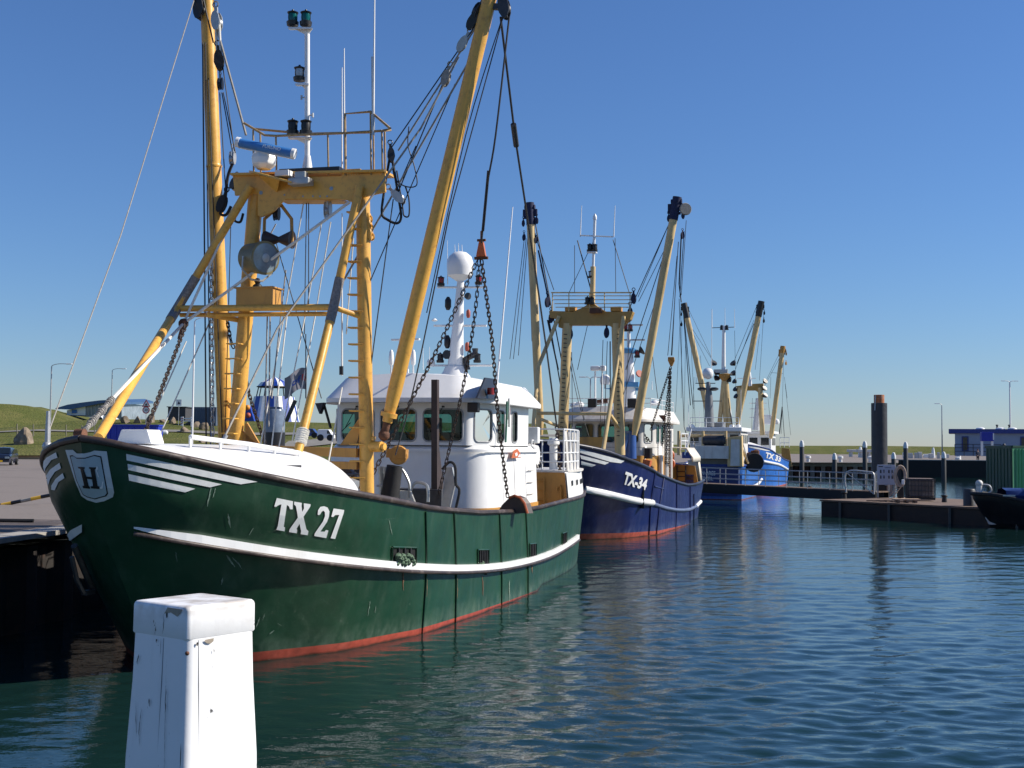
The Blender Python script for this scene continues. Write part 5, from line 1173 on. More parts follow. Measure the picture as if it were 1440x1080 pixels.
# ================================================================== water
def waves(X, Y, step):
    rs = np.random.RandomState(3); Z = np.zeros_like(X)
    for i in range(90):
        lam = .16*(1.062**i) if i < 60 else .35+rs.rand()*2.2
        lam = min(lam, 3.6)
        th = rs.normal(R(-75), R(34)); k = 2*math.pi/lam; ph = rs.rand()*6.28
        A = .0082*lam**.78*(1.0 if lam < .5 else (.5/lam)**1.35)
        w = np.clip(lam/step/4-.5, 0, 1)
        a = k*(X*math.cos(th)+Y*math.sin(th))+ph
        Z += A*w*(np.sin(a)+.22*np.cos(2*a))
    # calmer and rougher patches
    p = .75+.25*np.sin(X*.11+1.3*np.sin(Y*.05))*np.sin(Y*.07+X*.03+.6*np.sin(X*.09))
    p = p*(.30+.72*np.clip((X+4)/8, 0, 1))     # sheltered under the trawler, livelier out in the basin
    return Z*p*WAVE
WAVE = .7
def water():
    m = bpy.data.materials.new('sea water'); m.use_nodes = True; N = m.node_tree.nodes; K = m.node_tree.links; b = N['Principled BSDF']
    b.inputs['Base Color'].default_value = (.007, .026, .024, 1); b.inputs['Roughness'].default_value = .03; b.inputs['IOR'].default_value = 1.40
    tc = N.new('ShaderNodeTexCoord'); mp = N.new('ShaderNodeMapping'); mp.inputs['Scale'].default_value = (1, 1.5, 1); K.new(tc.outputs['Object'], mp.inputs[0])
    n = N.new('ShaderNodeTexNoise'); n.inputs['Scale'].default_value = 7; n.inputs['Detail'].default_value = 3; K.new(mp.outputs[0], n.inputs['Vector'])
    n2 = N.new('ShaderNodeTexNoise'); n2.inputs['Scale'].default_value = 1.1; n2.inputs['Detail'].default_value = 4; K.new(mp.outputs[0], n2.inputs['Vector'])
    ad = N.new('ShaderNodeMath'); ad.operation = 'MULTIPLY_ADD'; ad.inputs[1].default_value = 3.0; K.new(n2.outputs['Fac'], ad.inputs[0]); K.new(n.outputs['Fac'], ad.inputs[2])
    bp = N.new('ShaderNodeBump'); bp.inputs['Distance'].default_value = .005; bp.inputs['Strength'].default_value = 1; K.new(ad.outputs[0], bp.inputs['Height']); K.new(bp.outputs[0], b.inputs['Normal'])
    rows = 760; cols = 620
    y = 7*np.exp(np.linspace(0, math.log(230/7), rows)); t = np.tan(np.linspace(-.62, .62, cols))
    Y = np.repeat(y[:, None], cols, 1); X = Y*t[None, :]
    step = np.maximum(Y*(1.24/cols), Y*(math.log(230/7)/rows))
    Z = waves(X, Y, step)
    fade = np.clip((y-170)/50, 0, 1)[:, None]; Z = Z*(1-fade)
    Z[:, 0] = 0; Z[:, -1] = 0; Z[0, :] = 0; Z[-1, :] = 0
    co = np.stack([X, Y, Z], -1).reshape(-1, 3)
    idx = np.arange(rows*cols).reshape(rows, cols)
    q = np.stack([idx[:-1, :-1], idx[:-1, 1:], idx[1:, 1:], idx[1:, :-1]], -1).reshape(-1, 4)
    # the calm sheet beyond the modelled ripples, butted to them edge to edge
    W_ = 3500.0; e = math.tan(.62)
    extra = [(-W_, -200, 0), (W_, -200, 0), (-W_, W_*1.6, 0), (W_, W_*1.6, 0)]; n0 = rows*cols
    me = bpy.data.meshes.new('water'); faces = q.tolist()
    # border loops
    left = idx[:, 0].tolist(); right = idx[:, -1].tolist(); near = idx[0, :].tolist(); far = idx[-1, :].tolist()
    faces.append(near[::-1][::1]+[n0, n0+1]); faces.append([n0+1]+right[::1]+[n0+3]); faces.append(far+[n0+3, n0+2]); faces.append(left+[n0+2, n0])
    me.from_pydata(np.vstack([co, extra]).tolist(), [], faces); me.update()
    me.polygons.foreach_set('use_smooth', [True]*len(me.polygons)); me.materials.append(m)
    o = bpy.data.objects.new('water', me); C.objects.link(o); o['kind'] = 'structure'; return o
water()
# ================================================================== ground
QZ = 2.1
def gnd(name, mb, m, **k):
    o = mb.build(name, m, **k); o['kind'] = 'structure'; return o
def tarmac(name, c1, c2, c3, sc=.25, fine=12):
    m = mat(name, c1, .85, .15, fine, stain=c2, stain_amt=.8, sscale=sc, bump=.004, bscale=30)
    return m
paving = tarmac('worn paving', (.19, .16, .14), (.11, .09, .08), None)
EDGE = [(-14.5, -12), (-10.9, 18), (-10.2, 25), (-9.8, 29.5), (2.2, 66.4), (20.2, 121.8), (38, 178)]
mb = MB(); P = [Vector((x, y, QZ)) for x, y in EDGE]+[Vector((60, 186, QZ)), Vector((900, 186, QZ)), Vector((900, 560, QZ)), Vector((-400, 560, QZ)), Vector((-400, -12, QZ))]
mb.prism(P, (0, 0, -.02)); gnd('quay_pavement', mb, paving)
# quay wall: concrete coping, dark sheet piling below
qw = empty('quay_wall'); tag(qw, 'dark sheet pile quay wall with pale concrete coping behind the moored trawlers', 'quay wall')
cop = mat('concrete coping', (.34, .32, .29), .85, .15, 5, stain=(.10, .09, .08), stain_amt=.7, sscale=1.5)
mb = MB()
for (a, b), (c, d) in zip(EDGE, EDGE[1:]): mb.beam((a, b, QZ-.03), (c, d, QZ-.03), .6, .10)
mb.build('coping', cop, qw)
mb = MB(); tot = 0; pts = resample([Vector((x, y, 0)) for x, y in EDGE], .45)
r0 = []; r1 = []
for i, p in enumerate(pts):
    d = (pts[min(i+1, len(pts)-1)]-pts[max(i-1, 0)]).normalized(); n_ = Vector((d.y, -d.x, 0)); off = -.15 if (i//2) % 2 else -.35
    r0.append(p+n_*off+Vector((0, 0, -1))); r1.append(p+n_*off+Vector((0, 0, QZ-.3)))
mb.grid([r0, r1], False); mb.build('sheet_piling', mat('tarred piling', (.02, .016, .014), .7, .4, 3, stain=(.10, .04, .02), stain_amt=.6), qw, fix=False)
# worn, darker apron along the edge with lines lying on it
random.seed(21)
ap = [Vector((-10.9, 24.3, QZ+.004)), Vector((-10.35, 30.6, QZ+.004))]+[Vector((-12-k*1.5, 31.2+random.uniform(-.5, .5)-k*.12, QZ+.004)) for k in range(14)]+[Vector((-33+k*1.6, 24.6-random.uniform(-.3, .3), QZ+.004)) for k in range(13)]
gnd('worn_apron', MB().prism(ap, (0, 0, .002)), mat('worn apron', (.085, .066, .055), .75, .35, 1.2, stain=(.18, .15, .13), stain_amt=.8, sscale=.9, bump=.01, bscale=6))
for k, (y0, lb_) in enumerate(((25.6, 'black mooring line lying across the apron nearest the quay edge'), (26.5, 'second black mooring line lying across the apron'), (29.4, 'black hose lying across the apron farthest from the quay edge'))):
    o = MB().tube(curve([(-31, y0-2+k, QZ+.05), (-24, y0-.6, QZ+.05), (-18, y0-.9, QZ+.05), (-14, y0+.1, QZ+.05), (-11.3, y0+.2, QZ+.05)]), .045, 6).build('mooring_line', rubber); tag(o, lb_, 'rope')
# far quay front
fq = empty('far_quay_wall'); tag(fq, 'far quay wall with pale coping over brown and white striped piling, left of the big black pile', 'quay wall')
mb = MB(); mb.beam((40, 185.7, QZ-.3), (57, 185.8, QZ-.3), .8, .66); mb.build('coping', mat('pale concrete', (.5, .48, .43), .8, .1, 3), fq)
mb = MB(); mb2 = MB()
for i in range(22):
    x = 40+i*.8; (mb if i % 2 else mb2).box((x, 185.75, .4), (.62, .5, 2.4))
mb.box((48, 186.3, .4), (18, .3, 2.6)); mb.build('piling', mat('brown piling', (.10, .045, .03), .8, .3, 2), fq); mb2.build('pale_piling', mat('pale piling', (.38, .33, .30), .8, .2, 2), fq)
dq = empty('far_quay_wall'); tag(dq, 'long black far quay wall between the big pile and the green container', 'quay wall')
MB().box((158, 184.6, .8), (201, 1.2, 3.4)).build('fender_wall', mat('black timber', (.012, .011, .010), .85, .4, 1), dq)
MB().box((158, 184.8, 2.55), (201.4, 1.6, .12)).build('coping', cop, dq)
# grass banks ------------------------------------------------------
def grassmat():
    m = bpy.data.materials.new('dyke grass'); m.use_nodes = True; N = m.node_tree.nodes; K = m.node_tree.links; b = N['Principled BSDF']; b.inputs['Roughness'].default_value = .95; b.inputs['Specular IOR Level'].default_value = .1
    tc = N.new('ShaderNodeTexCoord'); prev = None
    for i, (sc, lo, hi, c) in enumerate(((.02, .35, .65, (.105, .12, .028)), (.16, .45, .62, (.15, .14, .05)), (.9, .5, .75, (.05, .075, .018)), (6, .45, .8, (.16, .15, .06)))):
        n = N.new('ShaderNodeTexNoise'); n.inputs['Scale'].default_value = sc; n.inputs['Detail'].default_value = 8; n.inputs['Roughness'].default_value = .65; K.new(tc.outputs['Object'], n.inputs['Vector'])
        mr = N.new('ShaderNodeMapRange'); mr.inputs['From Min'].default_value = lo; mr.inputs['From Max'].default_value = hi; mr.inputs['To Max'].default_value = .8; K.new(n.outputs['Fac'], mr.inputs['Value'])
        mx = N.new('ShaderNodeMix'); mx.data_type = 'RGBA'; K.new(mr.outputs[0], mx.inputs['Factor']); mx.inputs['B'].default_value = (*c, 1)
        if prev is None: mx.inputs['A'].default_value = (.075, .092, .024, 1)
        else: K.new(prev, mx.inputs['A'])
        prev = mx.outputs['Result']
    K.new(prev, b.inputs['Base Color'])
    n = N.new('ShaderNodeTexNoise'); n.inputs['Scale'].default_value = 3; n.inputs['Detail'].default_value = 8; K.new(tc.outputs['Object'], n.inputs['Vector'])
    bp = N.new('ShaderNodeBump'); bp.inputs['Distance'].default_value = .25; K.new(n.outputs['Fac'], bp.inputs['Height']); K.new(bp.outputs[0], b.inputs['Normal']); return m
grass = grassmat()
CREST = [(-300, 180), (-150, 203), (-93, 232), (-110, 310), (-134, 400), (-188, 620), (-230, 820)]
def crest_d(x, y):
    best = 1e9
    for (a, b), (c, d) in zip(CREST, CREST[1:]):
        ex, ey = c-a, d-b; t = max(0, min(1, ((x-a)*ex+(y-b)*ey)/(ex*ex+ey*ey))); best = min(best, math.hypot(x-a-ex*t, y-b-ey*t))
    return best
def terr(x, y):
    px = 720+1750*x/max(y, 1)
    foot = 143+8*math.sin(x*.03); base = QZ-.3+max(0, min(1, (y-foot)/20))*2.6
    # the ground comes up again behind the boulders
    w = max(0, min(1, (x+88)/24)); base += w*max(0, min(1, (y-158)/26))*3.0
    fy = 150
    h = 11.1-max(0, crest_d(x, y)-2)/3.1
    t = .10*math.sin(x*.31+y*.17)+.08*math.sin(x*.13-y*.29)
    return max(base, h)+t*(1 if y > foot+4 else 0)
rows = []
ys = [140+i*1.5 for i in range(50)]+[215+i*8 for i in range(80)]
for y in ys: rows.append([Vector((x, y, terr(x, y))) for x in [-330+j*3.2 for j in range(int((330+min(2, -10+(y-29)*.325-12))/3.2))]+[min(5, -10+(y-29)*.325-8)]])
n_ = max(len(r) for r in rows)
for r in rows:
    while len(r) < n_: r.append(r[-1]+Vector((.01*(len(r)), 0, 0)))
gnd('grass_bank', MB().grid(rows), grass, sharp=0)
# path on the bank
def on(x, y): return Vector((x, y, terr(x, y)))
rows = [[on(-120+j*4, 166.5+.5*math.sin(j*.5)+k*.6-.02*j)+Vector((0, 0, .12)) for j in range(34)] for k in range(5)]
gnd('path', MB().grid(rows), mat('path asphalt', (.20, .19, .17), .9, .12, 1), sharp=0)
rows = [[on(-28+j*1.2, 150+j*.9+k*2.2)+Vector((0, 0, .14)) for j in range(20)] for k in range(4)]
gnd('side_path', MB().grid(rows), mat('path asphalt'  , (.2, .19, .17)), sharp=0)
kb = MB(); a = at(20, 645, 141); kb.beam((a.x-60, 141.5, QZ+.12), (-30, 140.5, QZ+.12), .5, .55); gnd('kerb', kb, mat('sandy kerb', (.55, .36, .20), .8, .15, 1))
# sea dyke behind the far quay
rows = [[Vector((x, y, z+.15*math.sin(x*.05))) for x in range(-60, 901, 12)] for y, z in ((486, 2.0), (498, 3.2), (512, 5.3), (516, 5.45), (530, 4.5), (560, 1.5))]
gnd('sea_dyke', MB().grid(rows), grass, sharp=0)

# ================================================================== things ashore
def ground_hit(px, py, D=170):
    "where the line of sight through px, py meets the bank"
    for i in range(700):
        d = 144+i*.15; q = at(px, py, d)
        if q.z <= terr(q.x, q.y): return q
    q = at(px, py, D); return Vector((q.x, q.y, terr(q.x, q.y)))
def boulder(px, py, w, h, D, label, seed, col=None):
    random.seed(seed); base = ground_hit(px, py, D); D = base.y; r = w/1750*D/2; hh = h/1750*D
    bm = bmesh.new(); bmesh.ops.create_icosphere(bm, subdivisions=3, radius=1)
    off = [Vector((random.uniform(-1, 1), random.uniform(-1, 1), random.uniform(-1, 1))).normalized() for _ in range(9)]; cut = [random.uniform(.42, .8) for _ in range(9)]
    for v in bm.verts:
        for o_, c_ in zip(off, cut):
            d = v.co.dot(o_)
            if d > c_: v.co -= o_*(d-c_)
        v.co.x *= r*1.1; v.co.y *= r; v.co.z = max(-.25, v.co.z)*hh*1.05+hh*.15
    me = bpy.data.meshes.new('boulder'); bm.to_mesh(me); bm.free(); me.materials.append(mat('boulder stone', (.20, .155, .11), .9, .35, 1.5, bump=.08, bscale=4, stain=(.30, .27, .22), stain_amt=.6))
    o = bpy.data.objects.new('boulder', me); C.objects.link(o); o.location = base; tag(o, label, 'boulder', 'boulders set along the grass bank'); return o
for i, (px, py, w, h, D, lb_) in enumerate([
    (33, 624, 26, 20, 150, 'big split boulder on the grass just behind the parked dark car'), (177, 595, 16, 9, 175, 'low boulder leftmost of the pair behind the blue skip'),
    (193, 595, 12, 10, 175, 'pointed boulder behind the blue skip, right of the low one'), (212, 594, 15, 10, 172, 'rounded boulder beneath the two round traffic signs'),
    (228, 594, 10, 6, 172, 'small flat boulder right of the traffic signs'), (241, 596, 12, 9, 170, 'boulder in front of the small dark shed'),
    (260, 608, 14, 7, 155, 'brown boulder by the side path under the barrier'), (277, 601, 12, 9, 160, 'pale boulder left in the heap by the blue grey shed'),
    (286, 604, 14, 11, 158, 'pale pinkish boulder right in the heap by the blue grey shed'), (285, 622, 12, 6, 140, 'dark low boulder at the foot of the bank below the heap'),
    (265, 597, 9, 5, 165, 'small boulder just left of the thin white lamp pole')]): boulder(px, py, w, h, D, lb_, i+3)
def fence_post(px, y0, y1, D, lb_):
    a = ground_hit(px, y1, D); b = at(px, y0, a.y); o = MB().tube([a-Vector((0, 0, .3)), b], .07, 7).build('fence_post', mat('grey timber', (.20, .18, .14), .9)); tag(o, lb_, 'post', 'posts of the wire fence on the dyke')
for i, px in enumerate((24, 47, 93, 115, 133)): fence_post(px, 596+i*.6, 614-i*.5, 166, ['wooden fence post above the dark car', 'wooden fence post above the big split boulder', 'wooden fence post between the street lamp and the bow', 'wooden fence post just above the white bow vent', 'wooden fence post beside the yellow strut of the green trawler'][i])
# building with the curved blue roof
bd = empty('visitor_building'); tag(bd, 'low building with sweeping curved blue roof and glazed front behind the dyke', 'building'); D = 260
bl = mat('roof blue', (.05, .11, .22), .4, .1, 1)
top_ = [(78, 574), (95, 569), (115, 566), (140, 563), (160, 562), (173, 566)]; low_ = [(173, 569), (160, 564.5), (140, 567.5), (115, 572.5), (97, 576), (78, 575.2)]
MB().prism([at(x, y, D) for x, y in top_+low_], (0, 22, 1.0)).build('roof', bl, bd)
MB().prism([at(x, y, D+1) for x, y in ((94, 577), (120, 571.8), (120, 584), (94, 584))], (0, 18, 0)).build('wall', clean, bd)
MB().prism([at(x, y, D+.8) for x, y in ((101, 576), (108, 576), (108, 581), (101, 581))], (0, .1, 0)).build('door', mat('door blue', (.04, .16, .45)), bd)
MB().prism([at(x, y, D+1.2) for x, y in ((120, 572), (140, 567.8), (160, 565), (171, 567), (171, 590), (120, 586))], (0, 18, 0)).build('glass_front', mat('grey glazing', (.22, .26, .30), .15, .3, .6), bd)
for x in (124, 129, 134, 139, 144, 149, 154, 159, 165): MB().beam(at(x, 567+(150-x)*.12, D+1.05), at(x, 584, D+1.05), .12, .12).build('mullion', steel, bd)
# parked vans/white blocks by the building
def van(px0, px1, y0, y1, D, label, col=None, name='parked_van'):
    a, b = at(px0, y1, D), at(px1, y0, D); w = b.x-a.x; h = b.z-a.z; e = empty(name, ((a.x+b.x)/2, D, a.z)); tag(e, label, 'van')
    pr = [(-w/2, .22*h), (-w/2, .95*h), (-w/2+.1*w, h), (w/2-.28*w, h), (w/2-.1*w, .6*h), (w/2, .52*h), (w/2, .22*h)]
    MB().prism([Vector((x, -.9, z)) for x, z in pr], (0, 1.8, 0)).build('body', col or clean, e, bevel=.05)
    MB().prism([Vector((x, -.92, z)) for x, z in ((w/2-.38*w, .62*h), (w/2-.38*w, .9*h), (w/2-.27*w, .9*h), (w/2-.13*w, .62*h))], (0, .03, 0)).build('side_window', mat('dark window', (.01, .015, .02)), e)
    for s_ in (-.3, .32): MB().lathe([(.34, 0), (.34, .24)], (s_*w, -.95, .34), 16, (0, 1, 0)).build('wheel', rubber, e)
    return e
van(134, 146, 583, 592, 230, 'small white van parked in front of the curved roof building'); van(147, 165, 585, 593, 215, 'longer white van parked right of the curved roof building')
van(424, 448, 603, 616, 150, 'blue van half hidden left of the white box van behind the forestay', mat('van blue', (.02, .05, .2), .3)); van(448, 470, 604, 620, 130, 'white box van seen under the wheelhouse brim of the green trawler')
# street lamps
def street_lamp(px, ytop, ybot, D, arm, label, r=.07, drop=0, m=None):
    a = at(px, ybot, D); b = at(px+(ybot-ytop)*.02*(1 if px < 720 else -1)*0, ytop, D); h = b.z-a.z; e = empty('street_lamp', a); tag(e, label, 'street lamp', 'street lamps on the quay')
    MB().tube([(0, 0, -1), (0, 0, h*.5), (0, 0, h)], [r*1.5, r*1.2, r], 10).build('pole', m or steel, e)
    k = D/1750
    for s_ in arm:
        q = curve([(0, 0, h), (s_*.12*k, 0, h+.15), (s_*.5*k, 0, h+.3), (s_*k, 0, h+.3)], 4)
        MB().tube(q, r*.6, 6).build('arm', m or steel, e); MB().box((s_*1.1*k+(.2 if s_ > 0 else -.2), 0, h+.3), (.75, .28, .12), bev=.04).build('lantern', clean, e)
    return e
street_lamp(70, 515, 612, 150, (20,), 'tall grey street lamp with right hand arm, leftmost by the dyke'); street_lamp(156, 521, 600, 200, (13,), 'smaller street lamp beside the curved roof building')
street_lamp(270, 452, 626, 97, (20,), 'thin white lamp pole seen between the forestays of the green trawler', .055, m=clean)
street_lamp(1421, 538, 632, 235, (-7, 7), 'tall white lamp post with two arms above the green container', .12, m=clean); street_lamp(1325, 570, 641, 220, (-5,), 'thin grey lamp post with short left arm on the far quay', .08)
street_lamp(830, 534, 600, 140, (-8, 6), 'double armed lamp behind the wheelhouse of the dark blue trawler', .07)
# signs
sg = empty('traffic_sign', (lambda q: (q.x, q.y, q.z-.2))(at(205, 600, 168))); tag(sg, 'warning triangle over a round speed sign, both red rimmed, above the boulders', 'traffic sign'); k = 168/1750
MB().tube([(0, 0, 0), (0, 0, 40*k)], .04, 6).build('pole', steel, sg)
def disc(r, y, z, n=24, ph=0): return [Vector((math.cos(2*math.pi*i/n+ph)*r, y, z+math.sin(2*math.pi*i/n+ph)*r)) for i in range(n)]
redsign = mat('sign red', (.5, .03, .04), .4); 
o = MB().prism(disc(.68, -.06, 33.5*k, 3, math.pi/2), (0, .03, 0)).build('triangle', redsign, sg); MB().prism(disc(.44, -.075, 33.5*k, 3, math.pi/2), (0, .02, 0)).build('triangle_field', clean, o); MB().prism([Vector((x, -.09, 33.3*k+z)) for x, z in ((-.18, -.15), (-.08, .1), (.0, .0), (.1, .22), (.17, -.15))], (0, .02, 0)).build('symbol', blackm, o)
o = MB().prism(disc(.5, -.06, 25.5*k), (0, .03, 0)).build('round_sign', redsign, sg); MB().prism(disc(.36, -.075, 25.5*k), (0, .02, 0)).build('round_field', clean, o); text_on('30', (-.22, -.09, 25.5*k-.17), (.44, 0, 0), (0, 0, .34), 'sign_number', blackm, o, .01)
s2 = empty('notice_sign', at(251, 598, 168)); tag(s2, 'white square notice on a pole in front of the small dark shed', 'sign'); MB().tube([(0, 0, 0), (0, 0, 2.8)], .04, 6).build('pole', steel, s2); MB().box((0, -.06, 3.05), (.75, .04, .85)).build('board', clean, s2); MB().prism([Vector((x, -.09, 3.05+z)) for x, z in ((-.2, -.2), (0, .2), (.2, -.2))], (0, .01, 0)).build('symbol', dsteel, s2)
sh_ = empty('shed', (lambda q: (q.x, q.y, terr(q.x, q.y)-.3))(at(248, 596, 185))); tag(sh_, 'small dark flat roofed shed behind the boulders', 'shed'); MB().box((0, 2, 1.1), (2.6, 4, 2.4)).build('wall', mat('dark shed', (.05, .05, .055), .7), sh_); MB().box((0, 2, 2.35), (2.9, 4.4, .12)).build('roof', dsteel, sh_)
s3 = empty('container', (lambda q: (q.x, q.y, terr(q.x, q.y)-.1))(at(288, 597, 178))); tag(s3, 'blue grey flat container behind the thin white lamp pole', 'container'); MB().box((0, 1.2, 1.35), (3.2, 2.4, 2.9), bev=.03).build('wall', mat('blue grey', (.07, .10, .15), .6), s3)
mb = MB()
for i in range(12): mb.box((-1.5+i*.27, -.03, 1.35), (.1, .06, 2.7))
mb.build('corrugation', mat('blue grey', (.07, .1, .15)), s3)
br = empty('road_barrier', (lambda q: (q.x, q.y, q.z))(ground_hit(259, 600))); tag(br, 'white gate with a red and white chevron post beside the boulders', 'barrier')
MB().box((-.35, 0, .75), (.32, .06, 1.3)).build('chevron_post', clean, br)
for z in (.3, .65, 1.0): MB().prism([Vector((-.5, -.04, z)), Vector((-.2, -.04, z+.18)), Vector((-.2, -.04, z+.3)), Vector((-.5, -.04, z+.12))], (0, .01, 0)).build('stripe', redsign, br)
MB().box((.35, 0, 1.15), (1.3, .06, .16)).box((.35, 0, .8), (1.3, .06, .12)).box((.95, 0, .7), (.1, .08, 1.4)).box((-.3+.1, 0.05, .7), (.1, .08, 1.4)).build('gate', clean, br)
# blue skip
sk = empty('skip_container', at(186, 627, 118)); tag(sk, 'open blue steel skip on the quay behind the bow of the green trawler', 'skip'); skm = mat('skip blue', (.012, .035, .36), .45, .12, 2); k = 118/1750; w = 72*k/2; hh = 29*k
MB().prism([Vector((-w, 0, 0)), Vector((w*.93, 0, 0)), Vector((w, 0, hh)), Vector((-w, 0, hh))], (0, 1.8, 0)).build('body', skm, sk)
MB().beam((-w, -.03, hh), (w, -.03, hh), .12, .14).beam((w, 0, hh), (w, 1.8, hh), .12, .14).build('rim', skm, sk)
for i in range(9): MB().box((-w+.3+i*.55, -.04, hh/2), (.08, .1, hh*.95)).build('rib', skm, sk)
bf = MB().lathe([(.05, -.5), (.28, -.35), (.34, 0), (.28, .35), (.05, .5)], ground_hit(231, 611)+Vector((0, 0, .25)), 16, (1, .1, .1)).build('mooring_buoy', clean); tag(bf, 'white oval buoy lying on the grass right of the blue skip', 'buoy')
# striped look-out kiosk
D = 195; k = D/1750; kz = at(385, 596, D); ks = empty('lookout_kiosk', (kz.x, D, terr(kz.x, D)-.05)); tag(ks, 'blue and white striped octagonal lookout with matching tent roof', 'kiosk'); N_ = 8
wb = mat('kiosk white', (.78, .78, .76), .5); kb_ = mat('kiosk blue', (.015, .06, .34), .45)
def ringp(r, z, i): a = -math.pi/2+(i+.5)*2*math.pi/N_; return Vector((math.cos(a)*r, math.sin(a)*r, z))
hb = 36*k; 
for i in range(N_):
    MB().prism([ringp(37*k, 0, i), ringp(37*k, 0, i+1), ringp(28.5*k, hb, i+1), ringp(28.5*k, hb, i)], ringp(.05, 0, i)*-1).build('wall_panel', wb, ks)
    a, b, c, d = ringp(37.3*k, 0, i), ringp(37.3*k, 0, i+1), ringp(28.8*k, hb, i+1), ringp(28.8*k, hb, i)
    MB().prism([a.lerp(b, .28), a.lerp(b, .72), d.lerp(c, .72), d.lerp(c, .28)], ringp(.04, 0, i)*-1).build('blue_stripe', kb_, ks)
    MB().tube([ringp(25*k, hb, i), ringp(22*k, hb+14*k, i)], .09, 6).build('post', blackm, ks)
    r_ = [ringp(24*k, hb+14*k, i), ringp(19*k, hb+20*k, i), ringp(9*k, hb+25*k, i), Vector((0, 0, hb+28*k))]; r2_ = [ringp(24*k, hb+14*k, i+1), ringp(19*k, hb+20*k, i+1), ringp(9*k, hb+25*k, i+1), Vector((0, 0, hb+28*k))]
    mids = [p.lerp(q, .5) for p, q in zip(r_, r2_)]
    MB().grid([r_, mids], False).build('roof_panel', wb, ks, solid=.04); MB().grid([mids, r2_], False).build('roof_panel', kb_, ks, solid=.04)
MB().tube([ringp(24.3*k, hb+13.7*k, i) for i in range(N_+1)], .1, 6).build('eaves', blackm, ks)
MB().beam((20*k, -4, -1), (36*k, -4, 30*k), .1, .6).build('stair', dsteel, ks)
MB().prism([Vector((x*k, -5, z*k)) for x, z in ((-35, 0), (-33, 14), (-25, 21), (-20, 6), (-18, 0))], (0, 2, 0)).build('side_tent', kb_, ks)
ob = MB().ball(at(348, 573, 190), .42, 10).build('orange_float', mat('orange float', (.7, .25, .02), .5)); tag(ob, 'orange ball hanging left of the striped lookout', 'float'); ob = MB().ball(at(349, 584, 190), .42, 10).build('red_float', redm); tag(ob, 'red ball hanging just below the orange one', 'float')
# flag
fl = empty('flag', at(430, 606, 185)); tag(fl, 'grey flag with dark lettering and a red square flying right of the striped lookout', 'flag'); k = 185/1750
MB().tube([(0, 0, 0), (0, 0, 92*k)], .05, 6).build('pole', steel, fl)
def fp(s_, t): return Vector((-s_*31*k, .35*math.sin(s_*6+t), (88-s_*10-t*30+4*math.sin(s_*5))*k))
MB().grid([[fp(i/14, j/8) for i in range(15)] for j in range(9)]).build('cloth', mat('flag cloth', (.22, .21, .24), .8, .1, 1), fl)
MB().grid([[fp(.08+i*.05, .3+j*.3)+Vector((0, -.05, 0)) for i in range(4)] for j in range(2)]).build('red_square', redsign, fl)
text_on('of', (0, 0, 0), (1, 0, 0), (0, 1, 0), 'flag_lettering', bluep, fl, .03, mapf=lambda x, y: fp(.27+.38*(1-x)*1, .68-.34*y)+Vector((0, -.06, 0)))
# dark glossy tank in front of the lookout
tk = empty('silo_tank', at(385, 628, 70)); tag(tk, 'glossy blue grey upright tank on the quay in front of the striped lookout', 'tank'); k = 70/1750
MB().lathe([(.62, .0), (.62, 20*k)], (0, 0, 0), 26).build('tank_base', blackm, tk); MB().lathe([(.6, 20*k), (.6, 50*k), (.54, 52.5*k), (.1, 53*k)], (0, 0, 0), 26).build('tank_shell', mat('tank enamel', (.16, .20, .26), .1, .25, 2.5, bump=.02, bscale=2), tk)
MB().box((0, 0, 54*k), (.75, .75, .14), bev=.02).build('tank_lid', mat('blue grey', (.07, .1, .15)), tk)
# parked car, left edge
D = 104; ca = empty('parked_car', at(5, 655.5, D)); tag(ca, 'dark blue hatchback with yellow number plate parked at the left edge', 'car'); ca.rotation_euler = (0, 0, R(12))
carm = mat('car paint', (.012, .016, .035), .2, .05, 2, coat=.6)
sec = [(-2.05, .35, .55, .78), (-1.95, .3, .95, .84), (-1.3, .28, 1.02, .86), (-.6, .28, 1.5, .78), (.2, .28, 1.55, .76), (1.1, .28, 1.48, .76), (1.75, .3, 1.05, .84), (2.0, .35, .8, .8)]
rows = []
for yv_, z0, z1, hw in sec:   # length runs along local y, nose towards the viewer
    hi = z1 > 1.2
    rows.append([Vector((x, yv_, z)) for x, z in ((-hw*.96, z0), (-hw*1.04 if hi else -hw, .7), (-hw*1.02 if hi else -hw, .95 if hi else z1*.9), (-hw*(.8 if hi else .92), z1), (0, z1+.04), (hw*(.8 if hi else .92), z1), (hw*1.02 if hi else hw, .95 if hi else z1*.9), (hw*1.04 if hi else hw, .7), (hw*.96, z0))])
mb = MB().grid(rows, True); mb.add(rows[0], [tuple(range(9))]); mb.add(rows[-1], [tuple(range(9))]); mb.build('body', carm, ca, sharp=50)
dkw = mat('dark window', (.01, .015, .02))
MB().prism([Vector((-.68, -1.33, 1.07)), Vector((.68, -1.33, 1.07)), Vector((.6, -.66, 1.5)), Vector((-.6, -.66, 1.5))], (0, -.02, .02)).build('windscreen', dkw, ca)
MB().prism([Vector((.83, y, z)) for y, z in ((-1.0, 1.06), (-.5, 1.42), (1.0, 1.4), (1.4, 1.08))], (.04, 0, -.0)).build('side_window', dkw, ca)
for sx in (-1, 1):
    MB().box((sx*.6, -2.02, .72), (.36, .08, .17), bev=.03).build('headlight', mat('lamp glass', (.3, .3, .3)), ca)
    for yy in (-1.3, 1.25):
        w_ = MB().lathe([(.3, 0), (.32, .05), (.32, .2), (.2, .22)], (sx*.7, yy, .32), 18, (sx, 0, 0)).build('wheel', rubber, ca); MB().lathe([(.2, 0), (.19, .03), (.05, .05)], (sx*.88, yy, .32), 12, (sx, 0, 0)).build('rim', steel, w_)
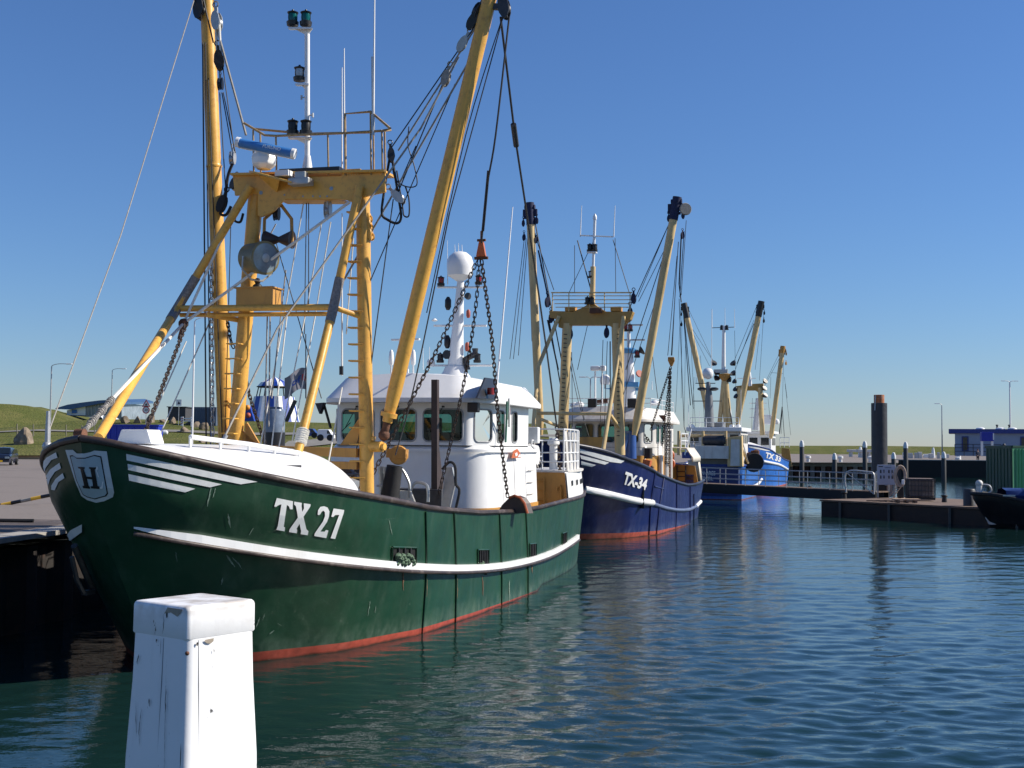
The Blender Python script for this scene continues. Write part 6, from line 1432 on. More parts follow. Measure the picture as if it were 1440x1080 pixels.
MB().box((.0, -2.1, .45), (.55, .03, .14)).build('number_plate', mat('plate yellow', (.75, .45, .02), .5), ca); MB().box((0, -2.07, .62), (.9, .04, .1)).build('grille', blackm, ca)
# striped boom barrier lying over the quay edge
bp_ = empty('barrier_pole'); tag(bp_, 'black and yellow striped barrier pole reaching towards the bow', 'barrier pole'); a, b = at(-12, 713, 38), at(72, 696, 38)
for i in range(6): MB().tube([a.lerp(b, i/6), a.lerp(b, (i+1)/6)], .055, 8).build('stripe', [blackm, mat('barrier yellow', (.7, .4, .03), .5), blackm, greyrope, mat('barrier yellow', (.7, .4, .03)), blackm][i], bp_)
MB().tube([a+Vector((.05, 0, 0)), Vector((a.x+.05, a.y, QZ))], .05, 6).build('stand', dsteel, bp_)

# ================================================================== gangway, pontoon and what stands on it
black_t = mat('tarred steel', (.012, .012, .013), .6, .3, 2, stain=(.05, .03, .02), stain_amt=.5)
timber = mat('wet planks', (.16, .11, .08), .8, .3, 3, stain=(.06, .04, .03), stain_amt=.7)
gw = empty('gangway'); tag(gw, 'long dark steel gangway with grey railings leading to the pontoon', 'gangway')
A_, B_ = at(968, 679.5, 91), at(1232, 692, 79.5); dn = (B_-A_).normalized(); nr = Vector((-dn.y, dn.x, 0))*-1
mb = MB()
for off in (0, -1.5): mb.beam(A_+nr*off-Vector((0, 0, .32)), B_+nr*off-Vector((0, 0, .32)), .1, .62)
mb.build('girder', black_t, gw); MB().beam(A_-nr*.75, B_-nr*.75, 1.4, .08).build('walkway', timber, gw)
for off in (.02, -1.5):
    P = [A_.lerp(B_, t)+nr*off for t in [i/9 for i in range(10)]]
    handrail(gw, P, (.4, .75, 1.15), .028 if off > 0 else .024, steel)
hr = mat('pale galvanised', (.5, .5, .5), .5, .1, 5, .3)
pe = B_+nr*.1; mb = MB(); mb.tube(curve([at(1190, 692, 80.5), at(1190, 664, 80.5), at(1220, 663.5, 79.5), at(1229, 668, 79.2), at(1229, 695, 79.2)], 4), .05, 7); mb.tube([at(1192, 666, 80.5), at(1228, 694, 79.2)], .03, 5); mb.build('end_rail', hr, gw); MB().tube(curve([at(1231, 694, 80), at(1232, 664, 80), at(1244, 663, 80), at(1245, 672, 80), at(1232, 678, 80)], 3), .04, 6).build('end_rail', hr, gw)
pn = empty('pontoon'); tag(pn, 'black floating pontoon with plank deck at the end of the gangway', 'pontoon'); PZ = .95
fl_, fr_ = atz(1155, 725, 0), atz(1375, 739, 0); dd = (fr_-fl_).normalized(); bk_ = Vector((-dd.y, dd.x, 0)); 
fr_ = fl_+dd*22; c4 = [fl_, fr_, fr_+bk_*9, fl_+bk_*9]
MB().prism([p+Vector((0, 0, -.6)) for p in c4], (0, 0, PZ+.5)).build('float', black_t, pn)
MB().prism([p+Vector((0, 0, PZ-.08)) for p in [fl_-dd*.05-bk_*.1, fr_-bk_*.1, fr_+bk_*9, fl_+bk_*9]], (0, 0, .1)).build('deck', timber, pn)
for t in (1.5, 5, 9, 13, 17): MB().beam(fl_+dd*t-bk_*.12+Vector((0, 0, -.3)), fl_+dd*t-bk_*.12+Vector((0, 0, PZ-.1)), .12, .1).build('fender_strip', mat('pontoon fender', (.10, .10, .09), .8), pn)
for i, (px, D_) in enumerate(((1184, 77), (1136, 87), (1322, 73))):
    MB().lathe([(.16, 0), (.13, .3), (.2, .36), (.18, .42)], at(px, 0, D_).xy.to_3d()+Vector((0, 0, PZ+.02 if i != 1 else 1.0)), 12).build('bollard', black_t, pn)
def item(name, label, cat, px, py, D, z=None): p = at(px, py, D); e = empty(name, (p.x, p.y, PZ+.03 if z is None else z)); return tag(e, label, cat)
# guide pile
p = at(1237, 690, 83); e = empty('mooring_pile', (p.x, p.y, 0)); tag(e, 'big black guide pile with rusty top standing through the pontoon', 'pile'); zt_ = at(1237, 567, 83).z
MB().lathe([(.52, -2), (.52, zt_), (.45, zt_+.01)], (0, 0, 0), 28).build('sleeve', mat('pile sleeve', (.035, .035, .04), .5, .25, 1.5, bump=.02, bscale=3), e)
MB().lathe([(.34, zt_-1), (.34, zt_+.55), (.3, zt_+.56)], (0, 0, 0), 20).build('pile_top', mat('rusty orange', (.38, .13, .05), .8, .25, 3, stain=(.5, .45, .4), stain_amt=.6), e)
MB().beam((-.42, -.45, zt_-.5), (-.36, -.4, zt_+.5), .05, .05).build('strap', steel, e)
# notice board
e = item('notice_board', 'white safety board with rows of black symbols in front of the big pile', 'sign', 1245, 690, 79); k = 79/1750
for dx in (-10.5, 12.5): MB().beam((dx*k, 0, 0), (dx*k, 0, 44*k), .08, .08).build('post', steel, e)
MB().box((1*k, -.08, 32*k), (25*k, .05, 28*k), bev=.01).build('panel', mat('board grey', (.42, .43, .50), .5, .05, 2), e)
random.seed(2)
for iy, z in enumerate((36, 28)):
    for ix, x in enumerate((-7, -2.5, 4.5, 9)):
        MB().box((x*k, -.115, z*k), (random.uniform(1.4, 2.2)*k, .01, random.uniform(2.2, 3.4)*k), bev=.004).ball((x*k, -.115, (z+2.2)*k), .045, 8, (1, .2, 1)).build('pictogram', dsteel, e)
MB().box((-7*k, -.115, 43.5*k), (6*k, .01, 1.2*k)).build('heading', blackm, e); MB().box((3*k, -.115, 42*k), (9*k, .01, .5*k)).build('heading', blackm, e)
e = item('locker', 'dark steel locker with tan door under the notice board', 'locker', 1243, 692, 81); MB().box((-.1, 0, .5), (1.0, .6, 1.05), bev=.02).build('cabinet', blackm, e); MB().box((.28, -.32, .5), (.38, .03, .98)).build('door', mat('tan door', (.33, .24, .20), .7), e)
# hose stand
e = item('hose_stand', 'post draped with tan hose coils and a small ladder beside the notice board', 'hose stand', 1265, 694, 78); k = 78/1750; tan = mat('tan hose', (.42, .33, .26), .8, .2, 5)
MB().beam((.0, 0, 0), (.0, 0, 44*k), .16, .16).box((.06, 0, 9*k), (.4, .3, 17*k), bev=.08).build('post', blackm, e)
for i in range(7):
    r = .34+.02*i; c = Vector((-.02+random.uniform(-.05, .05), -.12-.02*i, 33*k)); MB().tube([c+Vector((math.cos(t)*r*.75, 0, math.sin(t)*r*(1.6 if math.sin(t) < 0 else 1.25))) for t in [2*math.pi*j/20 for j in range(21)]], .05, 7, caps=False).build('hose_coil', tan, e)
MB().box((.12, -.3, 23*k), (.18, .1, 7*k), bev=.03).build('white_tag', clean, e)
for dx in (-.55, -.3): MB().tube([(dx, -.2, 36*k), (dx+.32, -.25, 16*k), (dx-.2, -.25, 2*k)], .028, 6).build('ladder_rail', tan, e)
for i in range(4): MB().tube([(-.5+i*.05, -.25, (8+i*3)*k), (-.2+i*.06, -.25, (8+i*3)*k)], .02, 5).build('ladder_rung', tan, e)
# caged tank
e = item('liquid_container', 'caged plastic liquid container on a pallet on the pontoon', 'container', 1294, 698, 75); e.rotation_euler = (0, 0, R(-8)); k = 75/1750; w, h_ = 36*k, 30*k
MB().box((0, 0, .13), (w, 1.15, .14)).build('pallet', black_t, e); MB().box((0, 0, h_/2+.1), (w*.92, 1.0, h_*.86), bev=.1).build('tank', mat('dirty plastic', (.13, .10, .085), .4, .3, 2, stain=(.45, .40, .35), stain_amt=.5, sscale=1.2), e)
mb = MB()
for i in range(9):
    x = -w/2+w*i/8; mb.tube([(x, -.58, .15), (x, -.58, h_)], .018, 5)
for z in (.3, .6, .9, 1.2): mb.tube([(-w/2, -.58, z*h_/1.3), (w/2, -.58, z*h_/1.3)], .018, 5)
for i in range(6): y = -.58+1.16*i/5; mb.tube([(w/2, y, .15), (w/2, y, h_)], .018, 5); mb.tube([(-w/2, y, .15), (-w/2, y, h_)], .018, 5)
mb.tube([(-w/2, -.58, h_), (w/2, -.58, h_), (w/2, .58, h_), (-w/2, .58, h_), (-w/2, -.58, h_)], .03, 6); mb.build('cage', dsteel, e)
MB().box((0, 0, h_+.02), (w*.9, 1.0, .05)).build('lid', mat('tan door', (.33, .24, .2)), e)
e = item('pallet', 'pale timber pallet with boards in front of the caged tank', 'pallet', 1274, 705, 71.5); ply = mat('pale timber', (.6, .42, .28), .8, .15, 3)
MB().box((0, 0, .2), (1.5, .5, .08)).build('top_board', ply, e)
for i in range(3): MB().box((-.5+i*.5, 0, .08), (.12, .6, .14)).build('bearer', timber, e)
random.seed(9)
for i in range(6):
    p = at(1228+i*9, 702, 73.5-i*.2); o = MB().beam((p.x-.4, p.y-.1, PZ+.06), (p.x+.5, p.y+random.uniform(-.3, .3), PZ+.06+random.uniform(0, .06)), .18, .06).build('loose_plank', timber); tag(o, 'dark loose plank on the pontoon left of the pale pallet', 'plank', 'loose planks on the pontoon')
# green shipping container
cgr, cgl = mat('container shaded green', (.008, .055, .025), .5, .1, 1), None  # darker copy of the container paint, with the end face's shade worked in
p0 = at(1387, 690, 84); p1 = at(1424, 690, 80); e = empty('shipping_container', (p1.x, p1.y, 1.2)); tag(e, 'green corrugated shipping container behind the dark tug', 'container'); zt_ = at(1424, 628, 80).z-1.2
dx = (p0-p1).normalized(); dx.z = 0; dx.normalize(); w = (p0-p1).length; dy = Vector((.5, .42, 0)).normalized()
dy = Vector((-dx.y, dx.x, 0)); dy = dy if dy.x > 0 else -dy
dy = Vector((.93, .36, 0)).normalized(); Lc = 6.0
MB().prism([Vector((0, 0, 0)), dx*w, dx*w+dy*Lc, dy*Lc], (0, 0, zt_)).build('box', cgr, e)
mb = MB()
for i in range(22): a = dy*(.25+i*.26); mb.beam(a+Vector((.02, -.03, .15)), a+Vector((.02, -.03, zt_-.15)), .12, .1)
mb.build('corrugation', mat('container sunlit green', (.10, .32, .14), .5, .1, 1), e)  # brighter copy of the same green, painting sunlight onto the long side
MB().prism([Vector((0, -.02, .12)), dy*Lc+Vector((0, -.02, .12)), dy*Lc+Vector((0, -.02, zt_-.1)), Vector((0, -.02, zt_-.1))], (.01, -.02, 0)).build('side_panel', mat('container sunlit green', (.1, .32, .14)), e)  # sheet in the brightened green, sunlight put into its colour
mb = MB()
for i in range(8): a = dx*(w*(i+.5)/8); mb.beam(a+Vector((0, -.03, .15)), a+Vector((0, -.03, zt_-.15)), .08, .06)
mb.build('end_rib', cgr, e); MB().beam(Vector((0, 0, zt_)), dx*w+Vector((0, 0, zt_)), .14, .14).beam(Vector((0, 0, zt_)), dy*Lc+Vector((0, 0, zt_)), .14, .14).build('top_rail', cgr, e)
MB().prism([Vector((p1.x, p1.y, -.5))+q for q in (dx*w*1.3-dy*.5, -dx*.4-dy*.5, dy*9, dx*w*1.3+dy*9)], (0, 0, 1.65)).build('support_pontoon', black_t); bpy.data.objects['support_pontoon'].name = 'work_barge'; tag(bpy.data.objects['work_barge'], 'black barge deck carrying the green shipping container', 'barge')
# tug
U6 = Ship((25.35, 66.1, 0), -80)
U6.a = Vector((.985, -.17, 0)).normalized(); U6.p = Vector((U6.a.y, -U6.a.x, 0)); U6.th = math.atan2(U6.a.x, U6.a.y)
TG = U6.root('tug_boat'); tag(TG, 'black hulled tug with dark blue superstructure, bow pointing left at the right edge', 'tug', None)
vt6 = smooth_tab([(-.9, 0), (-.8, .35), (-.4, .8), (.6, 1.5), (2, 1.9), (5, 2.0), (10, 2.0)], 3)
G = [(u, max(v, 0), max(.75, 1.72-.22*max(0, u))) for u, v in vt6]+[(10.4, 1.2, .75), (10.5, 0, .75)]
tugm = hullmat('tug hull paint', (.012, .012, .014), (.012, .012, .014), .2, 0, scuff=(.05, .05, .05), amt=.3)
h6, B6, top, tops = make_hull(G, [(0, 0), (.6, .7), (2, 1.6), (5, 1.9), (11, 1.8)], .9, tugm, TG, -.9, nz=12, inner=blackm, deckz=.5)
rail_along(top, tops, .1, rubber, TG, 'fender_rail')
bt = mat('tug blue', (.012, .03, .13), .4, .12, 3)
rows = []
for i in range(9):
    u = .6+i*.7; v = lerp_tab(vt6, u)-.35; rows.append([L(u, -v+.25, 1.0), L(u, -v, 1.72-.02*u), L(u, -v*.85, 1.95-.01*u), L(u, 0, 2.05), L(u, v*.85, 1.95-.01*u), L(u, v, 1.72-.02*u), L(u, v-.25, 1.0)])
MB().grid(rows).build('foredeck_casing', bt, TG)
MB().prism([L(u, 1.4, z) for u, z in ((2.0, 1.9), (2.35, 2.7), (2.9, 2.95), (5.5, 2.95), (5.5, 1.6))], L(0, -2.8, 0)-L(0, 0, 0)).build('wheelhouse', bt, TG, bevel=.06)
MB().prism([L(u, 1.43, z) for u, z in ((2.5, 2.3), (2.65, 2.7), (3.4, 2.75), (3.4, 2.3))], (0, -.02, 0)).build('window', dkw, TG)
MB().box(U6.loc(at(1419, 697, 64)), (.6, .03, .08)).build('name_strip', steel, TG)
o6 = lambda x, y: (lambda q: q if q is not None else None)(ground_fit(B6, U6, x, y, .03))
decal(U6, B6, [[(1381, 723), (1386, 726), (1392, 733), (1402, 737), (1396, 737.5), (1387, 736.5), (1384, 729)]], .03, 'white_mark', whitemark, TG, 4)
p = U6.loc(at(1377, 688, 66)); MB().ball(p+Vector((0, 0, .3)), .2, 10).tube([p-Vector((0, 0, .2)), p+Vector((0, 0, .3))], .16, 10).build('bow_lamp', offwhite, TG); MB().tube(curve([p+Vector((.1, 0, .25)), p+Vector((.5, 0, .2)), p+Vector((.6, 0, -.1)), p+Vector((.35, 0, -.25))]), .06, 6).build('bow_fairlead', steel, TG)
c6 = at(1363, 690, 68.5); tp6 = MB().lathe([(.32, -1), (.32, 1.65), (.28, 1.7)], (c6.x, c6.y, .2), 20).build('fender_pile', mat('pile sleeve', (.03, .03, .03))); tag(tp6, 'short black round fender post between the pontoon and the tug bow', 'pile')

# ================================================================== far basin
capw = mat('pile cap white', (.68, .68, .66), .5)
for i, (px, yt, D, lb_) in enumerate(((1127.5, 619, 160, 'white capped pile nearest the stern of the bright blue trawler'), (1173.5, 637, 172, 'short white capped pile midway between the trawler and the big black pile'), (1216, 620, 160, 'white capped pile just left of the big black pile'),
    (1256.5, 636, 165, 'white capped pile just behind the notice board'), (1273.5, 621, 155, 'tall white capped pile right of the notice board'), (1327, 635, 158, 'white capped pile before the long black quay wall'))):
    p = at(px, yt, D); e = empty('mooring_pile', (p.x, p.y, 0)); tag(e, lb_, 'pile', 'white capped piles in the basin'); r = 3.2/1750*D
    MB().lathe([(r, -1), (r, p.z-1.2*r*2), (r*.9, p.z-1.1*r*2)], (0, 0, 0), 16).build('shaft', mat('dark timber pile', (.045, .045, .045), .7), e); MB().lathe([(r*1.02, p.z-2.9*r), (r*1.02, p.z-1.6*r), (r*.55, p.z-.2*r), (r*.1, p.z)], (0, 0, 0), 16).build('cap', capw, e)
for i, (px, D) in enumerate(((1134.5, 189), (1179, 189), (1220, 189), (1341, 188))):
    o = MB().lathe([(.28, 0), (.26, .45), (.42, .55), (.4, .85), (.1, .95)], at(px, 0, D).xy.to_3d()+Vector((0, 0, QZ)), 12).build('bollard', capw); tag(o, ['white bollard right of the first capped pile', 'white bollard right of the short capped pile', 'white bollard left of the big black pile', 'white bollard on the long black quay'][i], 'bollard', 'white bollards on the far quay')
# far harbour office
D = 215; e = empty('harbour_office', at(1343, 641, D), R(-20)); tag(e, 'pale blue flat roofed office with dark blue roof band on the far quay', 'building'); k = D/1750; H_ = 33*k; wo = 150*k
MB().box((wo/2, 5, H_/2), (wo, 10, H_)).build('wall', mat('office wall', (.26, .32, .42), .6, .05, 1), e); MB().box((wo/2-.3, 5, H_+.2), (wo+1.4, 11.2, .75)).build('roof', mat('office blue', (.02, .04, .2), .5), e)
for x0, x1 in ((9, 18), (85, 99), (120, 130)):
    o = MB().box(((x0+x1)/2*k, -.05, 17*k), ((x1-x0)*k, .08, 21*k)).build('window', mat('office blue', (.02, .04, .2)), e); MB().box(((x0+x1)/2*k, -.11, 17*k), ((x1-x0-3)*k, .04, 18*k)).build('pane', dkw, o)
for x in (34, 60, 76): MB().lathe([(.8, 0), (.7, .25), (.3, .4)], (x*k, 3, H_+.55), 12).build('roof_light', clean, e)
for x in (56, 72): MB().lathe([(.15, 0), (.15, .7), (.25, .75), (.2, .9)], (x*k, 3, H_+.5), 8).build('roof_vent', dsteel, e)
handrail(e, [(x*k, -1.6, 0) for x in (0, 12, 24, 36, 48, 60)], (.8, 1.4, 2.0), .07, dsteel)
e = empty('direction_sign', at(1388, 641, 205)); tag(e, 'dark blue box sign on white legs in front of the far office', 'sign'); k = 205/1750
MB().box((0, 0, 27*k), (17*k, .8, 13*k), bev=.03).build('board', mat('sign blue', (.01, .02, .30), .4), e); MB().box((8*k, -.42, 27*k), (1.6*k, .04, 9*k)).build('white_mark', clean, e)
for x in (-7, 7.5): MB().beam((x*k, 0, 0), (x*k, 0, 21*k), .3, .3).build('leg', clean, e)
e = empty('beacon_lamp', at(1412, 641, 200)); tag(e, 'white harbour lamp with a black hat left of the tall lamp post', 'lamp'); k = 200/1750; MB().lathe([(.35, 0), (.3, 13*k), (.5, 13.5*k)], (0, 0, 0), 12).build('lamp_body', clean, e); MB().lathe([(.75, 13.5*k), (.3, 15*k), (.15, 17*k)], (0, 0, 0), 12).build('lamp_hat', blackm, e)
# small things on the far quay
for i, (px0, px1, y0, y1, D) in enumerate(((1192, 1215, 632.5, 636, 330), (1205, 1226, 631.5, 635, 300))):
    a, b = at(px0, y1, D), at(px1, y0, D); o = MB().box(((a.x+b.x)/2, D, QZ+1.6), (b.x-a.x, 2.2, .7), bev=.1).box((a.x+.8, D, QZ+.7), (.5, 1.8, 1.4)).box((b.x-.8, D, QZ+.7), (.5, 1.8, 1.4)).build('boat_trailer', offwhite); tag(o, ['low white trailer left on the far quay', 'low white trailer right behind the first on the far quay'][i], 'trailer')
for i, (px, D) in enumerate(((1206.5, 300), (1307, 320), (1342, 260))):
    o = MB().lathe([(.5, 0), (.45, 1.2), (.3, 2.2), (.2, 2.6)], at(px, 0, D).xy.to_3d()+Vector((0, 0, QZ)), 10).build('white_marker', clean); tag(o, ['white marker standing by the trailers', 'white marker right of the tall capped pile', 'white marker left of the far office'][i], 'marker')
random.seed(12)
for i in range(9):
    p = at(1268+i*7.5+random.uniform(-2, 2), 0, 285).xy.to_3d()+Vector((0, 0, QZ)); o = MB().box(p+Vector((0, 0, .6)), (random.uniform(.5, 1.2), .6, random.uniform(.8, 1.8)), bev=.1).build('white_crate', random.choice((clean, offwhite, steel))); tag(o, 'small pale crate standing in the row on the far quay', 'crate', 'pale crates on the far quay')

# ================================================================== people
def person(loc, rz, label, pose='stand', coat=(.02, .03, .06), legs=(.02, .02, .03), hair=(.12, .06, .03)):
    e = empty('person', loc, rz); tag(e, label, 'person')
    J = dict(pel=(0, 0, .93), waist=(0, 0, 1.08), chest=(0, -.02, 1.32), neck=(0, -.01, 1.49), head0=(0, -.02, 1.58), head1=(0, -.02, 1.70),
             shL=(.18, 0, 1.42), elL=(.25, .02, 1.15), wrL=(.22, -.14, .95), shR=(-.18, 0, 1.42), elR=(-.25, .02, 1.15), wrR=(-.22, -.14, .95),
             hiL=(.1, 0, .88), knL=(.12, -.03, .48), anL=(.12, .02, .09), toL=(.14, -.15, .04), hiR=(-.1, 0, .88), knR=(-.12, -.02, .48), anR=(-.13, .03, .09), toR=(-.15, -.14, .04))
    if pose == 'bend':
        for k_ in ('waist', 'chest', 'neck', 'head0', 'head1', 'shL', 'shR', 'elL', 'elR', 'wrL', 'wrR'):
            x, y, z = J[k_]; J[k_] = (x, y-(z-.93)*.55, .93+(z-.93)*.82)
    rad = dict(pel=.15, waist=.135, chest=.16, neck=.058, head0=.075, head1=.09, shL=.075, elL=.048, wrL=.032, shR=.075, elR=.048, wrR=.032, hiL=.095, knL=.062, anL=.042, toL=.035, hiR=.095, knR=.062, anR=.042, toR=.035)
    E = [('pel', 'waist'), ('waist', 'chest'), ('chest', 'neck'), ('neck', 'head0'), ('head0', 'head1'), ('chest', 'shL'), ('shL', 'elL'), ('elL', 'wrL'), ('chest', 'shR'), ('shR', 'elR'), ('elR', 'wrR'), ('pel', 'hiL'), ('hiL', 'knL'), ('knL', 'anL'), ('anL', 'toL'), ('pel', 'hiR'), ('hiR', 'knR'), ('knR', 'anR'), ('anR', 'toR')]
    skin = mat('skin', (.48, .27, .19), .6)
    for s_, w in (('L', 1), ('R', -1)):
        x, y, z = J['wr'+s_]; J['pm'+s_] = (x-.01*w, y-.06, z-.05); rad['pm'+s_] = .03; E.append(('wr'+s_, 'pm'+s_))
    def skinned(name, keys, edges, m, extra=0, root=None):
        idx = {k_: i for i, k_ in enumerate(keys)}; me = bpy.data.meshes.new(name); me.from_pydata([J[k_] for k_ in keys], [(idx[a], idx[b]) for a, b in edges if a in idx and b in idx], [])
        o = bpy.data.objects.new(name, me); C.objects.link(o); o.parent = e; md = o.modifiers.new('skin', 'SKIN'); sv = me.skin_vertices[0].data
        for k_, i in idx.items(): sv[i].radius = (rad[k_]+extra, (rad[k_]+extra)*(.72 if k_ in ('chest', 'waist', 'pel') else 1)); sv[i].use_root = (k_ == (root or keys[0]))
        ss = o.modifiers.new('sub', 'SUBSURF'); ss.levels = ss.render_levels = 2; md.use_smooth_shade = True; me.materials.append(m); return o
    skinned('body', list(J.keys()), E, skin)
    skinned('jacket', ['waist', 'pel', 'chest', 'shL', 'elL', 'wrL', 'shR', 'elR', 'wrR'], E, mat('jacket %s' % label[:8], coat, .8, .2, 6), .022)
    skinned('trousers', ['pel', 'hiL', 'knL', 'anL', 'hiR', 'knR', 'anR'], E, mat('trousers %s' % label[:8], legs, .8), .018)
    skinned('shoe', ['anL', 'toL'], E, rubber, .015); skinned('shoe', ['anR', 'toR'], E, rubber, .015)
    hd = Vector(J['head1']); MB().ball(hd+Vector((0, .02, .035)), .105, 12, (.9, 1, .95)).build('hair', mat('hair', hair, .8), e)
    for s_ in (-1, 1): MB().ball(hd+Vector((s_*.035, -.092, -.03)), .012, 8).build('eye', blackm, e); MB().ball(hd+Vector((s_*.092, 0, -.04)), .022, 8, (.5, 1, 1.4)).build('ear', skin, e)
    MB().ball(hd+Vector((0, -.105, -.055)), .018, 8, (.7, 1, 1.3)).build('nose', skin, e); MB().ball(hd+Vector((0, -.09, -.095)), .02, 8, (1.2, .4, .35)).build('mouth', redm, e)
    for s_, w in (('L', 1), ('R', -1)):
        c = Vector(J['pm'+s_]); 
        for f_ in range(4):
            b = c+Vector(((f_-1.5)*.016, -.01, -.02)); MB().tube([b, b+Vector((0, -.012, -.035)), b+Vector((0, .0, -.062-.006*(f_ in (1, 2))))], [.0095, .009, .006], 6).build('finger', skin, e)
        MB().tube([c+Vector((-.02*w, 0, 0)), c+Vector((-.045*w, -.02, -.025)), c+Vector((-.04*w, -.03, -.05))], [.011, .01, .007], 6).build('thumb', skin, e)
    return e
p = at(1375, 641, 200); pe_ = person((p.x, 200, QZ), R(15), 'person in dark clothes standing at the railing of the far office'); pe_.scale = (1.2, 1.2, 1.2)
pw = Q.O+Q.a*8.6+Q.p*2.6; person((pw.x, pw.y, 1.3), R(-40), 'person in a navy jacket on the deck of the dark blue trawler', 'stand')

# ================================================================== foreground post
def post_mat():
    m = mat('peeling white paint', (.80, .80, .80), .45, .03, 3, bump=.0012, bscale=16, stain=(.5, .48, .45), stain_amt=.35, sscale=5, streak=True)
    nt = m.node_tree; N = nt.nodes; K = nt.links; b = N['Principled BSDF']; src = b.inputs['Base Color'].links[0].from_socket
    tc = N.new('ShaderNodeTexCoord')
    def layer(src, scale, lo, hi, col, mapping=(1, 1, 1), det=8, amt=1, seed=0):
        mp = N.new('ShaderNodeMapping'); mp.inputs['Scale'].default_value = mapping; mp.inputs['Location'].default_value = (seed, seed, 0); K.new(tc.outputs['Object'], mp.inputs[0])
        n = N.new('ShaderNodeTexNoise'); n.inputs['Scale'].default_value = scale; n.inputs['Detail'].default_value = det; n.inputs['Roughness'].default_value = .7; K.new(mp.outputs[0], n.inputs['Vector'])
        r = N.new('ShaderNodeMapRange'); r.inputs['From Min'].default_value = lo; r.inputs['From Max'].default_value = hi; r.inputs['To Max'].default_value = amt; K.new(n.outputs['Fac'], r.inputs['Value'])
        x = N.new('ShaderNodeMix'); x.data_type = 'RGBA'; K.new(r.outputs[0], x.inputs['Factor']); K.new(src, x.inputs['A']); x.inputs['B'].default_value = (*col, 1); return x.outputs['Result']
    src = layer(src, 14, .70, .72, (.05, .05, .05), det=4); src = layer(src, 22, .685, .70, (.10, .09, .08), (1, 1, .25), seed=4)
    sx = N.new('ShaderNodeSeparateXYZ'); K.new(tc.outputs['Object'], sx.inputs[0])
    n = N.new('ShaderNodeTexNoise'); n.inputs['Scale'].default_value = 9; n.inputs['Detail'].default_value = 8; K.new(tc.outputs['Object'], n.inputs['Vector'])
    g_ = N.new('ShaderNodeNewGeometry'); s2_ = N.new('ShaderNodeSeparateXYZ'); K.new(g_.outputs['Normal'], s2_.inputs[0])
    f = N.new('ShaderNodeMapRange'); f.inputs['From Min'].default_value = .42; f.inputs['From Max'].default_value = .62; K.new(n.outputs['Fac'], f.inputs['Value'])
    f2 = N.new('ShaderNodeMapRange'); f2.inputs['From Min'].default_value = -.10; f2.inputs['From Max'].default_value = .0; K.new(sx.outputs[2], f2.inputs['Value'])
    mu = N.new('ShaderNodeMath'); mu.operation = 'MULTIPLY'; K.new(f.outputs[0], mu.inputs[0]); K.new(f2.outputs[0], mu.inputs[1]); mu2 = N.new('ShaderNodeMath'); mu2.operation = 'MULTIPLY'; mu2.inputs[1].default_value = .6; K.new(mu.outputs[0], mu2.inputs[0])
    x = N.new('ShaderNodeMix'); x.data_type = 'RGBA'; K.new(mu2.outputs[0], x.inputs['Factor']); K.new(src, x.inputs['A']); x.inputs['B'].default_value = (.33, .27, .20, 1)
    K.new(x.outputs['Result'], b.inputs['Base Color']); return m
pm_ = post_mat(); D0 = 5.0
ztop = at(274, 845, D0).z
base_c = at(274, 845, D0)
e = empty('mooring_post', (base_c.x, base_c.y, ztop)); tag(e, 'white painted square timber mooring post with rounded cap in the foreground', 'post')
def sq(h, rz, r, n=4):
    out = []
    for i in range(4):
        a = R(45+90*i)
        for k_ in range(n+1):
            t = R(90*i+90*k_/n); cx, cy = (h-r)*(1 if i in (0, 3) else -1), (h-r)*(1 if i in (0, 1) else -1); x, y = cx+math.cos(t)*r, cy+math.sin(t)*r
            out.append(Vector((x*math.cos(rz)-y*math.sin(rz), x*math.sin(rz)+y*math.cos(rz), 0)))
    return out
RZ = R(53)
def lvl(h, z, r): return [p_+Vector((0, 0, z)) for p_ in sq(h, RZ, r)]
mb = MB(); H0 = .171
mb.grid([lvl(H0-.02, .006, .012), lvl(H0-.008, .004, .016), lvl(H0-.002, -.003, .018), lvl(H0, -.012, .018), lvl(H0+.001, -.115, .018), lvl(H0-.004, -.122, .016), lvl(H0-.010, -.122, .016)], True, True); mb.prism(lvl(H0-.02, .006, .012), (0, 0, -.01)); mb.build('post_cap', pm_, e, sharp=40)
mb = MB(); mb.grid([lvl(H0-.002, -.115, .03), lvl(H0+.004, -.3, .035), lvl(H0+.018, -.6, .035), lvl(H0+.028, -1.2, .035), lvl(H0+.028, -4.6, .035)], True, True); mb.build('shaft', pm_, e, sharp=40)
for sgn in (0, 1):
    for off in ((.03,) if sgn == 0 else (-.115,)):
        ang = RZ+math.pi+(math.pi/2 if sgn else 0)
        nx, ny = math.cos(ang), math.sin(ang); tx, ty = -ny, nx
        MB().beam(Vector((nx*(H0-.003)+tx*off, ny*(H0-.003)+ty*off, -.125)), Vector((nx*(H0+.0205)+tx*off, ny*(H0+.0205)+ty*off, -.75)), .004, .004).build('plank_seam', mat('seam', (.25, .25, .26), .8), e)
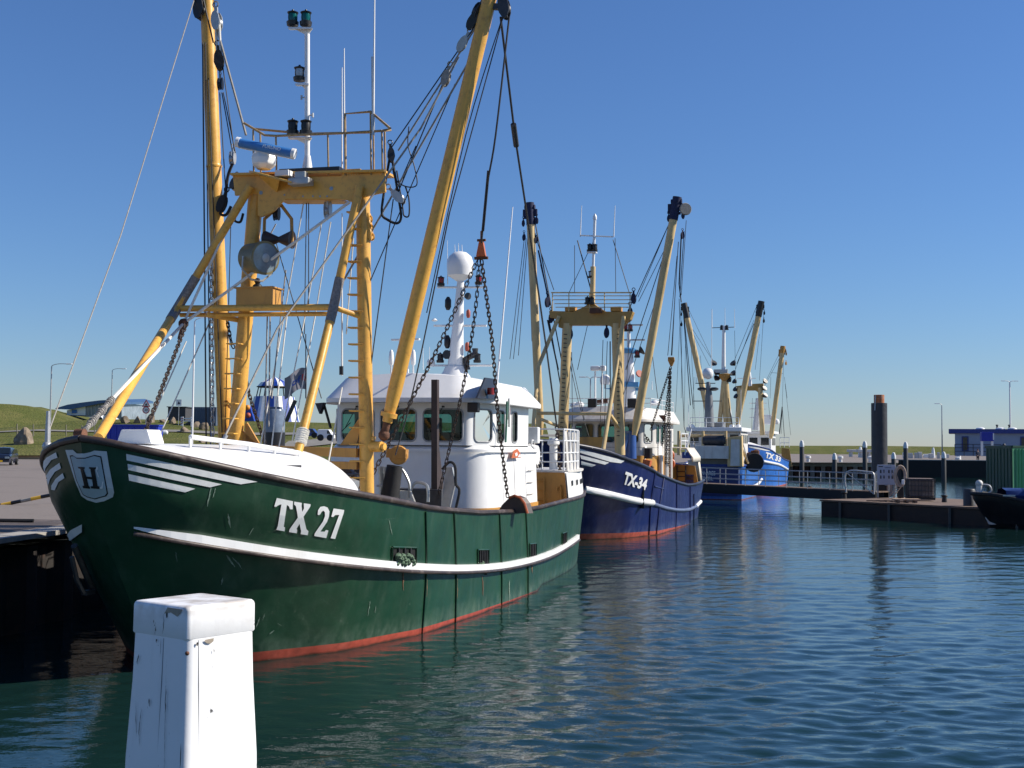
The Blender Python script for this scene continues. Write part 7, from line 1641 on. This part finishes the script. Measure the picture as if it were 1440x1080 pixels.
def on_face(side, a_, z):
    "point on a shaft face: side 0 left, 1 right; a_ across the face from the near corner"
    h_ = (H0+.001 if z > -.12 else H0+.004+max(0, -z-.12)*.036)+.0012
    n0 = RZ+math.pi+(math.pi/2 if side else 0); t0 = n0+(math.pi/2 if side == 0 else -math.pi/2)
    cn = h_-a_; return Vector((math.cos(n0)*h_+math.cos(t0)*cn, math.sin(n0)*h_+math.sin(t0)*cn, z))
random.seed(5)
def crack(side, a0, z0, z1, w, dr=.004):
    n = max(4, int(abs(z1-z0)/.012)); a_ = a0; top = []; bot = []; k_ = MB()
    for i in range(n+1):
        z = z0+(z1-z0)*i/n; a_ += random.uniform(-dr, dr)*.6; ww = w*math.sin(math.pi*(i+.3)/(n+.6))*random.uniform(.5, 1.3); top.append(on_face(side, a_-ww, z)); bot.append(on_face(side, a_+ww, z))
    k_.grid([top, bot], False); return k_.build('paint_crack', mat('crack dark', (.03, .028, .025), .9), e)
crack(0, .155, -.125, -.20, .0009, .001); crack(0, .118, -.30, -.41, .0028); crack(0, .118, -.2, -.75, .0008, .0015); crack(0, .21, -.36, -.39, .004, .012); crack(0, .14, -.03, -.11, .0012, .01); crack(0, .125, -.02, -.045, .004, .005)
crack(0, .02, -.5, -.6, .0022, .003); crack(0, .265, -.4, -.55, .0018, .006); crack(0, .30, -.38, -.52, .0016, .004); crack(0, .29, -.2, -.24, .003, .01); crack(0, .18, -.13, -.145, .004, .003); crack(1, .05, -.13, -.145, .006, .004); crack(1, .13, -.165, -.18, .002, .002)
def chip(side, pts): return MB().add([on_face(side, a_, z) for a_, z in pts], [tuple(range(len(pts)))]).build('paint_chip', mat('bare timber', (.33, .28, .22), .9, .2, 20), e)
chip(1, [(.085, -.126), (.13, -.124), (.128, -.136), (.115, -.143), (.10, -.141), (.088, -.134)]); chip(0, [(.03, -.005), (.12, -.004), (.14, -.03), (.10, -.022), (.06, -.035), (.04, -.02)])
for z in (-.17, -.33, -.5):
    a = RZ+math.pi*1.25; r_ = (H0+.0)*1.32; MB().ball((math.cos(a)*r_, math.sin(a)*r_, z), .009, 8).build('nail', rust, e)
